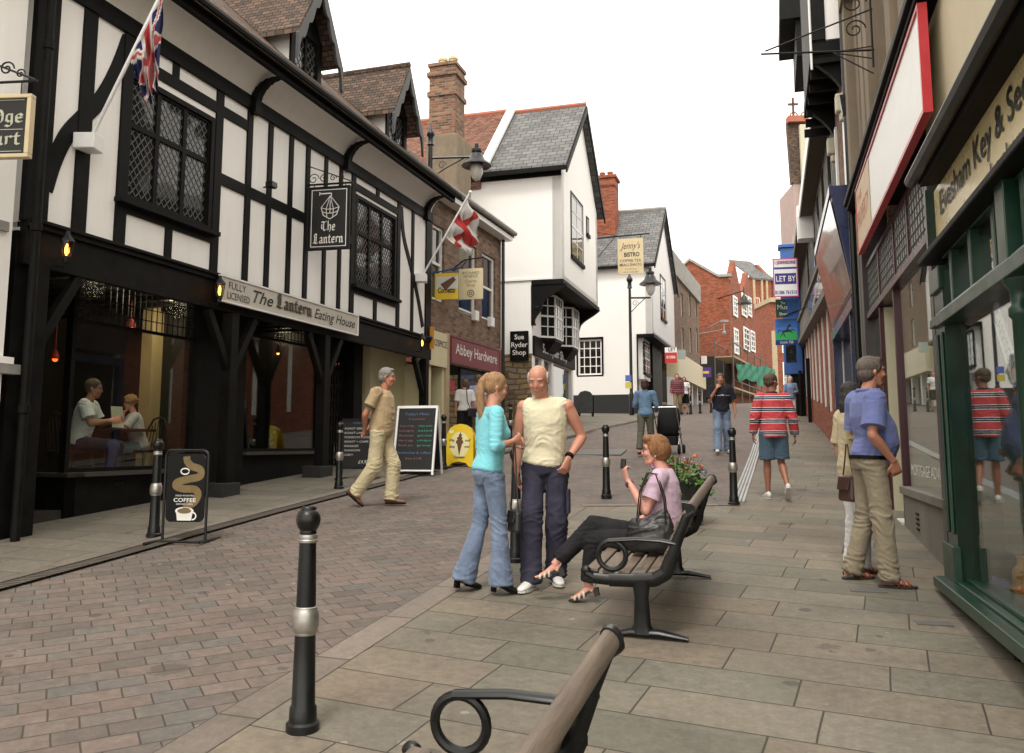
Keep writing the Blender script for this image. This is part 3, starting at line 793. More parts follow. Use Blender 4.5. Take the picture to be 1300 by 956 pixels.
dpx = FL.xz(42, 350, .16)[0]; dp_ = thing('downpipe', 'black downpipe running down the left corner of the timber framed building', 'pipe', FL.W(dpx, .16, 0), FL.rot)
m = MB(); m.tube([(0, 0, FL.gl(dpx)), (0, 0, 8.2)], .045, 10)
for z_ in (1.1, 3.0, 5.0): m.lathe((0, 0, z_), [(.045, -.05), (.058, -.04), (.058, .04), (.045, .05)], 12)
m.build('pipe', M_black, dp_, smooth='auto')
# ================================================================== brick shops beyond the Lantern
FB = Fr((-1.93, 19.25), (.345, 1))          # facade line of the brick building
bk = fthing(FB, 'brick_shop_building', 'low brown brick building with sash windows over a charity shop and a maroon hardware shop', 'building')
BE = FB.xz(632, 450)[0] + .25                     # right end
eL, eR = 6.0, 6.35
m = MB(); z1b = FB.xz(600, 262)[1] - .05
hz0, hz1 = FB.xz(592, 350)[1], FB.xz(592, 262)[1]
wins = []
for (xa, xb) in ((549, 564), (583, 605), (612, 629)):
    a, b = FB.xz(xa, 320)[0], FB.xz(xb, 320)[0]; wins.append((a, b, 3.55, 5.35))
wall_holes(m, -.4, BE, 2.75, 6.0, -.3, 0, wins); m.fbox(-.4, BE, -5, -.3, 2.75, 6.0)
m.build('wall', M_brick_brown, bk)
for i, (a, b, c, d_) in enumerate(wins): window(bk, a, b, c, d_, -.06, cols=1, rows=2, mat=M_wpaint, fw=.07, bar=.06, glass=M_glassd, sill=M_conc, curtain=[(0, .35)] if i else [(.4, 1)])
m = MB(); m.fbox(-.5, BE + .15, -.2, .3, 5.98, 6.2); m.build('eaves_board', M_wpaint, bk)
m = MB(); m.tube([(-.5, -.36, 6.2), (BE + .2, -.36, 6.2)], .07, 8); m.build('gutter', M_conc, bk)
m = MB(); m.prism([(-.5, -.3, 6.22), (-.5, 4.6, 8.9), (-.5, 4.6, 8.8), (-.5, -.3, 6.1)], (BE + .8, 0, 0)); m.build('roof', M_tile_red, bk)
# charity shop
M_cshop = plain('charity_cream', (.62, .56, .36), .6, .06, 3)
M_buff = plain('buff_stone', (.42, .33, .21), .85, .12, 4, bmp=.4)
CO = -.55
c0 = FB.xz(466, 480, CO)[0]; c1 = FB.xz(566, 430, .05)[0]; gb = lambda x: FB.gl(x)
m = MB(); m.fbox(c0, c1 - .9, CO - .2, CO, 0, 2.75); m.fbox(c0 + .0, c0 + .18, CO, CO + .08, 0, 2.7); m.fbox(c1 - .95, c1 - .75, CO, .02, -.1, 2.0); m.fbox(c1 - .12, c1, CO, .02, -.1, 2.0)
m.build('shopfront', M_cshop, bk)
m = MB(); m.fbox(c1 - .75, c1 - .12, CO - .3, CO - .2, 0, 2.1); m.build('door', M_cshop, bk)
m = MB(); m.fbox(c1, c1 + .22, -.4, .06, -.1, 2.85); m.fbox(BE - .32, BE - .02, -.4, .06, -.1, 2.85); m.each('pilaster', M_buff, bk)
f0 = FB.xz(545, 440, .1)[0]
s_, w2, h2 = face_board(FB, 'fascia_sign', 'cream charity shop board ending in ICE beside the timber corner', -.05, c1 - .02, 2.0, 2.8, .05, .05, M_cshop, 0)
lettering(s_, 'HOSPICE', 0.02, .06, .16, M_ink, width=w2 * 1.8, y=-.003)
M_maroon = plain('maroon_fascia', (.2, .035, .045), .4, .1, 3)
s_, w2, h2 = face_board(FB, 'fascia_sign', 'maroon fascia board with white lettering over the hardware shop', c1 + .23, BE - .33, 2.15, 2.8, .05, .05, M_maroon, .02)
lettering(s_, 'Abbey Hardware', 0, -.08, .27, M_inkw, width=w2 * 1.7, y=-.003, bold=.01)
# hardware shop opening
m = MB(); a, b = c1 + .22, BE - .32
m.fbox(a, b, -3.2, -3.1, -.1, 2.15); m.fbox(a, b, -3.2, -.3, 2.15, 2.2); m.build('inside_wall', M_dark, bk)
m = MB(); m.fbox(a, a + .5, -.1, -.02, 1.5, 1.75); m.fbox(a, a + .5, -.6, -.5, .9, 1.3); m.build('shop_display', plain('red_display', (.4, .03, .03), .5, .1, 4), bk)
w_ = window(bk, a + .95, b, .4, 2.1, -.05, mat=M_blackm, fw=.05, glass=M_shop)
m = MB(); m.fbox(a + .95, b, -.2, -.03, -.1, .4); m.build('stall_riser', M_dark, bk)
# goods in the window
for k in range(5):
    m = MB(); xx = a + .2 + k * .28; m.box(xx - .1, xx + .1, 1.5, 1.7, .2 + .25 * (k % 3), 1.3 + .2 * (k % 2)); m.build('display_stand', plain('goods%d' % k, [(.3, .25, .1), (.1, .15, .25), (.3, .1, .05), (.25, .25, .22), (.08, .16, .08)][k], .6, .2, 6), bk)
m = MB(); m.tube([(BE - .1, -.1, 6.0), (BE - .1, -.1, -.1)], .05, 8); m.build('downpipe', M_blackm, bk)
# tall chimney behind, on its own plane
def chimney(name, label, px0, px1, ytop, ybot, Y, mat, pots, potmat, rz=0, caps=((.28, .06), (.9, .05)), base=None):
    a, b = P(px0, ytop, Y), P(px1, ytop, Y); zt = a.z; zb = P(px0, ybot, Y).z; cx = (a.x + b.x) / 2; w_ = (b.x - a.x)
    rt = thing(name, label, 'chimney', (cx, Y + w_ / 2, zb), rz)
    m = MB(); h = zt - zb; hw = w_ / 2 * .9
    m.box(-hw, hw, -hw, hw, 0, h - .12)
    for (dz, e) in caps: m.box(-hw - e, hw + e, -hw - e, hw + e, h - dz - .14, h - dz)
    m.box(-hw - .04, hw + .04, -hw - .04, hw + .04, h - .1, h)
    m.build('stack', mat, rt)
    for i, q in enumerate(pots):
        p = MB(); p.lathe((q * hw, 0, h), [(.13, 0), (.12, .22), (.15, .23), (.15, .3), (.1, .3)], 14); p.build('chimney_pot', potmat, rt, smooth='auto')
    if base:
        p = MB(); p.box(-hw - .03, hw + .12, -hw - .1, hw + .3, -base, .1); p.build('base', plain('weathered_render', (.2, .16, .11), .9, .25, 3, bmp=.5), rt, bevel=.03)
    return rt
M_pot = plain('buff_pot', (.6, .5, .3), .8, .12, 6); M_potr = plain('terracotta_pot', (.35, .12, .07), .8, .15, 6)
chimney('brick_chimney', 'tall old brick chimney with two buff pots behind the lamp', 547, 586, 78, 175, 24.5, M_brick_old, (-.35, .45), M_pot, rz=-.3, base=2.6)

# ================================================================== white house with slate roof and jettied gable
YW = 26.0
cW = P(714, 400, YW); FWs = Fr((cW.x, YW), (1, -.3)); FWg = Fr((cW.x, YW), (.3, 1), z0=FWs.z0)
wh = fthing(FWs, 'white_gabled_house', 'white house with slate roof and overhanging gable above bracketed bay windows', 'building')
sL = FWs.xz(575, 225)[0] - 1.2
ez = FWs.xz(705, 216)[1]; jz = FWs.xz(705, 352)[1] - .05
gl2 = FWg.xz(758, 300)[0]; rec = .98
ax_ = gl2 / 2; az = FWg.xz(733, 139)[1] + .15
# house is built in the side wall frame: +y goes up the street, +x out over the street
def S(x, y, z): return (x, y, z)
m = MB()
m.box(sL, 0, 0, .3, jz, ez); m.prism([(0, 0, jz), (0, gl2, jz), (0, gl2, ez), (0, ax_, az), (0, 0, ez)], (-.3, 0, 0))
m.box(sL, 0, gl2 - .3, gl2, jz, ez); m.box(sL, -.0, 0.3, gl2 - .3, jz, jz + .15)
m.build('upper_wall', M_white2, wh)
m = MB(); m.box(sL, -rec, .02, .3, 2.35, jz); m.box(-rec - .3, -rec, .3, gl2, 2.3, jz); m.box(sL, -.35, -.03, .02, jz - .0, jz + .07); m.build('lower_wall', M_white2, wh)
M_rubble = bonded('rubble_stone', [(0, (.1, .07, .045)), (.3, (.2, .14, .08)), (.6, (.32, .22, .1)), (1, (.22, .19, .15))], (.13, .1, .07), .36, .17, .03, rnd_row=.7, depth=.04, warp=.22, rough=.9)
m = MB(); m.box(sL, -rec, -.04, .3, -.6, 2.35); m.build('stone_wall', M_rubble, wh)
m = MB()
for y0_ in (.0, 1.1, 2.4, gl2 - .3): m.box(-rec - .2, -rec + .02, y0_ + .02, y0_ + .3, -.2, 2.3)
m.each('shop_pilaster', M_wpaint, wh)
m = MB(); m.box(-rec - .35, -rec - .2, .3, gl2, -.2, .5); m.box(-rec - 3, -rec - 2.9, .3, gl2, 0, 2.3); m.build('shopfront', M_black, wh)
m = MB(); m.box(-rec - .12, -rec - .1, .3, gl2 - .3, .5, 2.25); m.build('shop_window', M_glassd, wh)
# jetty timbers and scrolled brackets
m = MB(); m.box(-rec, .05, -.03, gl2 + .05, jz - .16, jz - .02); m.build('jetty_beam', M_black, wh)
def bracket(y, dz=1.25):
    prof = []
    for i in range(13):
        f = i / 12; prof.append((-rec + (rec) * (1 - f) ** 2.2 + .08 + .05 * math.sin(f * PI * 4), jz - .16 - dz * f))
    poly = [(-rec - .02, y, jz - .16)] + [(x + .02, y, z) for x, z in prof] + [(-rec - .02, y, jz - .16 - dz - .05)]
    b_ = MB()
    for i in range(12):
        b_.prism([(-rec - .02, y, prof[i][1]), (prof[i][0] + .03, y, prof[i][1]), (prof[i + 1][0] + .03, y, prof[i + 1][1]), (-rec - .02, y, prof[i + 1][1])], (0, .16, 0))
    b_.ball((prof[8][0] - .05, y + .08, prof[7][1]), (.13, .1, .13)); b_.build('bracket', M_black, wh)
bracket(.0); bracket(gl2 - .25)
# oriel windows
for (ya, yb) in ((1.0, 2.7), (3.6, 5.2)):
    z0_, z1_ = 3.0, jz - .3; p = .42; X = -rec
    f = MB(); f.prism([(X, ya, z0_ - .12), (X + p, ya + .35, z0_ - .12), (X + p, yb - .35, z0_ - .12), (X, yb, z0_ - .12)], (0, 0, .12))
    f.prism([(X, ya, z1_), (X + p, ya + .35, z1_), (X + p, yb - .35, z1_), (X, yb, z1_)], (0, 0, .14))
    f.prism([(X, ya + .2, z0_ - .5), (X + p * .4, ya + .5, z0_ - .4), (X + p * .9, ya + .45, z0_ - .12), (X, ya + .1, z0_ - .12)], (0, yb - ya - .7, 0))
    o_ = f.build('oriel_window', M_black, wh)
    def pane(A, B, cols, rows):
        A, B = Vector(A), Vector(B); t_ = (B - A); L_ = t_.length; t_ /= L_; g_ = MB(); fr_ = MB(); up = Vector((0, 0, 1)); nn = t_.cross(up)
        def bar(x_, z_a, x_b, z_b, w_): fr_.beam(A + t_ * x_ + up * z_a, A + t_ * x_b + up * z_b, w_, .05, nn)
        H_ = z1_ - z0_
        for i in range(cols + 1): bar(L_ * i / cols, z0_, L_ * i / cols, z1_, .06 if i in (0, cols) else .03)
        for j in range(rows + 1): bar(0, z0_ + H_ * j / rows, L_, z0_ + H_ * j / rows, .06 if j in (0, rows, rows // 2) else .03)
        fr_.build('sash_frame', M_wpaint, o_)
        g_.obox((A + B) / 2 + up * (z0_ + z1_) / 2, t_ * L_ / 2, nn * .006, up * H_ / 2); g_.build('glass', M_glassd, o_)
    pane((X, ya, 0), (X + p, ya + .35, 0), 2, 4); pane((X + p, ya + .35, 0), (X + p, yb - .35, 0), 3, 4); pane((X + p, yb - .35, 0), (X, yb, 0), 2, 4)
# sash window in the gable
wz0, wz1 = FWg.xz(732, 330)[1], FWg.xz(732, 255)[1]; wx0, wx1 = FWg.xz(725, 290)[0], FWg.xz(739, 290)[0]
def gwin(root, frame_side, x0, x1, z0, z1, px, cols=2, rows=4, mat=M_wpaint):
    """window on the gable face (the plane x = px of the house frame)"""
    e = D.objects.new('window', None); f = MB(); g = MB()
    f.box(px - .05, px + .03, x0 - .08, x0, z0 - .08, z1 + .08); f.box(px - .05, px + .03, x1, x1 + .08, z0 - .08, z1 + .08); f.box(px - .05, px + .03, x0, x1, z1, z1 + .08); f.box(px - .05, px + .08, x0 - .1, x1 + .1, z0 - .12, z0)
    D.objects.remove(e)
    o_ = f.build('window', M_black, root)
    w_ = MB()
    for i in range(cols + 1):
        y = x0 + (x1 - x0) * i / cols; q = .03 if i in (0, cols) else .015; w_.box(px + .0, px + .02, y - q, y + q, z0, z1)
    for j in range(rows + 1):
        z = z0 + (z1 - z0) * j / rows; q = .03 if j in (0, rows, rows // 2) else .015; w_.box(px + .001, px + .019, x0, x1, z - q, z + q)
    w_.build('sash_frame', mat, o_)
    g.box(px - .0, px + .008, x0, x1, z0, z1); g.build('glass', M_glassd, o_)
    return o_
gwin(wh, 0, wx0, wx1, wz0, wz1, 0.0)
gwin(wh, 0, wx1 + .75, wx1 + 1.0, wz0 + 1.3, wz1 - .2, 0.0, 1, 1)
# roof
m = MB(); ov = .22; sL0 = sL; sL = FWs.xz(600, 200)[0] + .65
m.prism([(sL - .3, -.3, ez - .05), (sL - .3, ax_, az), (sL - .3, ax_, az + .16), (sL - .3, -.3, ez + .12)], (-sL + .3 + ov, 0, 0))
m.prism([(sL - .3, ax_, az), (sL - .3, gl2 + .3, ez - .05), (sL - .3, gl2 + .3, ez + .12), (sL - .3, ax_, az + .16)], (-sL + .3 + ov, 0, 0))
m.build('slate_roof', M_slate, wh)
m = MB(); sL = sL0
m.prism([(ov, -.34, ez - .22), (ov, -.34, ez + .0), (ov, ax_, az + .1), (ov, ax_, az - .14)], (.05, 0, 0)); m.prism([(ov, ax_, az - .14), (ov, ax_, az + .1), (ov, gl2 + .34, ez), (ov, gl2 + .34, ez - .22)], (.05, 0, 0))
m.build('bargeboard', M_black, wh)
m = MB(); m.box(sL, ov, -.36, -.26, ez - .1, ez + .03); m.box(sL, 0, -.05, 0, ez - .18, ez - .0); m.build('gutter', M_black, wh)
m = MB(); m.tube([(sL - .3, ax_, az + .16), (ov, ax_, az + .16)], .1, 8); m.build('ridge_tile', M_potr, wh)
# clay tiled wing further left, with a lead flashed verge
FWw = FWs
rw = fthing(FWs, 'tiled_roof_house', 'red clay tiled roof behind the tall brick chimney', 'building')
xv = FWs.xz(600, 200)[0] + .3
m = MB(); m.prism([(xv, -.05, ez - .4), (xv, ax_, az + .05), (xv, ax_, az + .25), (xv, -.05, ez - .1)], (-9, 0, 0)); m.build('roof', M_tile_red, rw)
m = MB(); m.prism([(xv + .02, -.33, ez + .15), (xv + .02, ax_ - .1, az + .17), (xv + .02, ax_ - .1, az + .3), (xv + .02, -.33, ez + .3)], (.3, 0, 0)); m.build('verge_board', M_wpaint, rw)
m = MB(); m.box(xv - 9, xv - .05, .1, gl2, -.5, ez - .2); m.build('wall', M_brick, rw)
m = MB(); m.tube([(xv, ax_, az + .22), (xv - 9, ax_, az + .22)], .12, 8); m.build('ridge_tile', M_potr, rw)
# fascia over the shop
s_, w2, h2 = None, None, None
rt = thing('fascia_sign', 'black fascia with white lettering directly under the bay windows', 'sign', FWg.W(gl2 / 2 + .1, -rec + .08, 2.62), FWg.rot)
m = MB(); m.box(-gl2 / 2, gl2 / 2, 0, .12, -.3, .3); m.build('panel', M_black, rt); lettering(rt, 'Sue Ryder Shop', -.2, -.12, .3, M_inkw, width=gl2 * .6, y=-.004, bold=.01)
# hanging sign on the side wall
h0, h1 = FWs.xz(648, 421, .1), FWs.xz(671, 458, .1)
rt, w2, h2 = face_board(FWs, 'hanging_sign', 'small black sign with three white lines on the white wall above rubble stone', h0[0], h1[0], h1[1], h0[1], .08, .05, M_black, .02)
for i, s in enumerate(('Sue', 'Ryder', 'Shop')): lettering(rt, s, 0, h2 * (.45 - .52 * i), .16, M_inkw, y=-.004, bold=.01)

# ================================================================== bistro house
YB = 38.0
cB = P(828, 400, YB); FBs = Fr((cB.x, YB), (1, -.33)); 
bh = fthing(FBs, 'bistro_house', 'far white house with slate roof, black plinth and steep gable behind the street lamp', 'building')
FBg = Fr((cB.x, YB), (.33, 1), z0=FBs.z0)
ez = FBs.xz(820, 337)[1]; gl3 = FBg.xz(855, 362)[0]; az = FBg.xz(841, 272)[1] + .1; sL = -5.2; jz = FBs.xz(815, 424)[1]; rec = .72
m = MB(); m.box(sL, 0, 0, .3, jz, ez); m.prism([(0, 0, jz), (0, gl3, jz), (0, gl3, ez), (0, gl3 / 2, az), (0, 0, ez)], (-.3, 0, 0)); m.box(sL, 0, .3, gl3, jz, jz + .12)
gh = [(FBs.xz(734, 450)[0], FBs.xz(764, 450)[0], FBs.xz(750, 476)[1], FBs.xz(750, 431)[1])]
wall_holes(m, sL, -rec, .9, jz, -.3, 0, gh); m.box(-rec - .3, -rec, .3, gl3, 0, jz)
m.build('wall', M_white2, bh)
for (a, b, c, d_) in gh:
    window(bh, a, b, c, d_, -.05, cols=4, rows=4, mat=M_wpaint, fw=.07, bar=.04, glass=M_glassd, sill=M_black, curtain=[(0, 1)])
    m = MB(); m.fbox(a - .08, b + .08, -.0, .04, d_, d_ + .1); m.fbox(a - .08, a, 0, .035, c, d_); m.fbox(b, b + .08, 0, .035, c, d_); m.build('window_surround', M_black, bh)
m = MB(); m.box(sL, -rec + .02, -.05, .3, -.8, .9); m.build('plinth', plain('plinth_black', (.02, .02, .02), .8, .2, 2), bh)
m = MB(); m.box(-rec, .06, -.04, gl3, jz - .14, jz); m.box(-rec - .1, -rec + .3, 2.6, 5.4, 0, jz - .1); m.box(-rec, -rec + .04, -.06, .1, .9, jz); m.build('jetty_beam', M_black, bh)
gwin(bh, 0, FBg.xz(838.5, 380)[0], FBg.xz(844.5, 380)[0], FBg.xz(842, 405)[1], FBg.xz(842, 355)[1], 0.0, 2, 4)
gwin(bh, 0, .45, 1.9, 1.9, jz - .35, -rec + .25, 3, 4)
m = MB(); m.box(-rec, -rec + .25, .3, 2.05, 1.6, 1.8); m.box(-rec, -rec + .25, .3, 2.05, jz - .3, jz - .14); m.box(-rec, -rec + .24, .37, 1.98, 1.8, jz - .3); m.each('oriel_window', M_wpaint, bh)
m = MB()
m.prism([(sL, -.25, ez - .05), (sL, gl3 / 2, az), (sL, gl3 / 2, az + .14), (sL, -.25, ez + .1)], (-sL + .18, 0, 0)); m.prism([(sL, gl3 / 2, az), (sL, gl3 + .25, ez - .05), (sL, gl3 + .25, ez + .1), (sL, gl3 / 2, az + .14)], (-sL + .18, 0, 0)); m.build('slate_roof', M_slate, bh)
m = MB(); m.prism([(.18, -.3, ez - .2), (.18, -.3, ez + .02), (.18, gl3 / 2, az + .1), (.18, gl3 / 2, az - .14)], (.05, 0, 0)); m.prism([(.18, gl3 / 2, az - .14), (.18, gl3 / 2, az + .1), (.18, gl3 + .3, ez + .02), (.18, gl3 + .3, ez - .2)], (.05, 0, 0)); m.box(sL, .2, -.3, -.2, ez - .1, ez + .03); m.build('bargeboard', M_black, bh)
m = MB(); m.tube([(sL, gl3 / 2, az + .15), (.2, gl3 / 2, az + .15)], .1, 8); m.build('ridge_tile', M_conc, bh)
chimney('brick_chimney', 'red brick chimney with two terracotta pots above the far slate roof', 756, 786, 222, 300, 40.5, M_brick, (-.35, .4), M_potr, rz=-.3, caps=((.0, .08), (.5, .0)))

# ================================================================== brown brick modern block
FM = Fr((P(856, 500, 46.2).x, 46.2), (.36, 1))
mb_ = fthing(FM, 'brown_brick_block', 'plain brown brick block with grey concrete parapet and cream shopfronts', 'building')
e1 = FM.xz(888.5, 450)[0]; pz0 = FM.xz(870, 366)[1]; pz1 = FM.xz(870, 342)[1]; fz = FM.xz(870, 458)[1]
m = MB(); holes = []
for px in (866, 876, 884):
    x = FM.xz(px, 400)[0]; holes += [(x - .4, x + .4, FM.xz(px, 398)[1] - .2, FM.xz(px, 370)[1] - .15), (x - .4, x + .4, FM.xz(px, 445)[1] - .1, FM.xz(px, 412)[1] - .2)]
xs = sorted({h[0] for h in holes}); wall_holes(m, -.5, e1, fz, pz0, -.3, 0, holes); m.fbox(-.5, e1, -9, -.3, fz, pz0); m.build('wall', M_brick_brown, mb_)
for h in holes: window(mb_, h[0], h[1], h[2], h[3], -.08, rows=1, fw=.05, glass=M_glassd)
m = MB(); m.fbox(-.6, e1 + .1, -9, .15, pz0, pz1); m.build('parapet', M_conc, mb_)
m = MB(); m.fbox(-.5, e1, -.3, .35, fz - 1.3, fz + .05); m.build('fascia', M_cream, mb_)
m = MB()
for i in range(6): x = -.4 + (e1 + .3) * i / 5; m.fbox(x - .12, x + .12, -.3, .1, -.5, fz - 1.3)
m.each('shop_pilaster', M_wpaint, mb_)
m = MB(); m.fbox(-.5, e1, -.3, -.2, -.4, fz - 1.3); m.build('shop_window', M_glassd, mb_)

# ================================================================== red brick gabled block
YR = 62.0
FR_ = Fr((P(928, 450, YR).x, YR), (1, -.3)); FRg = Fr((P(928, 450, YR).x, YR), (.5, 1), z0=FR_.z0)
rb = fthing(FR_, 'red_brick_block', 'red brick block with stepped gables and white windows behind the scaffolding', 'building')
xl = FR_.xz(884, 400)[0] - 3; zg = FR_.xz(875, 331)[1]; zs = FR_.xz(912, 352)[1]
xa = FR_.xz(862, 345)[0] ; xm_ = FR_.xz(875, 331)[0]; xs_ = FR_.xz(912, 352)[0]
m = MB(); m.prism([(xl, 0, -1), (xl, 0, zs - 1), (xm_, 0, zg), (xs_, 0, zs), (0, 0, zs), (0, 0, -1)], (0, .4, 0)); m.build('wall', M_brick, rb)
# street front gables
m = MB()
gL = FRg.xz(959, 430)[0]; m.fbox(0, gL, -.4, 0, -1, zs - .6)
for k in range(2): m.prism([(gL * (.02 + .5 * k), 0, zs - .6), (gL * (.46 + .5 * k), 0, zs - .6), (gL * (.24 + .5 * k), 0, zs + 1.6)], (0, .4, 0))
o_ = m.build('street_wall', M_brick, rb); o_.rotation_euler.z = FRg.rot - FR_.rot
m = MB(); m.prism([(xs_, -.15, zs), (0.2, -.15, zs), (0.2, -.15, zs + .2), (xs_, -.15, zs + .2)], (0, .6, 0)); m.prism([(xl, -.12, zs - 1), (xm_, -.12, zg), (xm_, -.12, zg + .2), (xl, -.12, zs - .8)], (0, .5, 0)); m.prism([(xm_, -.12, zg), (xs_, -.12, zs), (xs_, -.12, zs + .2), (xm_, -.12, zg + .2)], (0, .5, 0)); m.build('coping', M_conc, rb)
m = MB(); m.prism([(-.2, .5, zs + .1), (-9, .5, zs + .1), (-4.6, .5, zs + 1.2)], (0, 9, 0)); m.build('roof', M_slate, rb)
g1 = FRg.xz(958, 430)[0]
for (pa, pb, ya, yb) in ((930, 935, 377, 402), (941, 947, 374, 402), (949, 953, 378, 402), (930, 935, 417, 449), (942, 949, 416, 445), (951, 956, 420, 446)):
    w_ = window(rb, FRg.xz(pa, 400)[0], FRg.xz(pb, 400)[0], FRg.xz((pa + pb) / 2, yb)[1], FRg.xz((pa + pb) / 2, ya)[1], .12, cols=2, rows=4, fw=.14, bar=.07); w_.rotation_euler.z = FRg.rot - FR_.rot
a = FR_.xz(929, 420, 0)
m = MB(); m.box(xl, -.05, -.3, 0, -1, 3.4); m.build('ground_floor', M_dark, rb)

# stone and brick hall at the end of the view
FT = Fr((P(958, 450, 84).x, 84), (1, .35))
th_ = fthing(FT, 'brick_hall', 'distant brick and stone hall with tall window and grey roof closing the street', 'building')
t1 = FT.xz(986, 430)[0]; tz = FT.xz(970, 356)[1]
m = MB(); m.fbox(0, t1, -8, 0, -2, tz); m.prism([(t1, 0, -2), (t1, 0, tz), (t1 + 0, 2.5, tz + 2.2), (t1, 5, tz), (t1, 5, -2)], (-.4, 0, 0)); m.build('wall', M_brick, th_)
m = MB()
for x in (.15, t1 * .4, t1 * .62, t1 - .1): m.fbox(x - .1, x + .1, 0, .15, -2, tz)
m.fbox(0, t1, 0, .2, tz * .45, tz * .48); m.build('stone_dressing', M_buff, th_)
m = MB(); m.prism([(0, -.2, tz), (t1, -.2, tz), (t1, 4, tz + 2.7), (0, 4, tz + 2.7)], (0, 0, .15)); m.build('roof', M_slate, th_)
window(th_, t1 * .68, t1 * .9, tz * .5, tz * .85, .02, cols=2, rows=5)
window(th_, t1 * .08, t1 * .3, tz * .5, tz * .85, .02, cols=2, rows=5)
# far red terrace seen between the hall and the right-hand shops
FQ = Fr((P(981, 470, 78).x, 78), (1, .05))
fq = fthing(FQ, 'red_brick_terrace', 'distant red brick terrace with white sash windows beside the right hand shops', 'building')
q1 = FQ.xz(1030, 470)[0]; qz = FQ.xz(1000, 384)[1]
m = MB(); m.fbox(0, q1, -6, 0, -2, qz); m.build('wall', M_brick, fq)
m = MB(); m.fbox(-.1, q1, -6, .3, qz, qz + .4); m.fbox(0, FQ.xz(986.5, 450)[0], 0, .1, -2, FQ.xz(985, 420)[1]); m.build('stone_dressing', M_buff, fq)
for (pa, pb, ya, yb) in ((993, 998, 460, 489), (1002, 1012, 459, 489), (993, 998, 435, 448), (1002, 1007, 433, 447), (1010, 1014, 432, 446)):
    window(fq, FQ.xz(pa, 450)[0], FQ.xz(pb, 450)[0], FQ.xz(pa, yb)[1], FQ.xz(pa, ya)[1], .05, cols=2, rows=3, dep=.05, fw=.1, rec=.03)
m = MB(); m.fbox(FQ.xz(1000, 500)[0], q1, 0, .2, -1, FQ.xz(1000, 492)[1]); m.build('shopfront', M_dark, fq)

# scaffold with green debris netting in front of the red block
M_net = plain('green_netting', (.012, .16, .095), .85, .25, 7, bmp=.6)
FSc = Fr((P(932, 500, 57).x, 57), (.45, 1))
sc_ = fthing(FSc, 'scaffold', 'scaffold of steel poles in front of the red brick block, draped with netting', 'scaffold')
s1 = FSc.xz(980, 480)[0]; m = MB(); za = FSc.xz(932, 452)[1]; 
n = 6
for i in range(n + 1):
    x = s1 * i / n
    for o in (0, -1.2): m.tube([(x, -o, FSc.gl(x) - .1), (x, -o, za + 1.2 - .3 * (i % 2))], .05, 6)
for z in (za * .5, za, za + .9):
    for o in (0, -1.2): m.tube([(0, -o, z), (s1, -o, z)], .045, 6)
m.build('pole_frame', plain('scaffold_steel', (.14, .13, .12), .5, .2, 5, metal=.6), sc_)
m = MB(); m.fbox(0, s1, -1.25, .05, za - .1, za - .02); m.fbox(0, s1, -1.25, .05, za - 2.2, za - 2.1); m.build('walkway_planking', M_buff, sc_)
m = MB(); nn = 40; top, bot = [], []
zt_, zb_ = FSc.xz(935, 456)[1], FSc.xz(935, 482)[1]
for i in range(nn + 1):
    f = i / nn; x = s1 * f; w_ = .05 * math.sin(f * 37) + .04 * math.sin(f * 71)
    px_n = 932 + 49 * f; xx, zz = FSc.xz(px_n, 461 + 7 * f + 1.2 * math.sin(f * 15)); pb = (483, 482, 491, 474); fi = min(2.999, f * 3); k_ = int(fi); yb_ = pb[k_] + (pb[k_ + 1] - pb[k_]) * (fi - k_) + 1.5 * math.sin(f * 23)
    top.append((xx, -.15 - w_, zz)); bot.append((xx, -.22 + w_, FSc.xz(px_n, yb_)[1]))
rows = 8
g = [[Vector(top[i]).lerp(Vector(bot[i]), j / rows) + Vector((0, .04 * math.sin(j * 1.3 + i * .8), 0)) for j in range(rows + 1)] for i in range(nn + 1)]
for i in range(nn):
    for j in range(rows): m.face([g[i][j], g[i + 1][j], g[i + 1][j + 1], g[i][j + 1]])
m.build('netting', M_net, sc_, smooth=True)
# plain backdrop of roofs so no hole shows at the street end
# ================================================================== right-hand side
FG_ = Fr((4.19, 9.11), (-.30, -1))
def gy(px, off=0.0): return FG_.xz(px, 500, off)[0]
M_green = plain('bottle_green_paint', (.006, .036, .02), .35, .25, 5, bmp=.12, coat=.1)
M_greend = plain('dark_green_paint', (.004, .02, .012), .4, .3, 5, bmp=.1)
M_stoneg = plain('grey_stone_cladding', (.17, .155, .13), .8, .2, 2.5, bmp=.5, grain=(1, 1, .3))
M_brown = plain('brown_render', (.21, .165, .115), .85, .14, 2, bmp=.3)
M_slatey = plain('black_stallriser', (.03, .028, .026), .6, .5, 4, bmp=.5)
M_maroonf = plain('maroon_frame', (.05, .01, .015), .35, .2, 5)
M_creamw = plain('cream_render', (.6, .53, .37), .8, .07, 2)

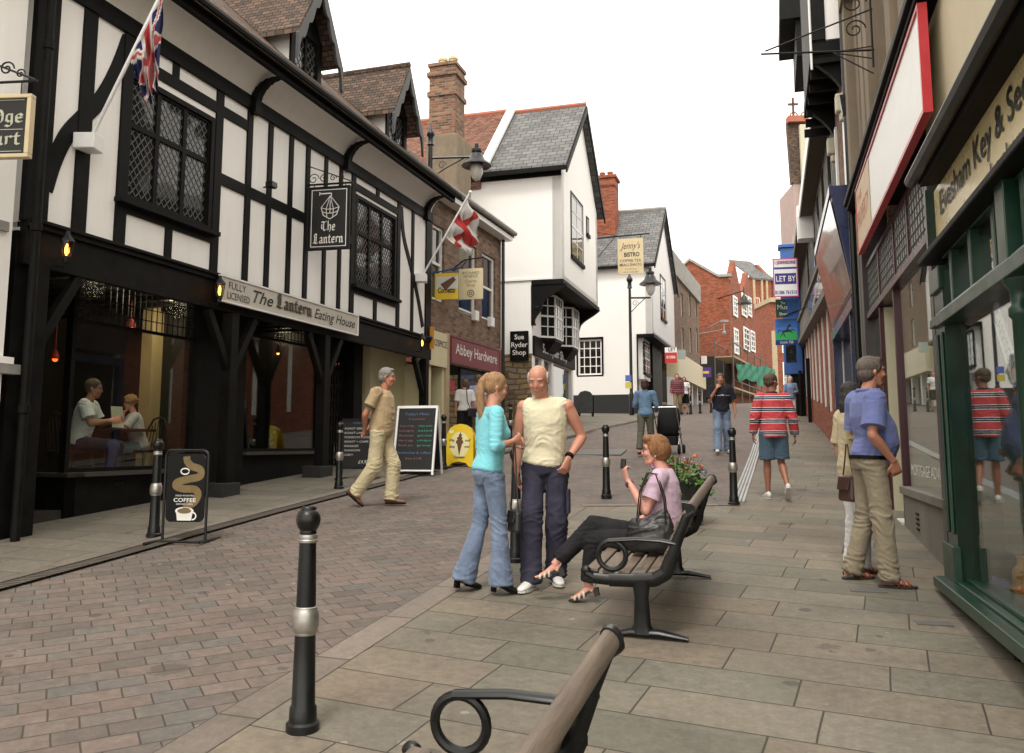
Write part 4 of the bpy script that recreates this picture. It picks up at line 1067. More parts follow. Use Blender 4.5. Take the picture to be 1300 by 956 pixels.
# ---- green locksmith shop
FK = FG_
ks = fthing(FK, 'locksmith_shop', 'bottle green timber shopfront of the key shop with cream upper wall', 'building')
ko = .12; kx = gy(1193, ko); ke = 9.0; wy0, wy1 = gy(1245, -.05), gy(1289, ko)
m = MB(); m.fbox(kx, ke, -.6, ko - .04, -.9, -.12); m.build('stall_riser', M_slatey, ks)
m = MB()
for i in range(9): x = kx + .45 + i * .62; m.fbox(x - .02, x + .02, ko - .05, ko - .025, -.8, -.12)
m.build('riser_joint_frame', M_black, ks)
m = MB(); m.fbox(kx - .02, ke, -.2, ko + .12, -.12, -.04); m.fbox(kx + .35, ke, -.2, ko + .03, -.04, -.02); m.fbox(kx + .4, ke, -.2, ko - .03, -.02, 0.01); m.build('sill', M_green, ks, bevel=.012)
m = MB(); m.fbox(kx, kx + .36, -.25, ko, -.1, 2.3); m.fbox(kx - .02, kx + .38, -.2, ko + .04, -.1, .22); m.fbox(kx - .02, kx + .38, -.2, ko + .04, 1.86, 1.93); m.fbox(kx - .01, kx + .37, -.2, ko + .03, 2.12, 2.3)
m.fbox(kx + .07, kx + .12, ko, ko + .02, .3, 1.8); m.fbox(kx + .25, kx + .3, ko, ko + .02, .3, 1.8)
m.build('pilaster', M_green, ks, bevel=.008)
m = MB(); m.prism([(kx + .36, -ko, -.05), (kx + .36, .1, -.05), (kx + .95, .2, -.05), (kx + .95, .05, -.05), (kx + .6, .0, -.05)], (0, 0, 2.3)); m.build('window_reveal', M_greend, ks)
m = MB(); m.fbox(kx + .3, ke, -.05, ko + .05, 1.84, 1.93); m.fbox(kx + .3, ke, -.05, ko + .02, 1.93, 1.96)
for i in range(8):
    x = kx + .62 + i * .62
    m.fbox(x - .035, x + .035, -.05, ko - .01, 1.96, 2.36)
m.fbox(kx + .3, ke, -.05, ko - .02, 2.36, 2.45)
xm_ = wy1 + .1; m.fbox(xm_ - .09, xm_ + .09, -.05, ko + .04, 1.9, 2.4); m.build('window_frame', M_green, ks, bevel=.006)
def colm(x):
    c_ = MB(); c_.lathe((x, -ko + .03, 0), [(.075, 0), (.075, .25), (.05, .28), (.045, .3), (.045, 1.62), (.06, 1.64), (.06, 1.68), (.045, 1.7), (.05, 1.78), (.08, 1.82), (.08, 1.85)], 16)
    c_.build('window_column', M_green, ks, smooth='auto')
for x in (xm_, xm_ + 1.9): colm(x)
m = MB(); m.fbox(kx + .4, ke, ko - .08, ko - .07, 0, 2.4); m.build('glass', M_shop, ks)
m = MB(); m.fbox(kx + .4, ke, -1.6, -.0, -.06, -.0); m.build('window_board', plain('window_board', (.3, .25, .16), .6, .15, 5), ks)
m = MB(); m.fbox(kx + .5, ke, -1.7, -1.6, -.5, 2.9); m.box(kx + .44, kx + .5, 0, 1.6, -.5, 2.9); m.build('inside_wall', plain('inside_sage', (.3, .36, .24), .8, .25, 1.5), ks)
m = MB(); m.fbox(kx + .4, ke, -1.6, ko - .1, 2.42, 2.5); m.build('inside_ceiling', M_wpaint, ks)
# black fascia hood and gutter
m = MB(); m.fbox(kx - .05, ke, -.1, .05, 2.3, 2.36); m.fbox(kx - .03, ke, -.1, ko + .1, 2.37, 2.42)
hx = 2.85; m.prism([(hx, -.02, 2.95), (hx, -.22, 2.93), (hx, -.25, 3.0), (hx, -.22, 3.08), (hx, -.02, 3.2)], (ke - hx, 0, 0)); m.build('hood', M_black, ks, bevel=.01)
m = MB(); m.tube([(hx - .03, -.28, 2.99), (ke, -.28, 2.99)], .05, 8); m.build('gutter', M_blackm, ks)
m = MB(); wall_holes(m, 1.95, ke, 3.3, 9, -.3, .0, [(4.2, 5.3, 4.1, 5.9), (6.4, 7.5, 4.1, 5.9)]); m.build('upper_wall', M_creamw, ks)
for a in (4.2, 6.4): window(ks, a, a + 1.1, 4.1, 5.9, -.06, rows=2, fw=.08, sill=M_wpaint)
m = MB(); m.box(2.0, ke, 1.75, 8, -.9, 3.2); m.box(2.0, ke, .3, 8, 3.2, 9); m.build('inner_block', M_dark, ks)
# cream sign
s_, w2, h2 = face_board(FK, 'fascia_sign', 'cream fascia sign with large black lettering above the green shopfront', kx + .06, 8.2, 2.45, 2.95, .04, .05, plain('sign_cream_yellow', (.66, .55, .3), .3, .06, 3, bmp=.03), .0)
m = MB(); m.box(-w2, w2, -.02, 0, -h2 - .012, -h2 + .012); m.build('edge_trim', plain('red_trim', (.3, .02, .03), .4, .1, 5), s_)
m = MB(); m.box(-w2 - .07, -w2, -.06, .05, -h2 - .05, h2 + .02); m.build('end_board', M_greend, s_)
lettering(s_, 'Evesham Key & Security', -w2 + .22, .0, .19, M_ink, width=2.95, y=-.003, bold=.012, align='LEFT')
lettering(s_, 'Locksmiths', -w2 + 1.75, -.2, .12, M_ink, width=1.1, y=-.003, bold=.008, align='LEFT')
lettering(s_, '61A', -w2 + .09, -.2, .07, plain('brown_lettering', (.2, .12, .05), .5, .1, 5, bmp=0), y=-.003, align='LEFT')
# banner sticker in the window
a = FK.xz(1263, 392, ko - .1); b = FK.xz(1290, 478, ko - .1)
rt = thing('window_banner', 'slanting white banner with blue letters inside the green shop window', 'sign', FK.W((a[0] + b[0]) / 2, ko - .1, (a[1] + b[1]) / 2), FK.rot)
dx, dz = b[0] - a[0], b[1] - a[1]; L_ = math.hypot(dx, dz) * 1.0; an = math.atan2(dz, dx)
bm_ = MB(); bm2 = MB(); bo = []
for (q, r_) in ((MB(), .1), (MB(), .082)):
    pts = [(L_ / 2 * math.copysign(1, math.cos(t)) + r_ * math.cos(t) - math.copysign(.06, math.cos(t)), r_ * math.sin(t)) for t in [2 * PI * i / 28 + .001 for i in range(28)]]
    c_, s__ = math.cos(an), math.sin(an); q.prism([(x * c_ - z * s__, 0, x * s__ + z * c_) for x, z in pts], (0, .004, 0)); bo.append(q)
bo[0].build('banner_edge', plain('blue_edge', (.1, .12, .5), .4, .05, 5), rt); o_ = bo[1].build('banner_panel', M_wpaint, rt); o_.location = (0, -.004, 0)
tx = lettering(rt, 'GARRISON', 0, 0, .1, plain('blue_lettering', (.06, .07, .4), .4, .05, 5, bmp=0), width=L_ * .8, y=-.007); tx.rotation_euler = (0, -an, 0); tx.location = (.035 * math.sin(an), -.007, -.035 * math.cos(an))
# goods on the window board: bowls, bottles, boxes
def goods(kind, x, o, col, s=1.0, label=None):
    p = FK.W(x, o, 0.0); m = MB()
    if kind == 'jar': m.lathe((0, 0, 0), [(.05 * s, 0), (.055 * s, .02), (.055 * s, .12 * s), (.03 * s, .15 * s), (.03 * s, .18 * s), (.035 * s, .19 * s)], 16)
    elif kind == 'bowl': m.lathe((0, 0, 0), [(.04 * s, 0), (.09 * s, .05 * s), (.1 * s, .08 * s), (.09 * s, .08 * s), (.04 * s, .02)], 18)
    elif kind == 'box': m.box(-.07 * s, .07 * s, -.05, .05, 0, .16 * s)
    elif kind == 'rack':
        for i in range(7): m.tube([(-.12 + .04 * i, 0, 0), (-.12 + .04 * i, 0, .42 * s)], .004, 5)
        for z in (.1, .2, .3, .42): m.tube([(-.13, 0, z * s), (.13, 0, z * s)], .005, 5)
    elif kind == 'clock':
        m.lathe((0, 0, .0), [(.1, -.02), (.11, 0), (.11, .02), (.1, .03)], 20, axis=(0, -1, 0)); m.box(-.02, .02, 0, .02, -.12, -.08)
    o_ = m.build({'jar': 'jar', 'bowl': 'bowl', 'box': 'carton', 'rack': 'wire_rack', 'clock': 'wall_clock'}[kind], plain('goods_' + label.split()[0] + kind, col, .4, .1, 6), None, smooth='auto' if kind in ('jar', 'bowl') else False, bevel=.004 if kind == 'box' else 0)
    o_.location = p; o_.rotation_euler = (0, 0, FK.rot); tag(o_, label, 'shop goods'); return o_
x0g = gy(1268, -.1)
goods('bowl', x0g + .02, -.08, (.05, .1, .4), 1, 'blue glass bowl low in the key shop window')
goods('jar', x0g - .2, -.15, (.5, .45, .3), 1, 'cream glazed jar behind the blue bowl')
goods('jar', x0g + .25, -.12, (.45, .2, .05), 1.3, 'amber bottle on the key shop window board')
goods('box', x0g + .12, -.22, (.2, .35, .5), 2, 'pale blue carton standing behind the bowl')
goods('rack', x0g + .3, -.22, (.02, .02, .02), 1.3, 'black wire rack in the key shop window')
m = MB(); m.fbox(x0g + .05, x0g + .5, -.29, -.25, .95, 1.5); m.build('wall_display', plain('red_wall_display', (.35, .03, .03), .5, .2, 4), ks)
m = MB(); m.fbox(x0g - .55, x0g + .45, -.34, -.3, .95, 1.82); m.build('display_board', M_wpaint, ks)
m = MB(); m.fbox(x0g - .55, x0g + .45, -.34, -.3, .02, .93); m.build('display_board', plain('sage_board', (.3, .42, .18), .6, .3, 2), ks)

# ---- property shop
ps = fthing(FK, 'mortgage_shop', 'grey stone shopfront with leaded transom lights and brown rendered upper floors', 'building')
pa, pb, pd0, pd1 = -3.05, 1.92, -1.9, -.6
m = MB(); m.fbox(pd1, pb, -.3, 0, -.5, .42); m.fbox(pd1 - .01, pb + .01, -.3, .04, .42, .5); m.build('stall_riser', M_stoneg, ps, bevel=.006)
m = MB()
for i in range(4): m.fbox(.25, .4, .0, .012, .1 + i * .05, .12 + i * .05)
m.build('vent_slat', M_black, ps)
m = MB(); m.fbox(pa - .25, pa, -.3, .06, -.3, 4.5); m.fbox(pb - .12, pb + .02, -.25, .02, -.4, 3.5); m.each('stone_pier', plain('dark_faience', (.035, .025, .025), .35, .3, 4), ps, bevel=.005)
m = MB()
for x in (pd0, pd1): m.fbox(x - .035, x + .035, -.08, .0, .0, 2.78)
m.fbox(pa, pb, -.1, .03, 2.72, 2.8); m.fbox(pa, pb, -.08, .01, 3.44, 3.5)
for x in (pa + 1.3, pa + 2.7, -.25 + .9): m.fbox(x - .03, x + .03, -.06, .005, 2.8, 3.44)
m.build('window_frame', M_maroonf, ps)
m = MB(); m.fbox(pd1, pb, -.05, -.04, .5, 2.72); m.fbox(pa, pd0, -.05, -.04, .3, 2.72); m.each('glass', M_shop, ps)
m = MB(); m.fbox(pa, pb, -.03, -.02, 2.8, 3.44); m.build('transom_glass', darkglass('white_reflection_glass', (.6, .61, .58), .3), ps)  # pale base colour stands in for the bright white reflection on these panes
m = MB(); n = 34
for i in range(n): x = pa + (pb - pa) * i / n; m.fbox(x - .004, x + .004, -.02, -.008, 2.8, 3.44)
for i in range(1, 6): z = 2.8 + .64 * i / 6; m.fbox(pa, pb, -.02, -.0075, z - .004, z + .004)
m.build('lattice', M_lead, ps)
m = MB(); m.fbox(pa, pd0, -.3, 0, -.3, .3); m.build('stall_riser', M_slatey, ps)
M_creamdoor = plain('cream_door', (.5, .47, .34), .5, .06, 3)
dr = MB(); dr.fbox(pd0 + .1, pd1 - .15, -.62, -.57, .12, 2.6); d_ = dr.build('door', M_creamdoor, ps)
m = MB()
for z in (.9, 1.35, 1.85): m.lathe((pd0 + .3, .57, z), [(.03, 0), (.045, .02), (.02, .04)], 12, axis=(0, -1, 0))
m.build('stud', M_steel, d_)
m = MB(); m.box(pd1 - .1, pd1 - .04, .05, .6, .1, 2.7); m.box(pd0 + .04, pd0 + .1, .05, .6, .1, 2.7); m.each('door_reveal', M_creamdoor, ps)
m = MB(); m.fbox(pd0 + .04, pd1 - .04, -.6, .02, -.3, .1); m.build('doorstep', plain('pale_step', (.6, .57, .48), .7, .06, 4), ps, bevel=.01)
m = MB(); m.fbox(pa, pb, -2.4, -2.3, -.2, 2.8); m.fbox(pa, pb, -2.3, -.05, 2.74, 2.78); m.build('inside_wall', plain('inside_taupe', (.12, .1, .075), .9, .1, 2), ps)
m = MB(); m.fbox(pd1, pb, -2.3, -.06, .3, .42); m.build('window_board', M_creamdoor, ps)
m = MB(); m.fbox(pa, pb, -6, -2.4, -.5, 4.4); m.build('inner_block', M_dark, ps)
tx = lettering(ps, 'MORTGAGE ADVICE', (pd1 + pb) / 2 + .1, .64, .12, M_inkw, width=1.9, y=.036)
# upper storeys
m = MB(); wall_holes(m, -3.6, 4.0 - 2.0, 4.5, 10.5, -.35, 0, [(-2.9, -1.7, 5.3, 7.4), (-.7, .7, 5.3, 7.4), (-2.9, -1.7, 8.3, 10), (-.7, .7, 8.3, 10)])
for x in (-3.42, -1.45, -.95, .95, 1.8): m.fbox(x - .16, x + .16, 0, .12, 4.5, 10.5)
m.fbox(-3.6, 2, 0, .16, 7.6, 7.8); m.build('upper_wall', M_brown, ps)
for x0_, z0_ in ((-2.9, 5.3), (-.7, 5.3), (-2.9, 8.3), (-.7, 8.3)): window(ps, x0_, x0_ + (1.2 if x0_ < -2 else 1.4), z0_, z0_ + (2.1 if z0_ < 6 else 1.7), -.12, rows=2, fw=.08)
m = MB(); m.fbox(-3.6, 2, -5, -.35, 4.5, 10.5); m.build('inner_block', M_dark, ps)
m = MB(); m.fbox(-3.62, 2.95, 0, .18, 4.46, 4.52); m.fbox(-3.62, 2.95, 0, .22, 4.52, 4.6); m.build('cornice', M_black, ps, bevel=.01)
s_, w2, h2 = face_board(FK, 'fascia_sign', 'large white fascia board with a red border and red letters at its far end', -2.38, 2.88, 3.52, 4.42, .1, .06, M_wpaint, .035, bordermat=plain('red_border', (.45, .015, .025), .35, .08, 5))
lettering(s_, 'THE', -w2 + .42, .18, .12, plain('faded_red_letters', (.45, .08, .05), .5, .1, 5, bmp=0), width=.55, y=-.004, bold=.01)
lettering(s_, 'PROPERTY', -w2 + .75, -.16, .26, MATS['faded_red_letters'], width=1.3, y=-.004, bold=.01)
m = MB(); m.box(-w2 + .04, -w2 + 1.55, -.0025, 0, -h2 + .04, h2 - .04); m.build('cream_end_panel', plain('faded_cream_panel', (.6, .45, .28), .5, .12, 3), s_)
# wall sign bracket (empty) on the brown building
br = fthing(FK, 'sign_bracket', 'empty wrought iron sign bracket with scrolls on the brown wall', 'bracket'); q_ = FK.xz(1122, 62, 0); br.location = FK.W(q_[0], 0, q_[1])
m = MB(); m.tube([(0, -.1, 0), (0, -1.35, .12)], .012, 6); m.tube([(0, -.1, .5), (0, -1.3, .15)], .01, 6); m.tube([(0, -.12, -.2), (0, -.12, .8)], .014, 6)
scroll(m, (0, -.3, .6), .14, 1.5, .009, d=(0, 1, 0)); scroll(m, (0, -.3, .28), .12, 1.5, .009, d=(0, 1, 0))
for a_ in (.15, .0, -.18): m.tube([(0, -.55, .03), (0, -.12, a_ - .1)], .008, 5)
m.build('scroll_frame', M_iron, br)

# downpipe
dp = fthing(FK, 'downpipe', 'black cast iron downpipe with hopper between the brown wall and the navy shop', 'pipe'); dp.location = FK.W(-3.72, .1, -.0)
m = MB(); m.tube([(0, 0, .4), (0, 0, 10.2)], .05, 10); m.build('pipe', M_blackm, dp)
m = MB(); m.prism([(-.1, -.1, 6.3), (.1, -.1, 6.3), (.06, -.06, 6.0), (-.06, -.06, 6.0)], (0, .2, 0)); m.build('hopper', M_blackm, dp)

# ---- navy shop with projecting fascia, timbered jetty above
ns = fthing(FK, 'navy_shop', 'narrow navy blue shop with projecting fascia below a timbered overhanging bay', 'building')
n0, n1 = -9.2, -4.4
M_navy = plain('navy_paint', (.014, .022, .07), .3, .15, 4, coat=.3); M_purple = plain('dark_purple_fascia', (.05, .03, .04), .15, .2, 2, coat=.5)
m = MB(); m.fbox(n0, n1, 0, .36, 4.95, 5.1); m.prism([(n1, 0, 3.4), (n1, -.06, 3.4), (n1, -.33, 4.95), (n1, 0, 4.95)], (n0 - n1, 0, 0)); m.build('fascia', M_navy, ns)
m = MB(); m.prism([(n1 - .1, -.07, 3.44), (n1 - .1, -.335, 4.9), (n0 + .1, -.335, 4.9), (n0 + .1, -.07, 3.44)], (0, -.01, 0)); m.build('fascia_panel', M_purple, ns)
m = MB(); m.fbox(n0, n1, -.3, .1, 3.1, 3.3); m.fbox(n0, n0 + .2, -.3, .08, .2, 3.1); m.fbox(n1 - .75, n1 - .6, -.3, .08, .1, 3.1); m.build('shop_frame', M_navy, ns)
m = MB(); m.fbox(n1 - .6, n1 + .0, -.3, .03, .1, 3.1); m.build('pale_panel', plain('pale_shutter', (.38, .37, .3), .6, .08, 3), ns)
m = MB(); m.fbox(n0 + .2, n1 - .75, -.3, -.1, .1, 3.1); m.build('shop_window', M_glassd, ns)
m = MB(); m.fbox(n1, pa - .25, -.3, .02, .0, 4.5); m.build('pier_wall', M_stoneg, ns)
m = MB(); m.fbox(-7.44, -3.6, -.5, 0, 5.1, 8.6); m.fbox(n0, n1, -6, -.5, 0, 10); m.build('wall', M_brick_old, ns)
m = MB(); m.fbox(-5.2, -4.95, 0, .04, 5.1, 6.9); m.fbox(-6.9, -6.7, 0, .04, 5.1, 6.9); m.each('white_strip', M_wpaint, ns)
# overhanging bay
t0, t1, to = -7.7, -4.7, .48; tz = 7.5
m = MB(); m.fbox(t0, t1, -.5, to, tz + .2, 12); m.build('bay_wall', M_white, ns)
m = MB(); m.fbox(t0, t1, -.2, to + .05, tz, tz + .22); m.fbox(t0, t1 + .03, to - .2, to + .03, tz + .22, 12); m.fbox(t0, t1 + .031, -.3, -.06, tz + .2, 12); m.fbox(t0, t1 + .03, .0, to, 10.0, 10.2)
for i in range(7): x = t1 - .05 - .6 * i; m.fbox(x - .07, x, -.2, to + .02, tz - .16, tz)
m.build('timber_frame', M_black, ns)
m = MB(); m.fbox(-12.5, -10.2, -1, .85, 10.9, 11.4); m.fbox(-12.5, -10.3, 0, .5, 10.0, 10.9); m.build('eaves', M_black, ns)
m = MB(); m.tube([(t1 + .04, -to - .04, tz - .3), (t1 + .04, -to - .04, 12)], .02, 8); m.build('pipe', M_wpaint, ns)
for x in (t1 - .3, t0 + .5):
    b_ = MB(); pr_ = [(.0 + to * .9 * (1 - (i / 10)) ** 1.6 + .02, tz - .1 - .6 * i / 10) for i in range(11)]
    for p, q in zip(pr_, pr_[1:]): b_.prism([(x, 0, p[1]), (x, -p[0], p[1]), (x, -q[0], q[1]), (x, 0, q[1])], (.14, 0, 0))
    b_.build('bracket', M_black, ns)
    b_ = MB(); b_.fbox(x - .03, x + .17, 0, .16, tz - 1.0, tz - .68); b_.fbox(x, x + .14, 0, .1, tz - 1.15, tz - 1.0); b_.build('corbel', M_creamdoor, ns, bevel=.03)

# ---- sixties block with woven tile hanging above striped brick bank front
bb = fthing(FK, 'striped_brick_bank', 'brick bank front with white vertical strips below a patterned tile clad storey and flat roof', 'building')
b0, b1 = -28.3, -7.44; cz = lambda x: 4.1 + (x - b1) * -.052; gB = lambda x: FK.gl(x)
M_weave = bonded('woven_tile_cladding', [(0, (.05, .045, .04)), (.5, (.09, .08, .065)), (1, (.2, .18, .15))], (.02, .018, .015), .3, .3, .05, rot=R(45), depth=.05, rough=.6)
m = MB(); m.fbox(b0, b1, -.5, -.12, -.5, 5.2); m.build('wall', M_brick, bb)
m = MB()
x = b0 + .3
while x < b1 - .1: m.fbox(x - .11, x + .11, -.12, -.085, FK.gl(x) + .75, cz(x)); x += 2.1
m.each('white_strip', M_wpaint, bb)
m = MB(); x = b0
while x < b1: m.fbox(x, min(x + 2.1, b1), -.12, -.06, FK.gl(x) - .3, FK.gl(x) + .75); x += 2.1
m.each('plinth', M_brick, bb)
m = MB()
for (o_1, za_, zb_) in ((.16, 0, .14), (.1, .14, .3), (.06, .3, .95), (.15, .95, 1.06)): m.prism([(b1, .3, cz(b1) + za_), (b1, -o_1, cz(b1) + za_), (b1, -o_1, cz(b1) + zb_), (b1, .3, cz(b1) + zb_)], (b0 - b1, 0, cz(b0) - cz(b1)))
m.build('cornice', M_stoneg, bb)
m = MB(); m.prism([(b1 - .1, -.06, cz(b1) + .34), (b1 - .1, -.09, cz(b1) + .34), (b1 - .1, -.09, cz(b1) + .92), (b1 - .1, -.06, cz(b1) + .92)], (-11, 0, 11 * .052)); m.build('fascia_panel', M_purple, bb)
lettering(bb, 'Lloyds TSB', -14.0, cz(-14) + .48, .3, M_creamdoor, width=4.6, y=-.1, bold=.02, ang=.052)
m = MB(); m.fbox(b0, b1, -6, 0, 5.0, 7.62); m.build('tile_hanging', M_weave, bb)
for x in (-9.2, -11.4, -13.6, -15.8, -20.0):
    m = MB(); m.fbox(x, x + .55, 0, .02, 5.6, 7.4); m.build('window_strip', M_glassd, bb)
m = MB(); m.fbox(-16.2, b1 + .1, -6, .34, 7.66, 7.84); m.build('roof_soffit', plain('brown_soffit', (.09, .07, .045), .8, .2, 2), bb)
m = MB(); m.fbox(-16.2, b1 + .1, .34, .37, 7.64, 8.0); m.fbox(-16.8, -16.2, -.2, .42, 7.0, 8.0); m.build('fascia_edge', M_wpaint, bb)
m = MB(); m.fbox(b0, -16.8, -6, .36, 7.62, 7.75); m.fbox(b0, -16.8, .36, .39, 7.58, 7.85); m.build('roof_edge', plain('brown_soffit', (.09, .07, .045), .8, .2, 2), bb)
m = MB(); m.tube([(b0 + 1, -.14, .8), (b0 + 1, -.14, 4)], .07, 8); m.fbox(b0 + 6, b0 + 6.3, -.02, .1, 1, 4); m.each('downpipe', M_black, bb)
# blue bay and last buildings
blu = fthing(FK, 'blue_shop', 'bright blue painted shop bay projecting beyond the bank', 'building')
M_blue = plain('blue_paint', (.02, .09, .3), .4, .12, 4)
u0, u1 = -33.5, -26.0
m = MB(); m.fbox(u0, b0, -4, .3, 1, 9.0); m.build('wall', M_blue, blu)
m = MB(); m.fbox(b0, b0 + .6, .0, .74, 3.9, 9.3); m.fbox(b0 - .1, b0 + .7, .0, .8, 8.3, 8.4); m.fbox(b0 - .1, b0 + .7, .0, .82, 9.3, 9.45); m.fbox(b0 - .1, b0 + .7, .0, .78, 7.2, 7.3); m.build('bay', M_blue, blu, bevel=.02)
m = MB(); m.fbox(b0 + .58, b0 + .62, .25, .66, 7.5, 8.2); m.fbox(b0 + .58, b0 + .62, .25, .66, 4.4, 6.0); m.each('window', M_glassd, blu)
m = MB(); m.fbox(b0, b0 + .5, .0, .5, 1.9, 3.9); m.build('lower_front', M_black, blu)
tr = fthing(FK, 'tiled_gable_building', 'tall far building with brown tiled roof, cream pilaster and ridge cross', 'building')
v0 = -44; m = MB(); m.fbox(v0, u0, -7, .05, 1, 11.2); m.build('wall', plain('pinkish_render', (.4, .3, .27), .8, .1, 3), tr)
yv = 41.5; pA, pB = P(1002, 150, yv), P(1040, 150, yv)
ct = thing('church_roof', 'steep brown tiled roof end with crested ridge and small cross', 'roof', (pA.x, yv, 5), R(-4))
W_ = pB.x - pA.x; z0_, z1_ = P(1002, 232, yv).z - 5, pA.z - 5
m = MB(); m.prism([(0, .1, z0_), (W_, .1, z0_), (W_, .5, z1_), (0, .5, z1_)], (0, .3, 0)); m.build('roof_slope', M_tile, ct)
m = MB(); m.box(0, W_, .2, .7, z1_ - .1, z1_ + .22)
for i in range(5): m.tube([(.35 + i * .55 + .18 * math.cos(a_), .45, z1_ + .32 + .16 * math.sin(a_)) for a_ in [k * PI / 5 for k in range(6)]], .04, 5)
m.build('ridge_cresting', M_potr, ct)
m = MB(); m.box(.28, .38, .4, .5, z1_ + .2, z1_ + 1.25); m.box(.08, .58, .4, .5, z1_ + .85, z1_ + .95); m.build('cross', plain('dark_terracotta', (.12, .05, .035), .8, .2, 6), ct)
m = MB(); m.box(.1, W_, .15, 3, -4, z0_); m.build('wall', MATS['pinkish_render'], ct)
m = MB(); m.box(.45, 1.1, -.2, 0, -4, P(1010, 160, yv).z - 5); m.box(1.2, 3, -.15, .05, -4, P(1010, 166, yv).z - 5); m.build('cream_pilaster', M_creamdoor, ct)
# ================================================================== people
def V(*a): return Vector(a)
def remesh(mb, vox, smooth=2, name='m'):
    me = mb.mesh(name, uv=False); o = D.objects.new(name, me); C.objects.link(o)
    r = o.modifiers.new('r', 'REMESH'); r.mode = 'VOXEL'; r.voxel_size = vox; r.use_smooth_shade = True
    if smooth: s = o.modifiers.new('s', 'SMOOTH'); s.factor = .5; s.iterations = smooth
    bpy.context.view_layer.update()
    out = D.meshes.new_from_object(o.evaluated_get(bpy.context.evaluated_depsgraph_get()))
    D.objects.remove(o); D.meshes.remove(me)
    out.shade_smooth(); out.name = name
    return out

def wrinkle(me, amp, sc=(7, 7, 15), seed=0, fine=.35, joints=None):
    """cloth creases: sharp folds gathered round the joints, faint long ones elsewhere"""
    n = len(me.vertices); co = np.empty(n * 3, np.float32); me.vertices.foreach_get('co', co); co = co.reshape(n, 3)
    no = np.empty(n * 3, np.float32); me.vertices.foreach_get('normal', no); no = no.reshape(n, 3)
    d = np.zeros(n, np.float32); sx, sy, sz = sc; nz = noise.noise
    if joints:
        jp = np.array([tuple(p) for p, r in joints], np.float32); jr = np.array([r for p, r in joints], np.float32)
        w = np.exp(-(((co[:, None, :] - jp[None]) ** 2).sum(2)) / (jr[None] ** 2)).max(1)
    else: w = np.zeros(n)
    for i in range(n):
        x, y, z = map(float, co[i]); wi = float(w[i])
        wx = nz(Vector((x * 4 + seed, y * 4, z * 4))) * .09
        a = 1 - 2 * abs(nz(Vector((x * sx + seed, y * sy, (z + wx) * sz))))
        v = .35 * max(a, 0) ** 2
        if wi > .03:
            b_ = 1 - 2.2 * abs(nz(Vector((x * 7 + seed, y * 7, (z + x * .35 + wx * 1.6) * 21)))); v = v * (1 - wi) + wi * 1.15 * max(b_, 0) ** 2.2
        d[i] = v + fine * .25 * nz(Vector((x * 30, y * 30, z * 30)))
    co = co + no * (d[:, None] - .02) * amp * 1.7
    me.vertices.foreach_set('co', co.ravel()); me.update()

def addmesh(name, me, mat, parent):
    o = D.objects.new(name, me); link(o, parent)
    for m in (mat if isinstance(mat, (list, tuple)) else [mat]): me.materials.append(m)
    return o

def skinmat(name, col):
    if name in MATS: return MATS[name]
    m, t, b, new, ln = nt(name); v = coord(t)
    f = noisef(t, v, 14, 4, .6); c1 = (min(1, col[0] * 1.12), col[1] * .9, col[2] * .88)
    ln(ramp(t, f, [(.35, col), (.7, c1)]), b.inputs['Base Color']); b.inputs['Roughness'].default_value = .5
    b.inputs['Subsurface Weight'].default_value = .12; b.inputs['Subsurface Radius'].default_value = (.012, .005, .003); b.inputs['Subsurface Scale'].default_value = 1.0
    bump(t, b, noisef(t, v, 160, 2, .5), .12, .002); MATS[name] = m; return m

def hairmat(name, col, col2=None):
    if name in MATS: return MATS[name]
    m, t, b, new, ln = nt(name); v = coord(t, scale=(60, 60, 7)); f = noisef(t, v, 2.2, 4, .7)
    ln(ramp(t, f, [(.3, [c * .45 for c in col]), (.55, col), (.75, col2 or [min(1, c * 1.6) for c in col])]), b.inputs['Base Color'])
    b.inputs['Roughness'].default_value = .55; bump(t, b, f, .8, .012); MATS[name] = m; return m

def cloth(name, col, var=.1, rough=.9, weave=260):
    if name in MATS: return MATS[name]
    m, t, b, new, ln = nt(name); v = coord(t); f = noisef(t, v, 5, 5, .65)
    ln(ramp(t, f, [(.3, [max(0, c * (1 - var)) for c in col]), (.7, [min(1, c * (1 + var)) for c in col])]), b.inputs['Base Color'])
    b.inputs['Roughness'].default_value = rough; b.inputs['Sheen Weight'].default_value = .12 if max(col) > .1 else 0; b.inputs['Specular IOR Level'].default_value = .2
    n1 = bump(t, b, noisef(t, coord(t, scale=(1, 1, 2.2)), 16, 4, .55), .35, .012); bump(t, b, noisef(t, v, weave, 1, .5), .2, .0015, prev=n1)
    MATS[name] = m; return m

def striped(name):
    """bands of red with navy and white rings, by height"""
    m, t, b, new, ln = nt(name); v = coord(t); s = new('ShaderNodeSeparateXYZ'); ln(v, s.inputs[0])
    f = nodemath(t, 'FRACT', nodemath(t, 'DIVIDE', nodemath(t, 'ADD', s.outputs[2], .02), .16))
    r = new('ShaderNodeValToRGB'); ln(f, r.inputs[0]); e = r.color_ramp; e.interpolation = 'CONSTANT'
    red, wh, nv = (.5, .05, .06), (.7, .68, .66), (.02, .025, .05)
    for i, (p, c) in enumerate([(0, red), (.56, wh), (.61, nv), (.74, wh), (.775, nv), (.9, wh), (.95, red)]):
        if i >= 2: e.elements.new(p)
        e.elements[i].position = p; e.elements[i].color = c + (1,)
    n = noisef(t, v, 30, 3, .6); ln(mixc(t, .18, r.outputs[0], ramp(t, n, [(.3, .3), (.7, .7)]), 'OVERLAY'), b.inputs['Base Color']); b.inputs['Roughness'].default_value = .9
    bump(t, b, noisef(t, v, 16, 4, .6), .4, .012); MATS[name] = m; return m

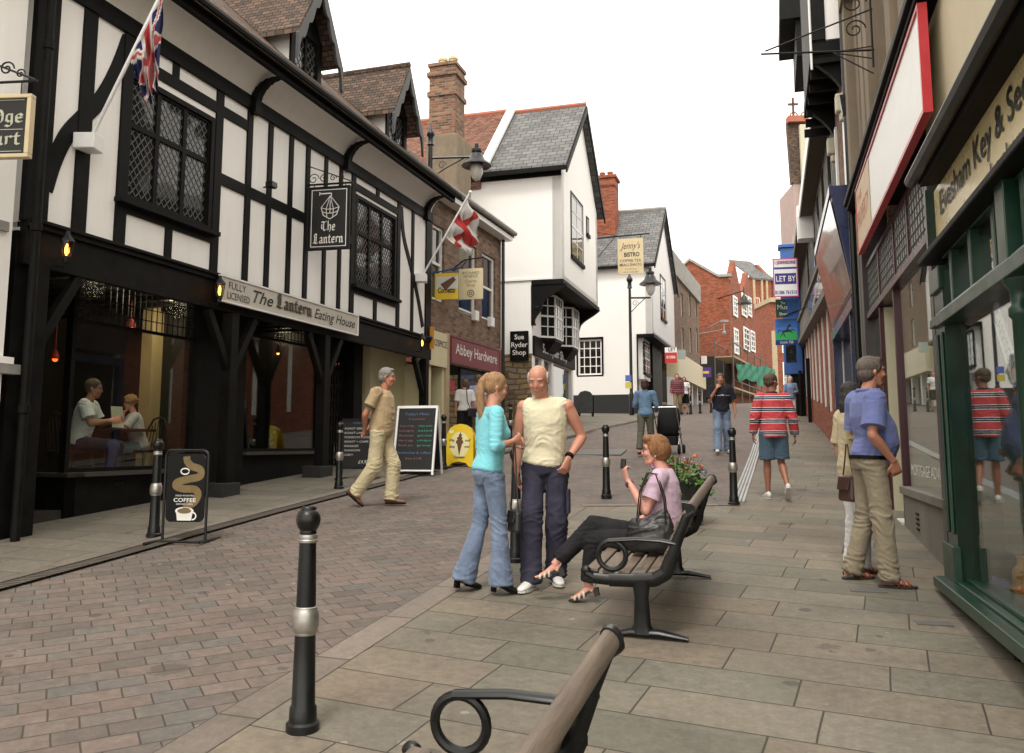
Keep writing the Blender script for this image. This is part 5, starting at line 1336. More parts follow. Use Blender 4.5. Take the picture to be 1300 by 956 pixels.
def plaid(name, a, b_, c_):
    m, t, b, new, ln = nt(name); v = coord(t); s = new('ShaderNodeSeparateXYZ'); ln(v, s.inputs[0])
    def band(o, w, k): return nodemath(t, 'LESS_THAN', nodemath(t, 'FRACT', nodemath(t, 'DIVIDE', o, w)), k)
    xx = nodemath(t, 'ADD', s.outputs[0], s.outputs[1])
    c = mixc(t, nodemath(t, 'MULTIPLY', band(s.outputs[2], .09, .45), .8), a, b_); c = mixc(t, nodemath(t, 'MULTIPLY', band(xx, .09, .4), .7), c, b_); c = mixc(t, nodemath(t, 'MULTIPLY', band(s.outputs[2], .09, .1), .6), c, c_)
    ln(c, b.inputs['Base Color']); b.inputs['Roughness'].default_value = .9; MATS[name] = m; return m

def hand(mb, wr, fdir, pnorm, side, curl=.35, s=1.0, spread=.12):
    """palm, four fingers and a thumb; pnorm points out of the palm; side +1 when the thumb lies along +cross"""
    f = Vector(fdir).normalized(); p = Vector(pnorm); p = (p - f * p.dot(f)).normalized(); c = f.cross(p) * side
    wr = Vector(wr); L = .088 * s
    mb.tube([wr - f * .02 * s, wr + f * .02 * s, wr + f * .055 * s, wr + f * L], [(.021 * s, .028 * s), (.016 * s, .033 * s), (.014 * s, .041 * s), (.012 * s, .04 * s)], 10, fl=p)
    for i, (o, ln_) in enumerate(((.031, .072), (.0105, .08), (-.0105, .075), (-.031, .06))):
        q = wr + f * (L - .012 * s) + c * o * s; d = (f + c * (o / .031) * spread).normalized(); pts = [q]; a = 0
        for k, fr_ in enumerate((.42, .32, .26)):
            a += curl * (.9 if k == 0 else 1.15)
            dd = d * math.cos(a) + p * math.sin(a); q = q + dd * ln_ * s * fr_; pts.append(q)
        mb.tube(pts, [.0098 * s, .0092 * s, .0085 * s, .007 * s], 8)
    b0 = wr + f * .025 * s + c * .028 * s; d = (f * .75 + c * .75 + p * .25).normalized(); q1 = b0 + d * .035 * s; d2 = (f * 1.0 + c * .25 + p * (.3 + curl * .5)).normalized()
    mb.tube([b0 - d * .012 * s, q1, q1 + d2 * .03 * s, q1 + d2 * .052 * s], [.014 * s, .012 * s, .0105 * s, .008 * s], 8)

STAND = dict(pel=V(0, 0, .96), wst=V(0, .0, 1.08), che=V(0, .0, 1.3), nek=V(0, -.01, 1.47), hed=V(0, .015, 1.62), look=V(0, 1, 0),
    shR=V(.185, -.01, 1.42), elR=V(.235, -.03, 1.13), wrR=V(.235, .03, .88), hdR=V(0, .1, -1), pnR=V(-1, 0, 0),
    shL=V(-.185, -.01, 1.42), elL=V(-.235, -.03, 1.13), wrL=V(-.235, .03, .88), hdL=V(0, .1, -1), pnL=V(1, 0, 0),
    hipR=V(.09, 0, .93), knR=V(.1, .02, .5), anR=V(.105, -.02, .085), toR=V(.15, 1, 0),
    hipL=V(-.09, 0, .93), knL=V(-.1, .02, .5), anL=V(-.105, -.02, .085), toL=V(-.15, 1, 0), crR=.3, crL=.3)

def person(label, x, y, face, H=1.75, pose=None, sex='m', skin=('skin_fair', (.5, .27, .185)), top=None, bottom=None, shoes=None, hair=None,
           vox=.0085, belly=0.0, z=None, scale_w=1.0, group=None, glasses=False, detail=True, foot_fit=True):
    J = {k: (v.copy() if isinstance(v, Vector) else v) for k, v in STAND.items()}
    for k, v in (pose or {}).items(): J[k] = Vector(v) if isinstance(v, (tuple, list)) else v
    s = H / 1.75; fv = Vector(face).normalized(); rz = math.atan2(fv.y, fv.x) - PI / 2
    base_z = gz(y) + .02 if z is None else z
    root = thing('person', label, 'person', (x, y, base_z), rz, group)
    for k in J:
        if isinstance(J[k], Vector) and k not in ('look', 'hdR', 'hdL', 'pnR', 'pnL', 'toR', 'toL'): J[k] = J[k] * s
    if foot_fit:
        for k in 'RL':
            wy = y + J['an' + k].x * math.sin(rz) + J['an' + k].y * math.cos(rz); J['an' + k].z += gz(wy) - gz(y)
    fem = sex == 'f'; W = scale_w
    sd = (J['shR'] - J['shL']).normalized(); hs_ = (J['hipR'] - J['hipL']).normalized()
    fwd = Vector((0, 0, 1)).cross(sd); fwd.normalize(); spine = (J['nek'] - J['pel']).normalized(); bf = spine.cross(sd).normalized()     # body forward
    if bf.dot(V(0, 1, 0)) < -.2: bf = -bf
    LK = J['look'].normalized()
    # torso sections: (point, half width, half depth)
    def torso(k, e=0.0, hem=None, up=True):
        hw, ww, cw, sw_ = ((.155, .118, .135, .12) if fem else (.15, .14, .16, .14)); hw, ww, cw, sw_ = [a * W * s for a in (hw, ww, cw, sw_)]
        p, w_, c, n = J['pel'], J['wst'], J['che'], J['nek']
        g = belly * s
        secs = [(p.lerp(w_, -.45) if hem is None else hem, hw * .96, .11 * s), (p + bf * g * .2, hw, (.118) * s + g * .25), (w_ + bf * g * .5, ww + g * .35, .1 * s + g * .55), (w_.lerp(c, .45) + bf * (g * .4 + .008), (ww + cw) / 2 + g * .2, .108 * s + g * .35),
                (c + bf * (.012 if not fem else .02), cw, (.115 if not fem else .118) * s), (c.lerp(n, .5) + bf * .004, cw * .98, .1 * s), (c.lerp(n, .8), sw_ * .86, .075 * s), (n, .062 * s, .06 * s)]
        if up: secs.append((n.lerp(J['hed'], .45), .055 * s, .056 * s))
        pts = [q[0] for q in secs]; rr = [(q[1] + e, q[2] + e) for q in secs]
        k.tube(pts, rr, 20, fl=sd)
    b = MB(); torso(b, -.006)
    if fem:
        for q in (-1, 1): b.ball(J['che'] + bf * .085 * s + sd * q * .062 * s - spine * .03, .055 * s, 10)
    aR, fR = (.044, .037) if fem else (.052, .042)
    for k in 'RL':
        sh, el, wr = J['sh' + k], J['el' + k], J['wr' + k]
        b.tube([J['che'].lerp(J['nek'], .7), sh], [.06 * s, .055 * s], 12); b.ball(sh, (aR + .006) * s, 10)
        b.tube([sh, sh.lerp(el, .35), sh.lerp(el, .8), el], [aR * s, (aR + .002) * s, (aR - .01) * s, (aR - .013) * s], 12)
        b.tube([el, el.lerp(wr, .25), el.lerp(wr, .7), wr], [(fR - .002) * s, fR * s, (fR - .012) * s, (fR - .017) * s], 12); b.ball(el, (aR - .012) * s, 8)
        sg = -1 if k == 'R' else 1
        # thumb lies towards the front when the palm faces the body
        hand(b, wr, J['hd' + k], J['pn' + k], sg, J['cr' + k], s * (.92 if fem else 1.0))
        hp, kn, an = J['hip' + k], J['kn' + k], J['an' + k]
        b.tube([hp, hp.lerp(kn, .5), kn], [.085 * s, .068 * s, .05 * s], 12); b.ball(kn, .052 * s, 10)
        b.tube([kn, kn.lerp(an, .3), kn.lerp(an, .75), an], [.05 * s, .054 * s, .037 * s, .033 * s], 12)
        to = J['to' + k].normalized(); sf_ = to.cross(V(0, 0, 1)).normalized(); uf_ = sf_.cross(to)
        if shoes and shoes.get('style') == 'sandal' or not shoes:
            b.tube([an - to * .04 * s - uf_ * .035 * s, an - uf_ * .018 * s, an + to * .07 * s - uf_ * .046 * s, an + to * .12 * s - uf_ * .056 * s], [(.028 * s, .028 * s), (.032 * s, .036 * s), (.038 * s, .022 * s), (.04 * s, .014 * s)], 12, fl=sf_)
            for i_, (o2, l2) in enumerate(((-.026, .05), (-.01, .05), (.004, .046), (.017, .04), (.029, .032))):
                q2 = an + to * .11 * s - uf_ * .06 * s + sf_ * (o2 * s) * (1 if k == 'R' else -1); b.tube([q2, q2 + to * l2 * s], [(.0095 if i_ else .013) * s, (.008 if i_ else .011) * s], 7)
        else: b.tube([an + uf_ * .02 * s, an - uf_ * .05 * s + to * .02 * s], .03 * s, 8)
    # head in its own frame
    hd = J['hed']; F_ = LK; U_ = V(0, 0, 1) - F_ * F_.z
    if 'up' in J: U_ = Vector(J['up'])
    U_ = (U_ - F_ * U_.dot(F_)).normalized(); S_ = F_.cross(U_); HM = Matrix((S_, F_, U_)).transposed()
    hk = s * 1.04 * (.95 if fem else 1)
    def h(a, f_, u): return hd + HM @ V(a * hk, f_ * hk, u * hk)
    b.ball(h(0, -.012, .035), (.076 * hk, .094 * hk, .083 * hk), 18, HM)
    b.ball(h(0, .018, -.01), (.064 * hk, .07 * hk, .085 * hk), 16, HM)
    b.tube([h(0, .045, -.055), h(0, .058, -.095)], [(.042 * hk, .035 * hk), (.024 * hk, .022 * hk)], 12, fl=S_)
    for q in (-1, 1):
        b.tube([h(q * .058, -.005, -.03), h(q * .042, .035, -.082), h(0, .055, -.1)], [.018 * hk, .017 * hk, .018 * hk], 8)
        b.ball(h(q * .037, .064, -.018), (.022 * hk, .02 * hk, .022 * hk), 8, HM)
        b.tube([h(q * .074, -.005, .018), h(q * .08, -.014, .0), h(q * .074, -.004, -.024)], [.013 * hk, .015 * hk, .009 * hk], 7)
        b.tube([h(q * .012, .079, .034), h(q * .03, .077, .036), h(q * .05, .063, .03)], .0075 * hk, 6)
    b.tube([h(0, .077, .024), h(0, .086, .002), h(0, .0925, -.017), h(0, .082, -.028)], [.008 * hk, .0095 * hk, .0135 * hk, .011 * hk], 8)
    b.tube([h(-.018, .075, -.05), h(0, .084, -.049), h(.018, .075, -.05)], .0075 * hk, 6); b.tube([h(-.016, .073, -.062), h(0, .081, -.063), h(.016, .073, -.062)], .0075 * hk, 6)
    b.tube([J['che'].lerp(J['nek'], .6), J['nek'], h(0, -.01, -.05)], [.07 * s, (.05 if fem else .059) * s, (.048 if fem else .056) * s], 12)
    sm = skinmat(*skin)
    addmesh('body', remesh(b, vox, 2, 'body'), sm, root)
    if detail:
        for q in (-1, 1):
            e = MB(); e.ball(h(q * .03, .0715, .012), (.0095 * hk, .0065 * hk, .004 * hk), 10, HM); eo = e.build('eye', plain('eye_white', (.38, .35, .32), .3, .03, 5, bmp=0), root, smooth=True)
            e = MB(); e.ball(h(q * .03, .077, .0115), (.005 * hk, .0025 * hk, .0042 * hk), 8, HM); e.build('iris', plain('iris_dark', (.02, .015, .012), .2, .1, 5, bmp=0), eo, smooth=True)
        e = MB()
        for q in (-1, 1): e.tube([h(q * .014, .083, .036), h(q * .032, .081, .04), h(q * .051, .068, .034)], [.0035 * hk, .0045 * hk, .0028 * hk], 6)
        e.build('eyebrow_hair', hair['mat'] if hair and hair.get('mat') else sm, root, smooth=True)
        e = MB(); e.tube([h(-.02, .0765, -.0565), h(0, .0875, -.056), h(.02, .0765, -.0565)], [(.002 * hk, .003 * hk), (.004 * hk, .0065 * hk), (.002 * hk, .003 * hk)], 8, fl=S_); e.build('mouth', skinmat('lips', (.36, .11, .09) if fem else (.38, .15, .11)), root, smooth=True)
    if glasses:
        e = MB()
        for q in (-1, 1):
            e.tube([h(q * .031 + .02 * math.cos(a), .086, .012 + .015 * math.sin(a)) for a in [PI * 2 * i / 12 for i in range(13)]], .0016, 5); e.tube([h(q * .051, .085, .016), h(q * .076, .0, .02)], .0016, 5)
        e.build('glasses_frame', M_iron, root)
    # ---- clothes
    if top:
        m = MB(); e = top.get('ease', .014); hm = top.get('hem', -.32); hem = J['pel'].lerp(J['wst'], hm)
        torso(m, e, hem, up=False)
        if fem:
            for q in (-1, 1): m.ball(J['che'] + bf * .088 * s + sd * q * .062 * s - spine * .03, .058 * s + e * .5, 10)
        sl = top.get('sleeve', 'short'); se = top.get('sease', .017)
        for k in 'RL':
            sh, el, wr = J['sh' + k], J['el' + k], J['wr' + k]
            c_ = J['che'].lerp(J['nek'], .66)
            m.tube([c_, sh], [(.072 if sl != 'none' else .06) * s, (.06 if sl != 'none' else .05) * s], 12)
            if sl == 'none': m.ball(sh - (sh - c_) * .28, .066 * s, 12); m.tube([c_, sh - (sh - c_) * .28], [.082 * s, .068 * s], 12); continue
            m.ball(sh, (aR + se - .002) * s, 12)
            if sl == 'short': m.tube([sh, sh.lerp(el, .35), sh.lerp(el, top.get('sl', .68))], [(aR + se) * s, (aR + se) * s, (aR + se + .004) * s], 14)
            else:
                m.tube([sh, sh.lerp(el, .5), el], [(aR + se) * s, (aR + se - .002) * s, (aR + se - .012) * s], 14); f_ = {'long': .95, 'q': .35, 'mid': .7}[sl]
                m.tube([el, el.lerp(wr, f_ * .5), el.lerp(wr, f_)], [(fR + se - .006) * s, (fR + se - .006) * s, (fR + se - .012) * s], 12); m.ball(el, (aR + se - .013) * s, 10)
        me = remesh(m, max(vox, .009), 2, 'top'); wrinkle(me, top.get('wr', .009) * .8, (7, 7, 5), seed=len(D.objects), joints=[(J['elR'], .11), (J['elL'], .11), (J['shR'], .1), (J['shL'], .1), (J['wst'] + bf * .05, .16), (J['pel'], .13)])
        o_ = addmesh(top.get('name', 'shirt'), me, top['mat'], root)
        if sl == 'short' and detail:
            c_ = MB()
            for k in 'RL':
                sh, el = J['sh' + k], J['el' + k]; f1 = top.get('sl', .68); r_ = (aR + se + .0075) * s
                c_.tube([sh.lerp(el, f1 - .09), sh.lerp(el, f1 - .085), sh.lerp(el, f1 + .005)], [r_ - .003, r_, r_ + .001], 18)
            c_.build('sleeve_trim', top.get('collar') or top['mat'], o_, smooth='auto')
        if top.get('placket'):
            c_ = MB(); a_ = J['che'].lerp(J['nek'], .25) + bf * (.118 * s + e + .004); b_2 = J['che'].lerp(J['nek'], .85) + bf * (.075 * s + e + .004); c_.beam(a_, b_2, .032, .006, bf); c_.build('placket_trim', top['placket'], o_, bevel=.002)
        if top.get('collar'):
            c_ = MB(); n_ = J['nek'] - spine * .01; c_.tube([n_ - bf * .01 + sd * .066 * math.cos(a) * s + bf * .066 * math.sin(a) * s + spine * (.02 if math.sin(a) < .3 else -.005) * s for a in [2 * PI * i / 20 for i in range(21)]], (.016 * s), 8); c_.build('collar', top['collar'], o_, smooth=True)
        if top.get('neckskin'):
            pass
    if bottom:
        m = MB(); kd = bottom.get('kind', 'trousers'); e = bottom.get('ease', .012); wt_ = J['pel'].lerp(J['wst'], bottom.get('rise', .35))
        hw = (.158 if fem else .152) * W * s + belly * s * .15
        crotch = (J['hipR'] + J['hipL']) / 2 - V(0, 0, .03 * s)
        m.tube([crotch - spine * .03 * s, J['pel'] - spine * .02, wt_], [(hw * .82 + e * .4, .105 * s + e * .5), (hw + e * .4, .118 * s + e * .4 + belly * .1), ((.128 if fem else .145) * W * s + e * .6 + belly * .15, .104 * s + e * .6 + belly * .22)], 20, fl=hs_)
        for k in 'RL':
            hp, kn, an = J['hip' + k], J['kn' + k], J['an' + k]; th = (.088 + e * .6) * s; kr = (bottom.get('knee', .062) + e * .5) * s; ar = bottom.get('cuff', .06) * s
            if kd == 'shorts':
                f_ = bottom.get('len', .85); q = hp.lerp(kn, f_); m.tube([hp, hp.lerp(kn, f_ * .5), q], [th, (.09 + e * .6) * s, (.092 + e * .7) * s], 14)
            else:
                f_ = bottom.get('len', 1.0); q = kn.lerp(an, f_ * 1.0) + (V(0, 0, -.03 * s) if f_ > .98 and bottom.get('drop', 1) else V(0, 0, 0))
                m.tube([hp, hp.lerp(kn, .5), kn], [th, (.074 + e * .5) * s, kr], 14); m.ball(kn, kr, 12); m.tube([kn, kn.lerp(q, .5), q], [kr, (kr + ar) / 2 * .98, ar], 14)
        me = remesh(m, max(vox, .009), 2, 'bottom'); wrinkle(me, bottom.get('wr', .01) * .75, (9, 9, 3), seed=len(D.objects) + 3, joints=[(J['knR'], .13), (J['knL'], .13), (J['anR'], .14), (J['anL'], .14), (J['hipR'], .12), (J['hipL'], .12)])
        o_ = addmesh(bottom.get('name', 'trousers'), me, bottom['mat'], root)
        if kd == 'trousers' and detail:
            c_ = MB(); fw_ = Vector((0, 0, 1)).cross(hs_)
            for sd2 in (-1, 1):
                q0 = J['pel'] + hs_ * sd2 * (hw + e * .4) * .93; q1 = q0 - V(0, 0, .13 * s) + fw_ * .02
                c_.tube([q0 + fw_ * .07 * s, q1 + hs_ * sd2 * .008], .0035, 5)
            c_.build('pocket_seam_trim', bottom['mat'], o_)
        if bottom.get('belt'):
            c_ = MB(); c_.tube([wt_ - spine * .03, wt_ - spine * .0], [((.146) * W * s + e * .6 + .016 + belly * .16, .106 * s + e * .6 + .018 + belly * .23)] * 2, 24, fl=hs_); c_.build('belt', bottom['belt'], o_, smooth='auto')
    if shoes:
        for k in 'RL':
            an, to = J['an' + k], J['to' + k].normalized(); side = to.cross(V(0, 0, 1)).normalized(); up = side.cross(to).normalized(); k_ = s * (.92 if fem else 1.02)
            if to.z == 0:       # follow the slope of the hill
                pass
            dn = an - up * .085 * s
            def q(f_, u, l=0): return dn + to * f_ * k_ + up * u * k_ + side * l * k_
            st = shoes.get('style', 'shoe'); hh = shoes.get('heel', .022)
            m = MB(); out = [(-.075, .02), (-.083, 0), (-.075, -.02)][::-1]; ol = []
            for (f_, l) in ((-.07, .026), (-.01, .031), (.06, .042), (.12, .046), (.165, .036), (.19, .012), (.19, -.012), (.165, -.036), (.12, -.046), (.06, -.042), (-.01, -.031), (-.07, -.026), (-.083, 0)): ol.append((f_, l))
            m.prism([q(f_, .0 if hh < .03 else (.0 if f_ > .08 else hh * (1 - max(0, f_ + .02) / .1) if f_ > -.02 else hh), l) for f_, l in ol], up * .016)
            if hh >= .03: m.prism([q(-.075, 0, .024), q(-.035, 0, .024), q(-.035, 0, -.024), q(-.075, 0, -.024)], up * hh)
            so_ = m.build('shoe_sole', shoes.get('sole', M_black), root)
            m = MB()
            if st == 'sandal':
                for (f_, l0, u0) in ((.13, .05, .047), (.09, .05, .058), (.05, .048, .075)):
                    m.tube([q(f_, .01, l0), q(f_ - .005, u0 * .8, l0 * .75), q(f_ - .01, u0, 0), q(f_ - .005, u0 * .8, -l0 * .75), q(f_, .01, -l0)], [(.009, .004)] * 5, 6, fl=to)
                m.tube([q(-.05, .03 + (hh if hh > .03 else 0), .034), q(-.075, .06 + (hh if hh > .03 else 0), 0), q(-.05, .03 + (hh if hh > .03 else 0), -.034)], .005, 6)
                m.tube([q(.085, .03, .03), q(.03, .07, -.01), q(-.03, .05, -.035)], .005, 6); m.tube([q(.085, .03, -.03), q(.03, .07, .01), q(-.03, .05, .035)], .005, 6)
            else:
                h0 = hh if hh >= .03 else 0
                m.tube([q(-.078, .035 + h0), q(-.05, .05 + h0), q(.0, .06 + h0 * .7), q(.05, .045 + h0 * .4), q(.11, .032), q(.17, .024), q(.192, .02)], [(.018 * k_, .02 * k_), (.033 * k_, .045 * k_), (.036 * k_, .052 * k_), (.04 * k_, .038 * k_), (.043 * k_, .026 * k_), (.034 * k_, .016 * k_), (.014 * k_, .006 * k_)], 14, fl=side)
                if st == 'lace':
                    pass
            m.build('shoe', shoes['mat'], so_, smooth=True)
    if hair and hair.get('style') != 'bald':
        m = MB(); st = hair['style']
        m.ball(h(0, -.022, .048), (.085 * hk, .098 * hk, .085 * hk), 16, HM); 
        if st in ('short', 'grey'):
            m.ball(h(0, -.045, .0), (.08 * hk, .07 * hk, .075 * hk), 14, HM)
            for q in (-1, 1): m.ball(h(q * .068, .005, .045), (.016 * hk, .035 * hk, .045 * hk), 10, HM)
            m.ball(h(0, .04, .098), (.055 * hk, .035 * hk, .025 * hk), 12, HM)
        elif st == 'crop':
            m.ball(h(0, -.04, .005), (.08 * hk, .07 * hk, .07 * hk), 14, HM)
        elif st == 'full':
            m.ball(h(0, -.045, .01), (.092 * hk, .085 * hk, .1 * hk), 14, HM); m.ball(h(0, .045, .095), (.07 * hk, .045 * hk, .035 * hk), 12, HM)
            for q in (-1, 1): m.ball(h(q * .072, .0, .02), (.025 * hk, .04 * hk, .065 * hk), 10, HM)
        elif st == 'curly':
            rr_ = random.Random(4)
            for i in range(46):
                a_, e_ = rr_.uniform(0, 2 * PI), rr_.uniform(-.3, 1.5); d_ = V(math.cos(a_) * math.cos(e_), math.sin(a_) * math.cos(e_), math.sin(e_))
                if d_.y > .62 and d_.z < .55: continue
                m.ball(h(d_.x * .09, -.015 + d_.y * .1, .035 + d_.z * .09), .026 * hk, 7)
        elif st == 'pony':
            m.ball(h(0, -.04, .015), (.08 * hk, .075 * hk, .085 * hk), 14, HM)
            for q in (-1, 1): m.ball(h(q * .066, -.005, .02), (.02 * hk, .045 * hk, .055 * hk), 10, HM)
            a = h(0, -.1, .085)
            m.tube([h(0, -.06, .08), a, a + V(0, -.045, -.05) * s, a + V(0, -.065, -.15) * s, a + V(.0, -.06, -.28) * s, a + V(0, -.045, -.4) * s, a + V(0, -.035, -.46) * s], [(.02, .02), (.026, .022), (.04, .028), (.048, .032), (.045, .028), (.03, .018), (.01, .008)], 12)
        elif st == 'bob':
            m.ball(h(0, -.03, -.02), (.09 * hk, .085 * hk, .12 * hk), 14, HM)
        elif st == 'long':
            m.ball(h(0, -.03, -.02), (.1 * hk, .09 * hk, .13 * hk), 14, HM); m.ball(h(0, -.06, -.1), (.09 * hk, .06 * hk, .11 * hk), 14, HM)
        me = remesh(m, max(vox * .8, .007), 1, 'hair'); wrinkle(me, .005 if st != 'curly' else .006, (45, 45, 9), seed=2)
        o_ = addmesh('hair', me, hair['mat'], root)
        if st == 'pony':
            m = MB(); m.lathe(h(0, -.095, .083), [(.024, -.012), (.03, 0), (.024, .012)], 12, axis=(0, -.5, .8)); m.build('hair_band', M_black, o_)
    root['_J'] = 0; del root['_J']
    return root, J, h

def clothing_patch(*a): pass
def at(px, Y): return ((px - 650) / FPX * Y, Y)
sk_fair = ('skin_fair', (.52, .28, .19)); sk_tan = ('skin_tan', (.42, .2, .125)); sk_pink = ('skin_pink', (.56, .29, .22)); sk_deep = ('skin_deep', (.28, .13, .08))
white_shoe = dict(mat=plain('white_shoe', (.65, .63, .6), .6, .1, 8), sole=plain('white_sole', (.55, .53, .5), .7, .1, 8))

# girl in turquoise, seen from behind on her right side, in front of the bald man
x, y = at(622, 6.66)
girl, J, h = person('young woman with blonde ponytail, turquoise top and flared blue jeans', x, y, (.93, .36), 1.66, sex='f', skin=sk_fair, vox=.0065,
    pose=dict(pel=(0, -.02, .97), che=(.0, .01, 1.3), nek=(0, .02, 1.47), hed=(0, .055, 1.63), look=(.12, 1, -.28), shR=(.165, 0, 1.42), shL=(-.165, 0, 1.42),
        elR=(.235, -.04, 1.15), wrR=(.13, .16, 1.2), hdR=(-.3, .8, .35), pnR=(-.8, -.4, 0), crR=.8, elL=(-.22, .0, 1.15), wrL=(-.03, .22, 1.17), hdL=(.4, .7, .3), pnL=(.6, -.5, 0), crL=.8,
        knR=(.1, .05, .5), anR=(.1, .06, .105), toR=(.1, 1, -.12), knL=(-.1, -.05, .52), anL=(-.12, -.18, .11), toL=(-.2, 1, -.1)),
    top=dict(mat=cloth('turquoise_jersey', (.2, .55, .62), .06), sleeve='q', hem=-.15, ease=.008, sease=.012, wr=.006, name='jersey'),
    bottom=dict(mat=cloth('blue_denim', (.15, .195, .28), .4), name='jeans', ease=.006, knee=.056, cuff=.1, wr=.009, rise=.2), shoes=dict(mat=plain('black_leather', (.015, .014, .014), .3, .2, 8), heel=.05, sole=M_black),
    hair=dict(style='pony', mat=hairmat('blonde_hair', (.36, .2, .09), (.6, .42, .22))), scale_w=.9)
m = MB(); w0 = J['wrR'] + V(.0, .07, -.01)
# handbag hanging on a long strap from her hand
def hung_bag(label, root, top_l, drop, w_, h_, d_, mat, strapw=.12):
    M_ = Matrix.Rotation(root.rotation_euler.z, 3, 'Z'); t = root.location + M_ @ Vector(top_l)
    b = thing('handbag', label, 'handbag', t - Vector((0, 0, drop + h_)), root.rotation_euler.z)
    m = MB(); m.prism([(-w_ / 2, -d_ / 2, 0), (w_ / 2, -d_ / 2, 0), (w_ / 2 * .86, -d_ * .35, h_), (-w_ / 2 * .86, -d_ * .35, h_)], (0, d_, 0)); m.build('bag_body', mat, b, bevel=.025)
    m = MB(); m.prism([(-w_ / 2 * .8, -d_ / 2 - .012, h_ * .45), (w_ / 2 * .8, -d_ / 2 - .012, h_ * .45), (w_ / 2 * .86, -d_ / 2 + .01, h_ * .97), (-w_ / 2 * .86, -d_ / 2 + .01, h_ * .97)], (0, .012, 0)); m.build('bag_flap', mat, b, bevel=.006)
    m = MB(); m.tube([(-w_ * .4, 0, h_ * .9), (-strapw * .3, 0, h_ + drop * .6), (-.01, 0, h_ + drop)], .006, 6); m.tube([(w_ * .4, 0, h_ * .9), (strapw * .3, 0, h_ + drop * .6), (.01, 0, h_ + drop)], .006, 6); m.build('strap', mat, b)
    return b
M_bag = plain('black_bag_leather', (.014, .013, .013), .4, .3, 8, bmp=.3)
hung_bag('small black shoulder bag hanging on a long strap beside flared jeans', girl, (.14, .15, 1.12), .5, .19, .17, .07, M_bag)

# bald man
x, y = at(692, 6.87)
man, J, h = person('bald man in a cream sleeveless top and navy cargo trousers', x, y, (-.16, -1), 1.73, sex='m', skin=('skin_ruddy', (.5, .25, .17)), vox=.0065,
    pose=dict(pel=(.02, 0, .96), che=(-.0, .0, 1.3), nek=(.02, .02, 1.475), hed=(.045, .085, 1.615), look=(.1, 1, -.42), elR=(.235, -.04, 1.13), wrR=(.225, .03, .88),
        shL=(-.178, -.01, 1.415), shR=(.178, -.01, 1.41), elL=(-.29, -.09, 1.17), wrL=(-.19, .08, .99), hdL=(.35, .35, -1), pnL=(.7, -.6, 0), crL=.5, hdR=(-.05, .1, -1),
        knR=(.1, .12, .5), anR=(.1, .14, .085), toR=(.35, 1, 0), knL=(-.09, .02, .5), anL=(-.07, -.1, .085), toL=(-.3, 1, 0)),
    top=dict(mat=cloth('cream_jersey', (.68, .62, .44), .05), sleeve='none', hem=-.15, ease=.017, wr=.011, name='vest_top', collar=cloth('cream_jersey', (.68, .62, .44))),
    bottom=dict(mat=cloth('navy_cotton', (.04, .038, .06), .25), ease=.025, knee=.075, cuff=.082, wr=.013, rise=.15), shoes=dict(**white_shoe), hair=dict(style='bald', mat=hairmat('white_hair', (.55, .52, .48))))
m = MB(); 
for q in (-1, 1): m.ball(h(q * .074, -.02, .02), (.014, .05, .05), 10)
m.ball(h(0, -.1, .005), (.065, .018, .055), 10); addmesh('hair', remesh(m, .006, 1, 'hair'), MATS['white_hair'], man)
m = MB(); m.prism([(-.175, -.02, .56), (-.175, .12, .56), (-.175, .12, .75), (-.175, -.02, .75)], (-.022, 0, 0)); m.build('cargo_pocket', MATS['navy_cotton'], man, bevel=.008)
m = MB(); w_ = J['wrL']; m.lathe(w_ - V(.01, .01, -.03), [(.034, -.012), (.036, 0), (.034, .012)], 14, axis=tuple(J['elL'] - w_)); m.build('wristwatch', M_black, man)

# walking man with greying hair, hands behind back
x, y = at(484, 11.35)
wm, J, h = person('grey haired man in sand polo shirt striding with hands behind his back', x, y, (1, -.12), 1.8, skin=sk_tan, vox=.008,
    pose=dict(pel=(0, 0, .94), che=(0, .02, 1.28), nek=(0, .04, 1.45), hed=(0, .08, 1.61), look=(0, 1, -.08), elR=(.23, -.14, 1.13), wrR=(.06, -.19, .95), hdR=(-.6, -.1, -.5), pnR=(0, -1, 0), crR=.6, elL=(-.23, -.12, 1.13), wrL=(-.06, -.17, .97), hdL=(.6, -.1, -.5), pnL=(0, -1, 0), crL=.6,
        knR=(.09, -.05, .48), anR=(.09, -.29, .17), toR=(0, .8, -.62), knL=(-.09, .15, .5), anL=(-.09, .13, .085), toL=(0, 1, .0)),
    top=dict(mat=cloth('sand_pique', (.42, .31, .18), .12), sleeve='short', hem=-.35, ease=.025, sease=.02, wr=.013, collar=cloth('dark_green_knit', (.05, .06, .03)), name='polo_shirt'),
    bottom=dict(mat=cloth('cream_chino', (.5, .43, .27), .08), ease=.03, knee=.078, cuff=.085, wr=.014), shoes=dict(mat=plain('brown_leather', (.13, .055, .025), .45, .2, 8)), hair=dict(style='grey', mat=hairmat('grey_hair', (.24, .22, .2), (.45, .42, .4))), belly=.05)

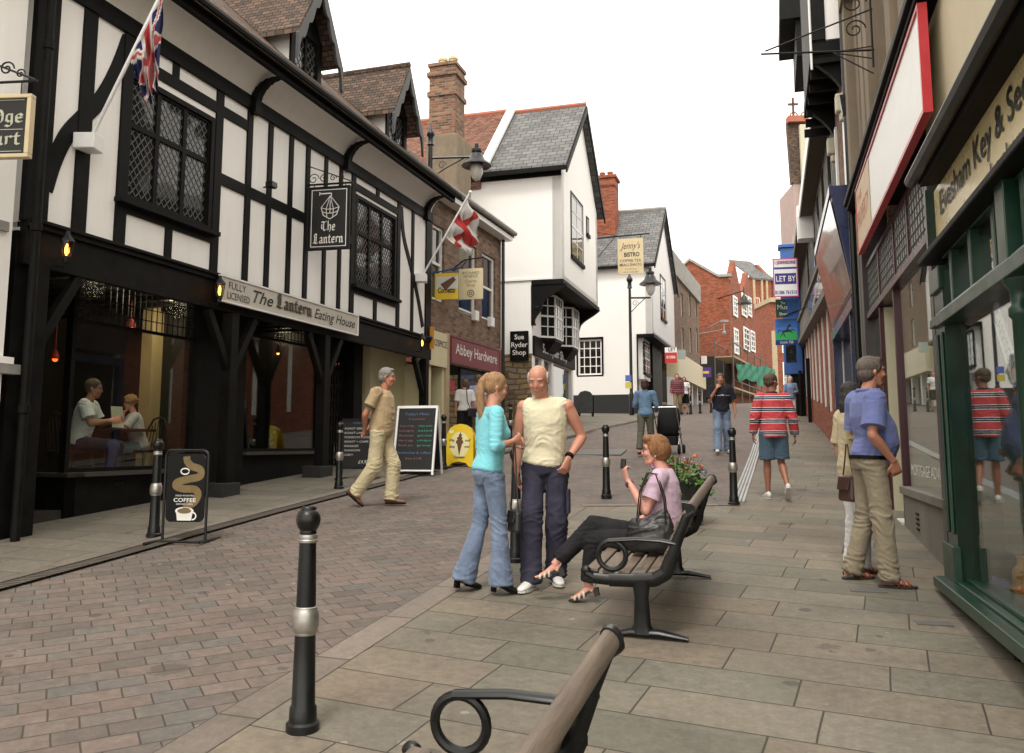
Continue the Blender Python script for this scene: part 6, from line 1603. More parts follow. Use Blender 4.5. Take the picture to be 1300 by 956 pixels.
# man in blue polo looking into the shop window
x, y = at(1099, 6.95)
pm, J, h = person('stocky man in lilac blue polo shirt and sandals facing the shop window', x, y, (1, -.02), 1.8, skin=sk_tan, vox=.0065,
    pose=dict(pel=(0, .0, .95), wst=(0, .03, 1.08), che=(0, .0, 1.3), nek=(0, .015, 1.47), hed=(0, .06, 1.62), look=(0, 1, .02), shR=(.2, -.01, 1.41), shL=(-.2, -.01, 1.41), elR=(.27, -.07, 1.13), wrR=(.22, .1, .93), hdR=(-.25, .35, -1), pnR=(-1, 0, 0), crR=.5, elL=(-.26, .0, 1.12), wrL=(-.22, .14, .93), hdL=(.2, .5, -1), crL=.5,
        knR=(.12, .03, .5), anR=(.13, .06, .085), toR=(.15, 1, 0), knL=(-.12, .0, .5), anL=(-.15, -.12, .085), toL=(-.2, 1, 0)),
    top=dict(mat=cloth('lilac_pique', (.13, .155, .33), .08), sleeve='short', hem=-.42, ease=.022, sease=.03, sl=.78, wr=.008, name='polo_shirt', placket=MATS.get('lilac_pique') or cloth('lilac_pique', (.12, .15, .36)), collar=cloth('lilac_pique', (.12, .15, .36))),
    bottom=dict(mat=cloth('khaki_chino', (.25, .21, .145), .1), ease=.016, knee=.068, cuff=.07, wr=.014, belt=M_black, rise=.2), shoes=dict(mat=plain('tan_leather', (.2, .05, .02), .45, .2, 8), style='sandal', sole=plain('dark_sole', (.03, .02, .015), .7, .1, 8)),
    hair=dict(style='grey', mat=hairmat('brown_grey_hair', (.12, .09, .07), (.28, .24, .2))), belly=.075, scale_w=1.02)
# woman next to him
x, y = at(1080, 7.42)
pw, J, h = person('dark haired woman in beige shirt half hidden behind the lilac polo shirt', x, y, (1, .1), 1.6, sex='f', skin=sk_fair, vox=.008,
    pose=dict(elR=(.22, -.08, 1.15), wrR=(.14, .14, 1.1), hdR=(-.3, .9, 0), pnR=(-1, 0, 0), crR=.6, look=(0, 1, -.1)),
    top=dict(mat=cloth('beige_linen', (.42, .35, .22), .08), sleeve='short', hem=-1.0, ease=.025, sease=.025, sl=.85, wr=.01), bottom=dict(mat=cloth('white_cotton', (.68, .67, .66), .04), ease=.01, cuff=.065), shoes=dict(mat=plain('tan_leather', (.2, .05, .02)), style='sandal', sole=MATS['dark_sole'] if 'dark_sole' in MATS else M_black),
    hair=dict(style='long', mat=hairmat('black_hair', (.02, .015, .012), (.05, .04, .035))))
hung_bag('brown leather shoulder bag with a flap carried beside white trousers', pw, (.22, -.17, 1.06), .26, .23, .21, .1, plain('brown_bag_leather', (.05, .022, .015), .4, .3, 8, bmp=.3))

# man in striped shirt walking away
x, y = at(980, 11.85)
sm_, J, h = person('man in a red shirt with navy and white stripes and blue shorts walking away', x, y, (.12, 1), 1.73, skin=sk_deep, vox=.0075,
    pose=dict(pel=(0, 0, .95), che=(0, .02, 1.29), nek=(0, .03, 1.46), hed=(.005, .05, 1.62), look=(.85, .6, -.03), shR=(.17, -.01, 1.4), shL=(-.17, -.01, 1.4), elR=(.26, -.02, 1.12), wrR=(.3, .05, .88), elL=(-.25, -.03, 1.12), wrL=(-.27, .03, .9),
        knL=(-.09, .05, .5), anL=(-.09, .06, .085), toL=(-.1, 1, 0), knR=(.1, .05, .51), anR=(.13, -.2, .2), toR=(.1, .75, -.65)),
    top=dict(mat=striped('striped_rugby'), sleeve='long', hem=-.75, ease=.035, sease=.026, wr=.014, collar=cloth('navy_knit', (.02, .025, .045)), name='rugby_shirt'),
    bottom=dict(mat=cloth('slate_blue_cotton', (.06, .1, .14), .15), kind='shorts', len=.88, ease=.03, wr=.012, name='shorts'), shoes=dict(**white_shoe), hair=dict(style='crop', mat=hairmat('short_brown_hair', (.09, .055, .03), (.2, .13, .08))), scale_w=1.0)

# young man in black T-shirt, hand to his mouth
x, y = at(915, 19.3)
bt, J, h = person('young man in black T-shirt with white chest band, hand at his mouth', x, y, (-.12, -1), 1.78, skin=sk_tan, vox=.009,
    pose=dict(elR=(.26, .05, 1.14), wrR=(.1, .2, 1.42), hdR=(-.4, -.3, 1), pnR=(-.3, -1, 0), crR=.8, look=(.1, 1, -.05), knR=(.1, .12, .5), anR=(.12, .2, .1), toR=(.2, 1, .15), knL=(-.12, .0, .5), anL=(-.14, -.1, .085), elL=(-.27, -.03, 1.13), wrL=(-.3, .03, .88)),
    top=dict(mat=cloth('black_cotton', (.018, .018, .025), .2), sleeve='short', hem=-.5, ease=.03, sease=.03, sl=.85, wr=.01, name='t_shirt'), bottom=dict(mat=cloth('blue_denim', (.13, .22, .38)), ease=.03, knee=.082, cuff=.09, name='jeans', wr=.014), shoes=dict(**white_shoe), hair=dict(style='crop', mat=MATS['short_brown_hair']), scale_w=1.05)
m = MB(); m.tube([(0, 0.002, 1.27), (0, .002, 1.33)], [(.2, .156), (.198, .156)], 24, fl=(1, 0, 0)); m.build('chest_band', cloth('pale_grey_cloth', (.45, .5, .55)), bt, smooth='auto')

# woman with a pram, walking away
x, y = at(819, 18.8)
fw, J, h = person('woman with dark red hair in a denim jacket pushing a pram uphill', x, y, (.35, 1), 1.66, sex='f', skin=sk_fair, vox=.009,
    pose=dict(elR=(.25, .02, 1.14), wrR=(.2, .3, 1.05), hdR=(-.1, 1, -.1), pnR=(0, 0, -1), crR=.7, elL=(-.25, .02, 1.14), wrL=(-.12, .3, 1.05), hdL=(.1, 1, -.1), pnL=(0, 0, -1), crL=.7, look=(.1, 1, -.1), knR=(.1, .08, .5), anR=(.1, .1, .085), knL=(-.1, -.08, .52), anL=(-.12, -.2, .12)),
    top=dict(mat=cloth('denim_jacket', (.12, .2, .3), .2), sleeve='long', hem=-.35, ease=.022, sease=.024, wr=.01, name='denim_jacket', collar=cloth('denim_jacket', (.12, .2, .3))), bottom=dict(mat=cloth('grey_green_cotton', (.1, .1, .075), .1), ease=.025, cuff=.075, len=.9), shoes=dict(mat=M_black, style='sandal', sole=M_black), hair=dict(style='bob', mat=hairmat('dark_red_hair', (.05, .012, .01), (.12, .03, .02))))
# plaid shirt man and companion
x, y = at(860, 37.0)
person('man in a red checked shirt and khaki trousers walking down past the shops', x, y, (-.2, -1), 1.78, skin=sk_pink, vox=.012, pose=dict(knR=(.1, .12, .5), anR=(.12, .2, .1), anL=(-.12, -.15, .1), wrR=(.26, .12, .92)),
    top=dict(mat=plaid('red_plaid', (.22, .03, .04), (.05, .02, .03), (.5, .4, .35)), sleeve='long', hem=-.7, ease=.04, sease=.03), bottom=dict(mat=cloth('khaki_far', (.22, .16, .08)), ease=.03), shoes=dict(mat=M_black), hair=dict(style='short', mat=hairmat('ginger_hair', (.25, .1, .04))), detail=False, scale_w=1.1)
x, y = at(869, 37.8)
person('woman in a white blouse and dark skirt walking beside the checked shirt', x, y, (-.2, -1), 1.65, sex='f', skin=sk_fair, vox=.012, top=dict(mat=MATS['white_cotton'], sleeve='short', hem=-.3, ease=.025), bottom=dict(mat=M_black, kind='shorts', len=1.0, ease=.02, name='skirt'), shoes=dict(mat=M_black), hair=dict(style='bob', mat=hairmat('mid_brown_hair', (.12, .07, .04))), detail=False)
# far woman in white trousers
x, y = at(1004, 31.5)
person('white haired woman in pale blue blouse and white trousers on the far pavement', x, y, (-.1, -1), 1.63, sex='f', skin=sk_pink, vox=.011, pose=dict(knR=(.08, .1, .5), anR=(.08, .14, .1), wrL=(-.08, .22, 1.1), elL=(-.24, .0, 1.13), hdL=(.5, .6, 0), anL=(-.1, -.1, .09)),
    top=dict(mat=cloth('pale_blue_cotton', (.2, .27, .42), .08), sleeve='long', hem=-.9, ease=.03, sease=.02), bottom=dict(mat=MATS['white_cotton'], ease=.02, cuff=.07), shoes=dict(mat=white_shoe['mat']), hair=dict(style='bob', mat=MATS['white_hair']), detail=False)
# hardware shop customers
x, y = at(590, 20.6)
sw, J, h = person('woman in white top and black skirt seen from behind at the hardware shop', x, y, (-.35, 1), 1.62, sex='f', skin=sk_fair, vox=.01, top=dict(mat=MATS['white_cotton'], sleeve='short', hem=-.2, ease=.022, sl=.8), bottom=dict(mat=cloth('black_skirt_cloth', (.015, .015, .017)), kind='shorts', len=1.1, ease=.03, name='skirt'), shoes=dict(mat=M_black), hair=dict(style='short', mat=MATS['mid_brown_hair']), scale_w=1.1)
m = MB(); m.tube([(.0, -.14, 1.42), (.02, -.15, 1.1), (.1, -.16, .9)], .01, 6); m.build('bag_strap', M_bag, sw); m = MB(); m.box(.02, .24, -.24, -.14, .72, .92); m.build('shoulder_bag', M_bag, sw, bevel=.02)
x, y = at(607, 21.2)
person('person in a pale blue shirt standing at the hardware shop door behind the ponytail', x, y, (.5, .8), 1.72, skin=sk_fair, vox=.012, top=dict(mat=cloth('very_pale_blue', (.45, .5, .62)), sleeve='short', hem=-.5, ease=.03), bottom=dict(mat=cloth('khaki_far', (.22, .16, .08))), shoes=dict(mat=M_black), hair=dict(style='short', mat=MATS['mid_brown_hair']), detail=False)
# ================================================================== street furniture
M_bsteel = plain('dull_band_steel', (.42, .4, .37), .42, .2, 14, metal=.85, bmp=.1)
M_wood = plain('weathered_bench_wood', (.14, .105, .078), .6, .35, 3, bmp=.4, grain=(1, 12, 12))
def bollard(x, y, label, first=[None]):
    if first[0] is None:
        r = thing('bollard', label, 'bollard', (x, y, gz(y)), 0, 'black bollards with steel bands')
        m = MB(); m.lathe((0, 0, 0), [(0.0759, -.1), (0.0759, .05), (0.06376, .06), (0.06072, .12), (0.05343, .13), (0.04736, .44)], 28); m.build('shaft', M_blackm, r, smooth='auto')
        m = MB(); m.lathe((0, 0, 0), [(0.04554, .56), (0.03886, .855)], 28); m.build('shaft', M_blackm, r, smooth='auto')
        m = MB(); m.lathe((0, 0, 0), [(0.04858, .44), (0.0504, .445), (0.0504, .452), (0.05465, .456), (0.06072, .48), (0.06193, .505), (0.05951, .53), (0.05343, .552), (0.0504, .556), (0.0504, .563), (0.04615, .567)], 28); m.build('ring_band', M_bsteel, r, smooth='auto')
        m = MB(); m.lathe((0, 0, 0), [(0.04008, .855), (0.04433, .858), (0.04554, .868), (0.0425, .872), (0.04493, .885), (0.0425, .893), (0.03886, .895)], 28); m.build('ring_band', M_bsteel, r, smooth='auto')
        m = MB(); m.lathe((0, 0, 0), [(0.03765, .893), (0.04008, .9), (0.03765, .912), (0.04736, .925), (0.05465, .945), (0.05647, .962), (0.05465, .98), (0.04675, .998), (0.03643, 1.006), (0.03643, 1.016), (0.03157, 1.022), (0, 1.022)], 28); m.build('finial', M_blackm, r, smooth='auto')
        first[0] = r; return r
    r = copy_tree(first[0]); r.location = (x, y, gz(y)); r.rotation_euler.z = random.uniform(0, 6); r['label'] = label; return r
for px, py, lb_ in ((384, 932, 'nearest and largest black bollard, standing on the kerb beside the brick roadway'), (655, 716, 'black bollard between the blonde woman and the bald man'), (770, 633, 'black bollard beyond the seated woman and her crossed legs'),
                 (932, 643, 'black bollard beside the steel drain grate near the striped shirt'), (648, 562, 'small far bollard in front of the rubble stone wall'), (195, 684, 'black bollard beside the coffee sign under the eating house'),
                 (430, 622, 'black bollard beside the handwritten roast menu blackboard'), (563, 596, 'black bollard between the white A-frame menu and the yellow ice cream board'),
                 (877, 526, 'tiny far bollard before the brown brick shops, leftmost of three'), (889, 525, 'tiny far bollard before the brown brick shops, middle of three'), (903, 524, 'tiny far bollard, rightmost of three by the scaffold')):
    g = G(px, py); bollard(g.x, g.y, lb_)

# ---- benches
def bench(label, x, y, rz):
    """local X along the seat, +Y to the front"""
    r = thing('bench', label, 'bench', (x, y, gz(y) + .02), rz, 'slatted benches with cast iron ends'); r.rotation_euler = (0, -math.atan(.0711 * .955), rz)
    Ln = 1.78
    prof = [(.33, .415), (.28, .385), (.18, .378), (.02, .38), (-.1, .39), (-.17, .43), (-.21, .52), (-.26, .66), (-.31, .78), (-.35, .81)]
    for i, xx in enumerate((.0, Ln)):
        m = MB()
        pr = [(p[0], p[1] - .03) for p in prof]
        for (a, b), wdt in zip(zip(pr, pr[1:]), (.05, .07, .085, .09, .09, .09, .07, .06, .05)):
            m.tube([(xx, a[0], a[1]), (xx, b[0], b[1])], [(.024, wdt / 2), (.024, wdt / 2)], 10, fl=(1, 0, 0)); m.ball((xx, b[0], b[1]), (.024, wdt / 2, wdt / 2), 8)
        m.ball((xx, .33, .4), (.024, .035, .03), 10)
        m.build('end_frame', M_blackm, r, smooth='auto')
        m = MB(); m.tube([(xx, -.02, .35), (xx, -.02, .25), (xx, -.02, .08), (xx, -.02, .03)], [(.03, .06), (.03, .045), (.032, .055), (.04, .09)], 14, fl=(1, 0, 0))
        m.tube([(xx, .17, .015), (xx, .05, .035), (xx, -.12, .035), (xx, -.3, .012)], [(.03, .014), (.034, .025), (.034, .025), (.03, .012)], 10, fl=(1, 0, 0)); m.build('leg', M_blackm, r, smooth='auto')
        m = MB(); c = (.16, .5)
        m.tube([(xx, c[0] + .088 * math.cos(a), c[1] + .088 * math.sin(a)) for a in [2 * PI * k / 24 for k in range(25)]], .017, 8)
        m.tube([(xx, c[0] + .02, c[1] + .09), (xx, .0, .605), (xx, -.15, .6), (xx, -.24, .585)], [(.026, .015)] * 4, 10, fl=(1, 0, 0)); m.build('armrest', M_blackm, r, smooth='auto')
    m = MB()
    for (yy, zz, an) in ((.29, .405, -8), (.19, .393, 0), (.09, .388, 0), (-.01, .39, 3), (-.1, .402, 8)):
        m.obox((Ln / 2, yy, zz), (Ln / 2 - .01, 0, 0), (0, .036 * math.cos(R(an)), -.036 * math.sin(R(an))), (0, .012 * math.sin(R(an)), .012 * math.cos(R(an))))
    m.build('seat_slat', M_wood, r, bevel=.006)
    m = MB()
    for t_ in (.0, .105, .21):
        b0 = Vector((0, -.155, .46)); d_ = Vector((0, -.4, 1)).normalized(); c_ = b0 + d_ * (t_ + .04); n_ = Vector((0, 1, .4)).normalized()
        m.obox(c_ + Vector((Ln / 2, 0, 0)), (Ln / 2 - .01, 0, 0), d_ * .036, n_ * .012)
    m.build('back_slat', M_wood, r, bevel=.006)
    m = MB(); m.tube([(0.01, -.335, .8), (Ln - .01, -.335, .8)], [(.034, .022)] * 2, 16, fl=(0, .6, .8)); m.build('top_rail', M_wood, r, smooth='auto')
    for xx in (0, Ln): 
        m = MB(); m.tube([(xx - .02, -.335, .8), (xx + .02, -.335, .8)], [(.04, .029)] * 2, 18, fl=(0, .6, .8)); m.build('end_cap', M_blackm, r, smooth='auto')
    return r
bdir = math.atan2(.955, .30)
g = G(812, 814); BX, BY = g.x, g.y
bn = bench('black iron and slatted wood bench that the woman in pink sits on', BX + .0, BY, bdir)
b2 = bench('nearest bench, weathered wood with a black iron end, cut off by the lower edge', .0, 0, bdir); q = Vector((math.cos(bdir), math.sin(bdir)))
# far end of its top rail at about (0.30, 2.76)
off = Vector((-math.sin(bdir), math.cos(bdir)))
pos = Vector((.32, 2.74)) - q * 1.78 + off * .335; b2.location = (pos.x, pos.y, gz(pos.y) + .02)

# ---- seated woman
def bp(x, y, z): # bench local to world
    return Vector((BX, BY, 0)) + Vector((math.cos(bdir) * x - math.sin(bdir) * y, math.sin(bdir) * x + math.cos(bdir) * y, 0))
c = bp(.78, -.015, 0)
face = (math.cos(bdir + PI / 2), math.sin(bdir + PI / 2)); sz = .40
seated = dict(pel=(0, -.03, sz + .1), wst=(0, -.075, sz + .23), che=(0, -.07, sz + .45), nek=(0, -.045, sz + .61), hed=(0, .01, sz + .75), look=(-.12, 1, -.02),
    shR=(.165, -.04, sz + .56), shL=(-.165, -.04, sz + .56), hipR=(.09, .02, sz + .09), hipL=(-.09, .02, sz + .09))
P1 = dict(seated); P1.update(knR=(.02, .47, sz + .15), anR=(-.12, .66, .26), toR=(-.12, 1, -.2), knL=(-.06, .45, sz + .05), anL=(-.04, .50, .125), toL=(-.05, 1, -.25),
    elL=(-.22, .05, sz + .31), wrL=(-.13, .2, sz + .545), hdL=(.05, .35, 1), pnL=(.6, -.8, 0), crL=.9, elR=(.23, -.05, sz + .33), wrR=(.1, .2, sz + .2), hdR=(-.2, 1, 0), pnR=(0, 0, -1), crR=.4)
P1['anR'] = (-.1, .74, .27)
sw_, J, h = person('woman with short ginger hair, pink top and black trousers sitting cross-legged on the bench', c.x, c.y, face, 1.66, pose={k: (tuple(a * 1.75 / 1.66 for a in v) if k in ('anR', 'anL', 'knR', 'knL') else v) for k, v in P1.items()}, sex='f', skin=sk_pink, vox=.0062, z=gz(c.y) + .02, foot_fit=False,
    top=dict(mat=cloth('pink_jersey', (.56, .4, .5), .05), sleeve='short', hem=-.3, ease=.012, sease=.02, sl=.62, wr=.007, name='jersey'), bottom=dict(mat=cloth('black_trouser_cloth', (.016, .015, .017), .3), ease=.02, knee=.064, cuff=.062, len=.88, drop=0, wr=.008),
    shoes=dict(mat=plain('cream_strap', (.6, .5, .38), .4, .1, 8), style='sandal', heel=.05, sole=plain('black_sole', (.02, .018, .018), .5, .2, 8)), hair=dict(style='full', mat=hairmat('ginger_blonde_hair', (.26, .11, .035), (.5, .27, .1))), glasses=True, scale_w=1.08, belly=.05)
m = MB(); m.tube([J['wrL'] + V(.02, .035, .07), J['wrL'] + V(.03, .03, .14)], [(.012, .02)] * 2, 8); m.build('phone', M_blackm, sw_)
m = MB(); m.lathe(J['wrL'] - V(0, .015, .035), [(.03, -.012), (.032, 0), (.03, .012)], 14, axis=tuple(J['elL'] - J['wrL'])); m.build('wristwatch', plain('brown_strap', (.08, .03, .02), .4, .1, 5), sw_)
m = MB()
for q_ in (-1, 1): m.ball(h(q_ * .08, -.004, -.035), .008, 8)
m.build('earring', plain('pearl', (.7, .66, .6), .3, .05, 5), sw_, smooth=True)
# her handbag beside her on the seat, straps over the shoulder
hb = bp(.50, -.02, 0); hbz = gz(c.y) + .02 + .415
b_ = thing('handbag', 'black leather handbag with two straps and silver buckles on the bench', 'handbag', (hb.x, hb.y, hbz), bdir + R(90))
m = MB(); m.tube([(0, 0, 0), (0, 0, .02), (.01, 0, .09), (0, 0, .17), (-.01, 0, .225), (0, 0, .24)], [(.12, .05), (.165, .075), (.18, .085), (.155, .06), (.12, .025), (.11, .01)], 24, fl=(1, 0, 0)); me_ = remesh(m, .008, 2, 'bag_body'); wrinkle(me_, .01, (9, 9, 6), seed=4, joints=[((0, -.06, .2), .12), ((.1, 0, .15), .1)]); o_ = addmesh('bag_body', me_, M_bag, b_)
for (yy) in (-.03, .05):
    m = MB(); m.tube([(-.1, yy, .2), (-.085, yy - .02, .36), (-.03, yy - .05, .52), (.03, yy - .05, .53), (.08, yy - .02, .4), (.1, yy, .2)], [(.011, .005)] * 6, 8, fl=(0, 1, 0)); m.build('strap', M_bag, b_, smooth='auto')
m = MB()
for xx in (-.1, .1): m.box(xx - .014, xx + .014, -.055, -.03, .17, .215)
m.build('buckle_stud', M_steel, b_)

# ---- planter with flowers
g = G(866, 669); pl = thing('flower_planter', 'dark round planter with pink geraniums and trailing greenery behind the bench', 'planter', (g.x - .02, g.y + .1, gz(g.y + .1) + .02))
m = MB(); m.lathe((0, 0, 0), [(.24, 0), (.27, .03), (.33, .46), (.355, .47), (.36, .5), (.33, .5), (.31, .44), (.0, .43)], 30); m.build('pot', plain('dark_planter', (.025, .025, .024), .6, .3, 6), pl, smooth='auto')
def leafmat(name, c0, c1):
    if name in MATS: return MATS[name]
    m, t, b, new, ln = nt(name); f = noisef(t, coord(t), 30, 2, .5); ln(ramp(t, f, [(.3, c0), (.7, c1)]), b.inputs['Base Color']); b.inputs['Roughness'].default_value = .5; b.inputs['Subsurface Weight'].default_value = .1; MATS[name] = m; return m
rr = random.Random(11); m = MB(); st = MB()
for i in range(620):
    a = rr.uniform(0, 2 * PI); r_ = .42 * math.sqrt(rr.random()); z = .47 + .26 * (1 - (r_ / .42) ** 2) * rr.random() + .02
    if r_ > .33: z = .5 - rr.random() * .22 * (1 if rr.random() < .4 else .2)
    c_ = V(r_ * math.cos(a), r_ * math.sin(a), z); u = V(rr.uniform(-1, 1), rr.uniform(-1, 1), rr.uniform(-.2, .6)).normalized(); w_ = u.cross(V(rr.uniform(-1, 1), rr.uniform(-1, 1), 1)).normalized(); s_ = rr.uniform(.018, .036)
    m.face([c_ - u * s_, c_ - w_ * s_ * .8 + V(0, 0, .004), c_ + u * s_, c_ + w_ * s_ * .8])
for i in range(40):
    a = rr.uniform(0, 2 * PI); r_ = rr.uniform(0, .3); st.tube([(r_ * .4 * math.cos(a), r_ * .4 * math.sin(a), .44), (r_ * math.cos(a), r_ * math.sin(a), .74)], .003, 4)
m.build('foliage', leafmat('planter_leaves', (.04, .1, .015), (.12, .22, .04)), pl); st.build('stems', leafmat('stem', (.05, .1, .02), (.08, .14, .03)), pl)
for i in range(15):
    a = rr.uniform(0, 2 * PI); r_ = rr.uniform(.05, .36); c_ = V(r_ * math.cos(a), r_ * math.sin(a), rr.uniform(.62, .8) - r_ * .2); m = MB()
    for k in range(26):
        d_ = V(rr.gauss(0, 1), rr.gauss(0, 1), rr.gauss(.3, .8)).normalized(); p_ = c_ + d_ * rr.uniform(.015, .035); u = d_.orthogonal().normalized(); w_ = d_.cross(u); s_ = .012; m.face([p_ - u * s_, p_ - w_ * s_, p_ + u * s_, p_ + w_ * s_])
    m.build('flower', plain(('geranium_pink', 'petunia_lilac', 'geranium_coral')[i % 3], ((.75, .22, .27), (.35, .25, .55), (.75, .2, .15))[i % 3], .6, .15, 20), pl)

# ---- lamp posts
def lamp(label, x, y, zt, arm_px, lamp_z, dirx=(1, -.1), scale=1.0):
    r = thing('street_lamp', label, 'street lamp', (x, y, gz(y))); H_ = zt - gz(y); s = scale
    m = MB(); m.lathe((0, 0, 0), [(.11, -.1), (.11, .9), (.09, .95), (.07, 1.0), (.06, H_ * .8), (.055, H_ - .55 * s)], 14); m.build('post', M_blackm, r, smooth='auto')
    m = MB(); m.lathe((0, 0, H_ - .55 * s), [(.06, 0), (.09 * s, .02), (.07 * s, .06), (.06 * s, .2 * s), (.1 * s, .26 * s), (.1 * s, .32 * s), (.07 * s, .36 * s), (.03 * s, .45 * s), (.012, .55 * s)], 14); m.build('finial', M_blackm, r, smooth='auto')
    d_ = Vector((dirx[0], dirx[1], 0)).normalized(); za = H_ - .85 * s; L_ = arm_px
    m = MB(); m.tube([V(0, 0, za), V(0, 0, za) + d_ * L_], .03 * s, 8); m.tube([V(0, 0, za - .5 * s), V(0, 0, za - .25 * s) + d_ * L_ * .35, V(0, 0, za - .03) + d_ * L_ * .72], .014 * s, 6); scroll(m, V(0, 0, za - .18 * s) + d_ * L_ * .25, .1 * s, 1.3, .01, d=tuple(d_)); m.build('arm', M_blackm, r)
    c_ = V(0, 0, lamp_z - gz(y)) + d_ * L_
    m = MB(); m.lathe(c_, [(.02 * s, .62 * s), (.05 * s, .6 * s), (.05 * s, .5 * s), (.13 * s, .46 * s), (.13 * s, .4 * s), (.11 * s, .38 * s), (.16 * s, .3 * s), (.2 * s, .2 * s), (.34 * s, .1 * s), (.36 * s, .06 * s), (.34 * s, .05 * s), (.1 * s, .12 * s)], 24); m.tube([c_ + V(0, 0, .6 * s), V(0, 0, za) + d_ * L_ + V(0, 0, .12)], .02, 6); hd_ = m.build('lamp_shade', M_blackm, r, smooth='auto')
    m = MB(); m.lathe(c_, [(.14 * s, .1 * s), (.16 * s, .02), (.15 * s, -.12 * s), (.09 * s, -.26 * s), (.02 * s, -.31 * s), (0, -.31 * s)], 20); gl_ = m.build('lamp_globe', plain('frosted_globe', (.55, .54, .5), .15, .05, 5, bmp=0), hd_, smooth=True)
    return r
pz = P(547, 157, 19.7)
lamp('black swan-neck street lamp with a glass bowl rising beside the timber framed building', pz.x, 19.7, pz.z, (608 - 547) / FPX * 19.7, P(608, 212, 19.5).z, dirx=(1, -.08), scale=1.0)
pz = P(799, 345, 36.5)
lamp('black street lamp in front of the far white gabled house with stickers on its post', pz.x, 36.5, pz.z, (826 - 799) / FPX * 36, P(826, 362, 36.2).z, dirx=(1, -.05), scale=1.35)
# parking plates on the far lamp post
for i, (ya, col, lb_) in enumerate(((480, (.1, .15, .5), 'blue and white plate on the far lamp post'), (489, (.65, .55, .1), 'yellow plate below the blue one on the far lamp post'))):
    p_ = P(798, ya, 36.3); o_ = MB().box(-.13, .13, -.01, .01, -.13, .13).build('sign_plate', plain('plate%d' % i, col, .5, .05, 5), None); o_.location = (p_.x, 36.38, p_.z); tag(o_, lb_, 'sign')

# ---- wall lanterns
M_amber = emis('amber_bulb', (1.0, .42, .08), 6.0); M_redl = emis('red_lamp', (1.0, .08, .01), 5.0)
M_lglass = shopglass('lantern_glass', (.95, .8, .55), .6)
def wall_lantern(px, py, off, label, fr=FL, s=.8):
    x_, z_ = fr.xz(px, py, off); r = thing('wall_lantern', label, 'lantern', fr.W(x_, off, z_), fr.rot, 'lit amber lanterns on the eating house beam')
    m = MB(); m.tube([(0, off - .03, -.18), (0, .03, -.2), (0, 0, -.14)], .012 * s, 6); m.lathe((0, 0, -.16 * s), [(.03, -.02), (.05 * s, .03), (.05 * s, .04)], 6); m.lathe((0, 0, .1 * s), [(.1 * s, 0), (.09 * s, .02), (.04 * s, .07), (.02, .12)], 6)
    for k in range(6): a = k * PI / 3; m.tube([(.05 * s * math.cos(a), .05 * s * math.sin(a), -.12 * s), (.085 * s * math.cos(a), .085 * s * math.sin(a), .1 * s)], .006, 4)
    m.build('lantern_frame', M_iron, r); m = MB(); m.lathe((0, 0, 0), [(.047 * s, -.12 * s), (.08 * s, .1 * s)], 6); m.build('glass', M_lglass, r)
    m = MB(); m.lathe((0, 0, -.04 * s), [(.012, -.04), (.03 * s, 0), (.025 * s, .05), (.005, .09)], 10); m.build('bulb', M_amber, r, smooth=True)
    return r
wall_lantern(85, 316, .16, 'lit amber lantern at the left end of the black beam'); wall_lantern(279, 368, .18, 'lit amber lantern at the left end of the cream eating house board')
wall_lantern(536, 435, .18, 'lit amber lantern at the far corner of the black beam')
def red_lamp(px, py, off, lb_, s=.05, mt=None):
    x_, z_ = FL.xz(px, py, off); p_ = FL.W(x_, off, z_); r = thing('pendant_lamp', lb_, 'lamp', p_)
    m = MB(); m.lathe((0, 0, 0), [(.01, .12), (s, .05), (s * 1.1, 0), (s, -.02)], 12); m.tube([(0, 0, .1), (0, 0, FL.z0 + JZ - .1 - p_.z)], .006, 5); m.build('lamp_shade', plain('red_shade', (.3, .02, .01), .5, .1, 5), r)
    m = MB(); m.ball((0, 0, -.02), s * .75, 10); m.build('bulb', mt or M_redl, r, smooth=True)
red_lamp(70, 454, -2.2, 'small red pendant lamp deep inside the eating house window'); red_lamp(166, 414, -1.5, 'red pendant lamp above the seated couple', .06, M_redl); red_lamp(130, 491, -3.0, 'distant orange lamp behind the seated couple', .04, M_amber)
red_lamp(379, 487, -1.6, 'red lamp in the second eating house window', .05); red_lamp(276, 489, -1.2, 'orange lamp beside the dark entrance passage', .03, M_amber); red_lamp(353, 447, -1.0, 'amber lamp under the cream board', .035, M_amber); red_lamp(440, 440, -1.0, 'amber lamp under the jetty near its far end', .035, M_amber)
m = MB()
for px in (134, 141, 150, 158, 163, 174, 179, 188, 194, 203, 210):
    x_, z_ = FL.xz(px, 378 + (px - 134) * .2, -2.4); m.box(x_ - .035, x_ + .035, 2.38, 2.42, z_ - .015, z_ + .015)
m.build('string_light', emis('yellow_light', (1, .7, .15), 2.5), lan)

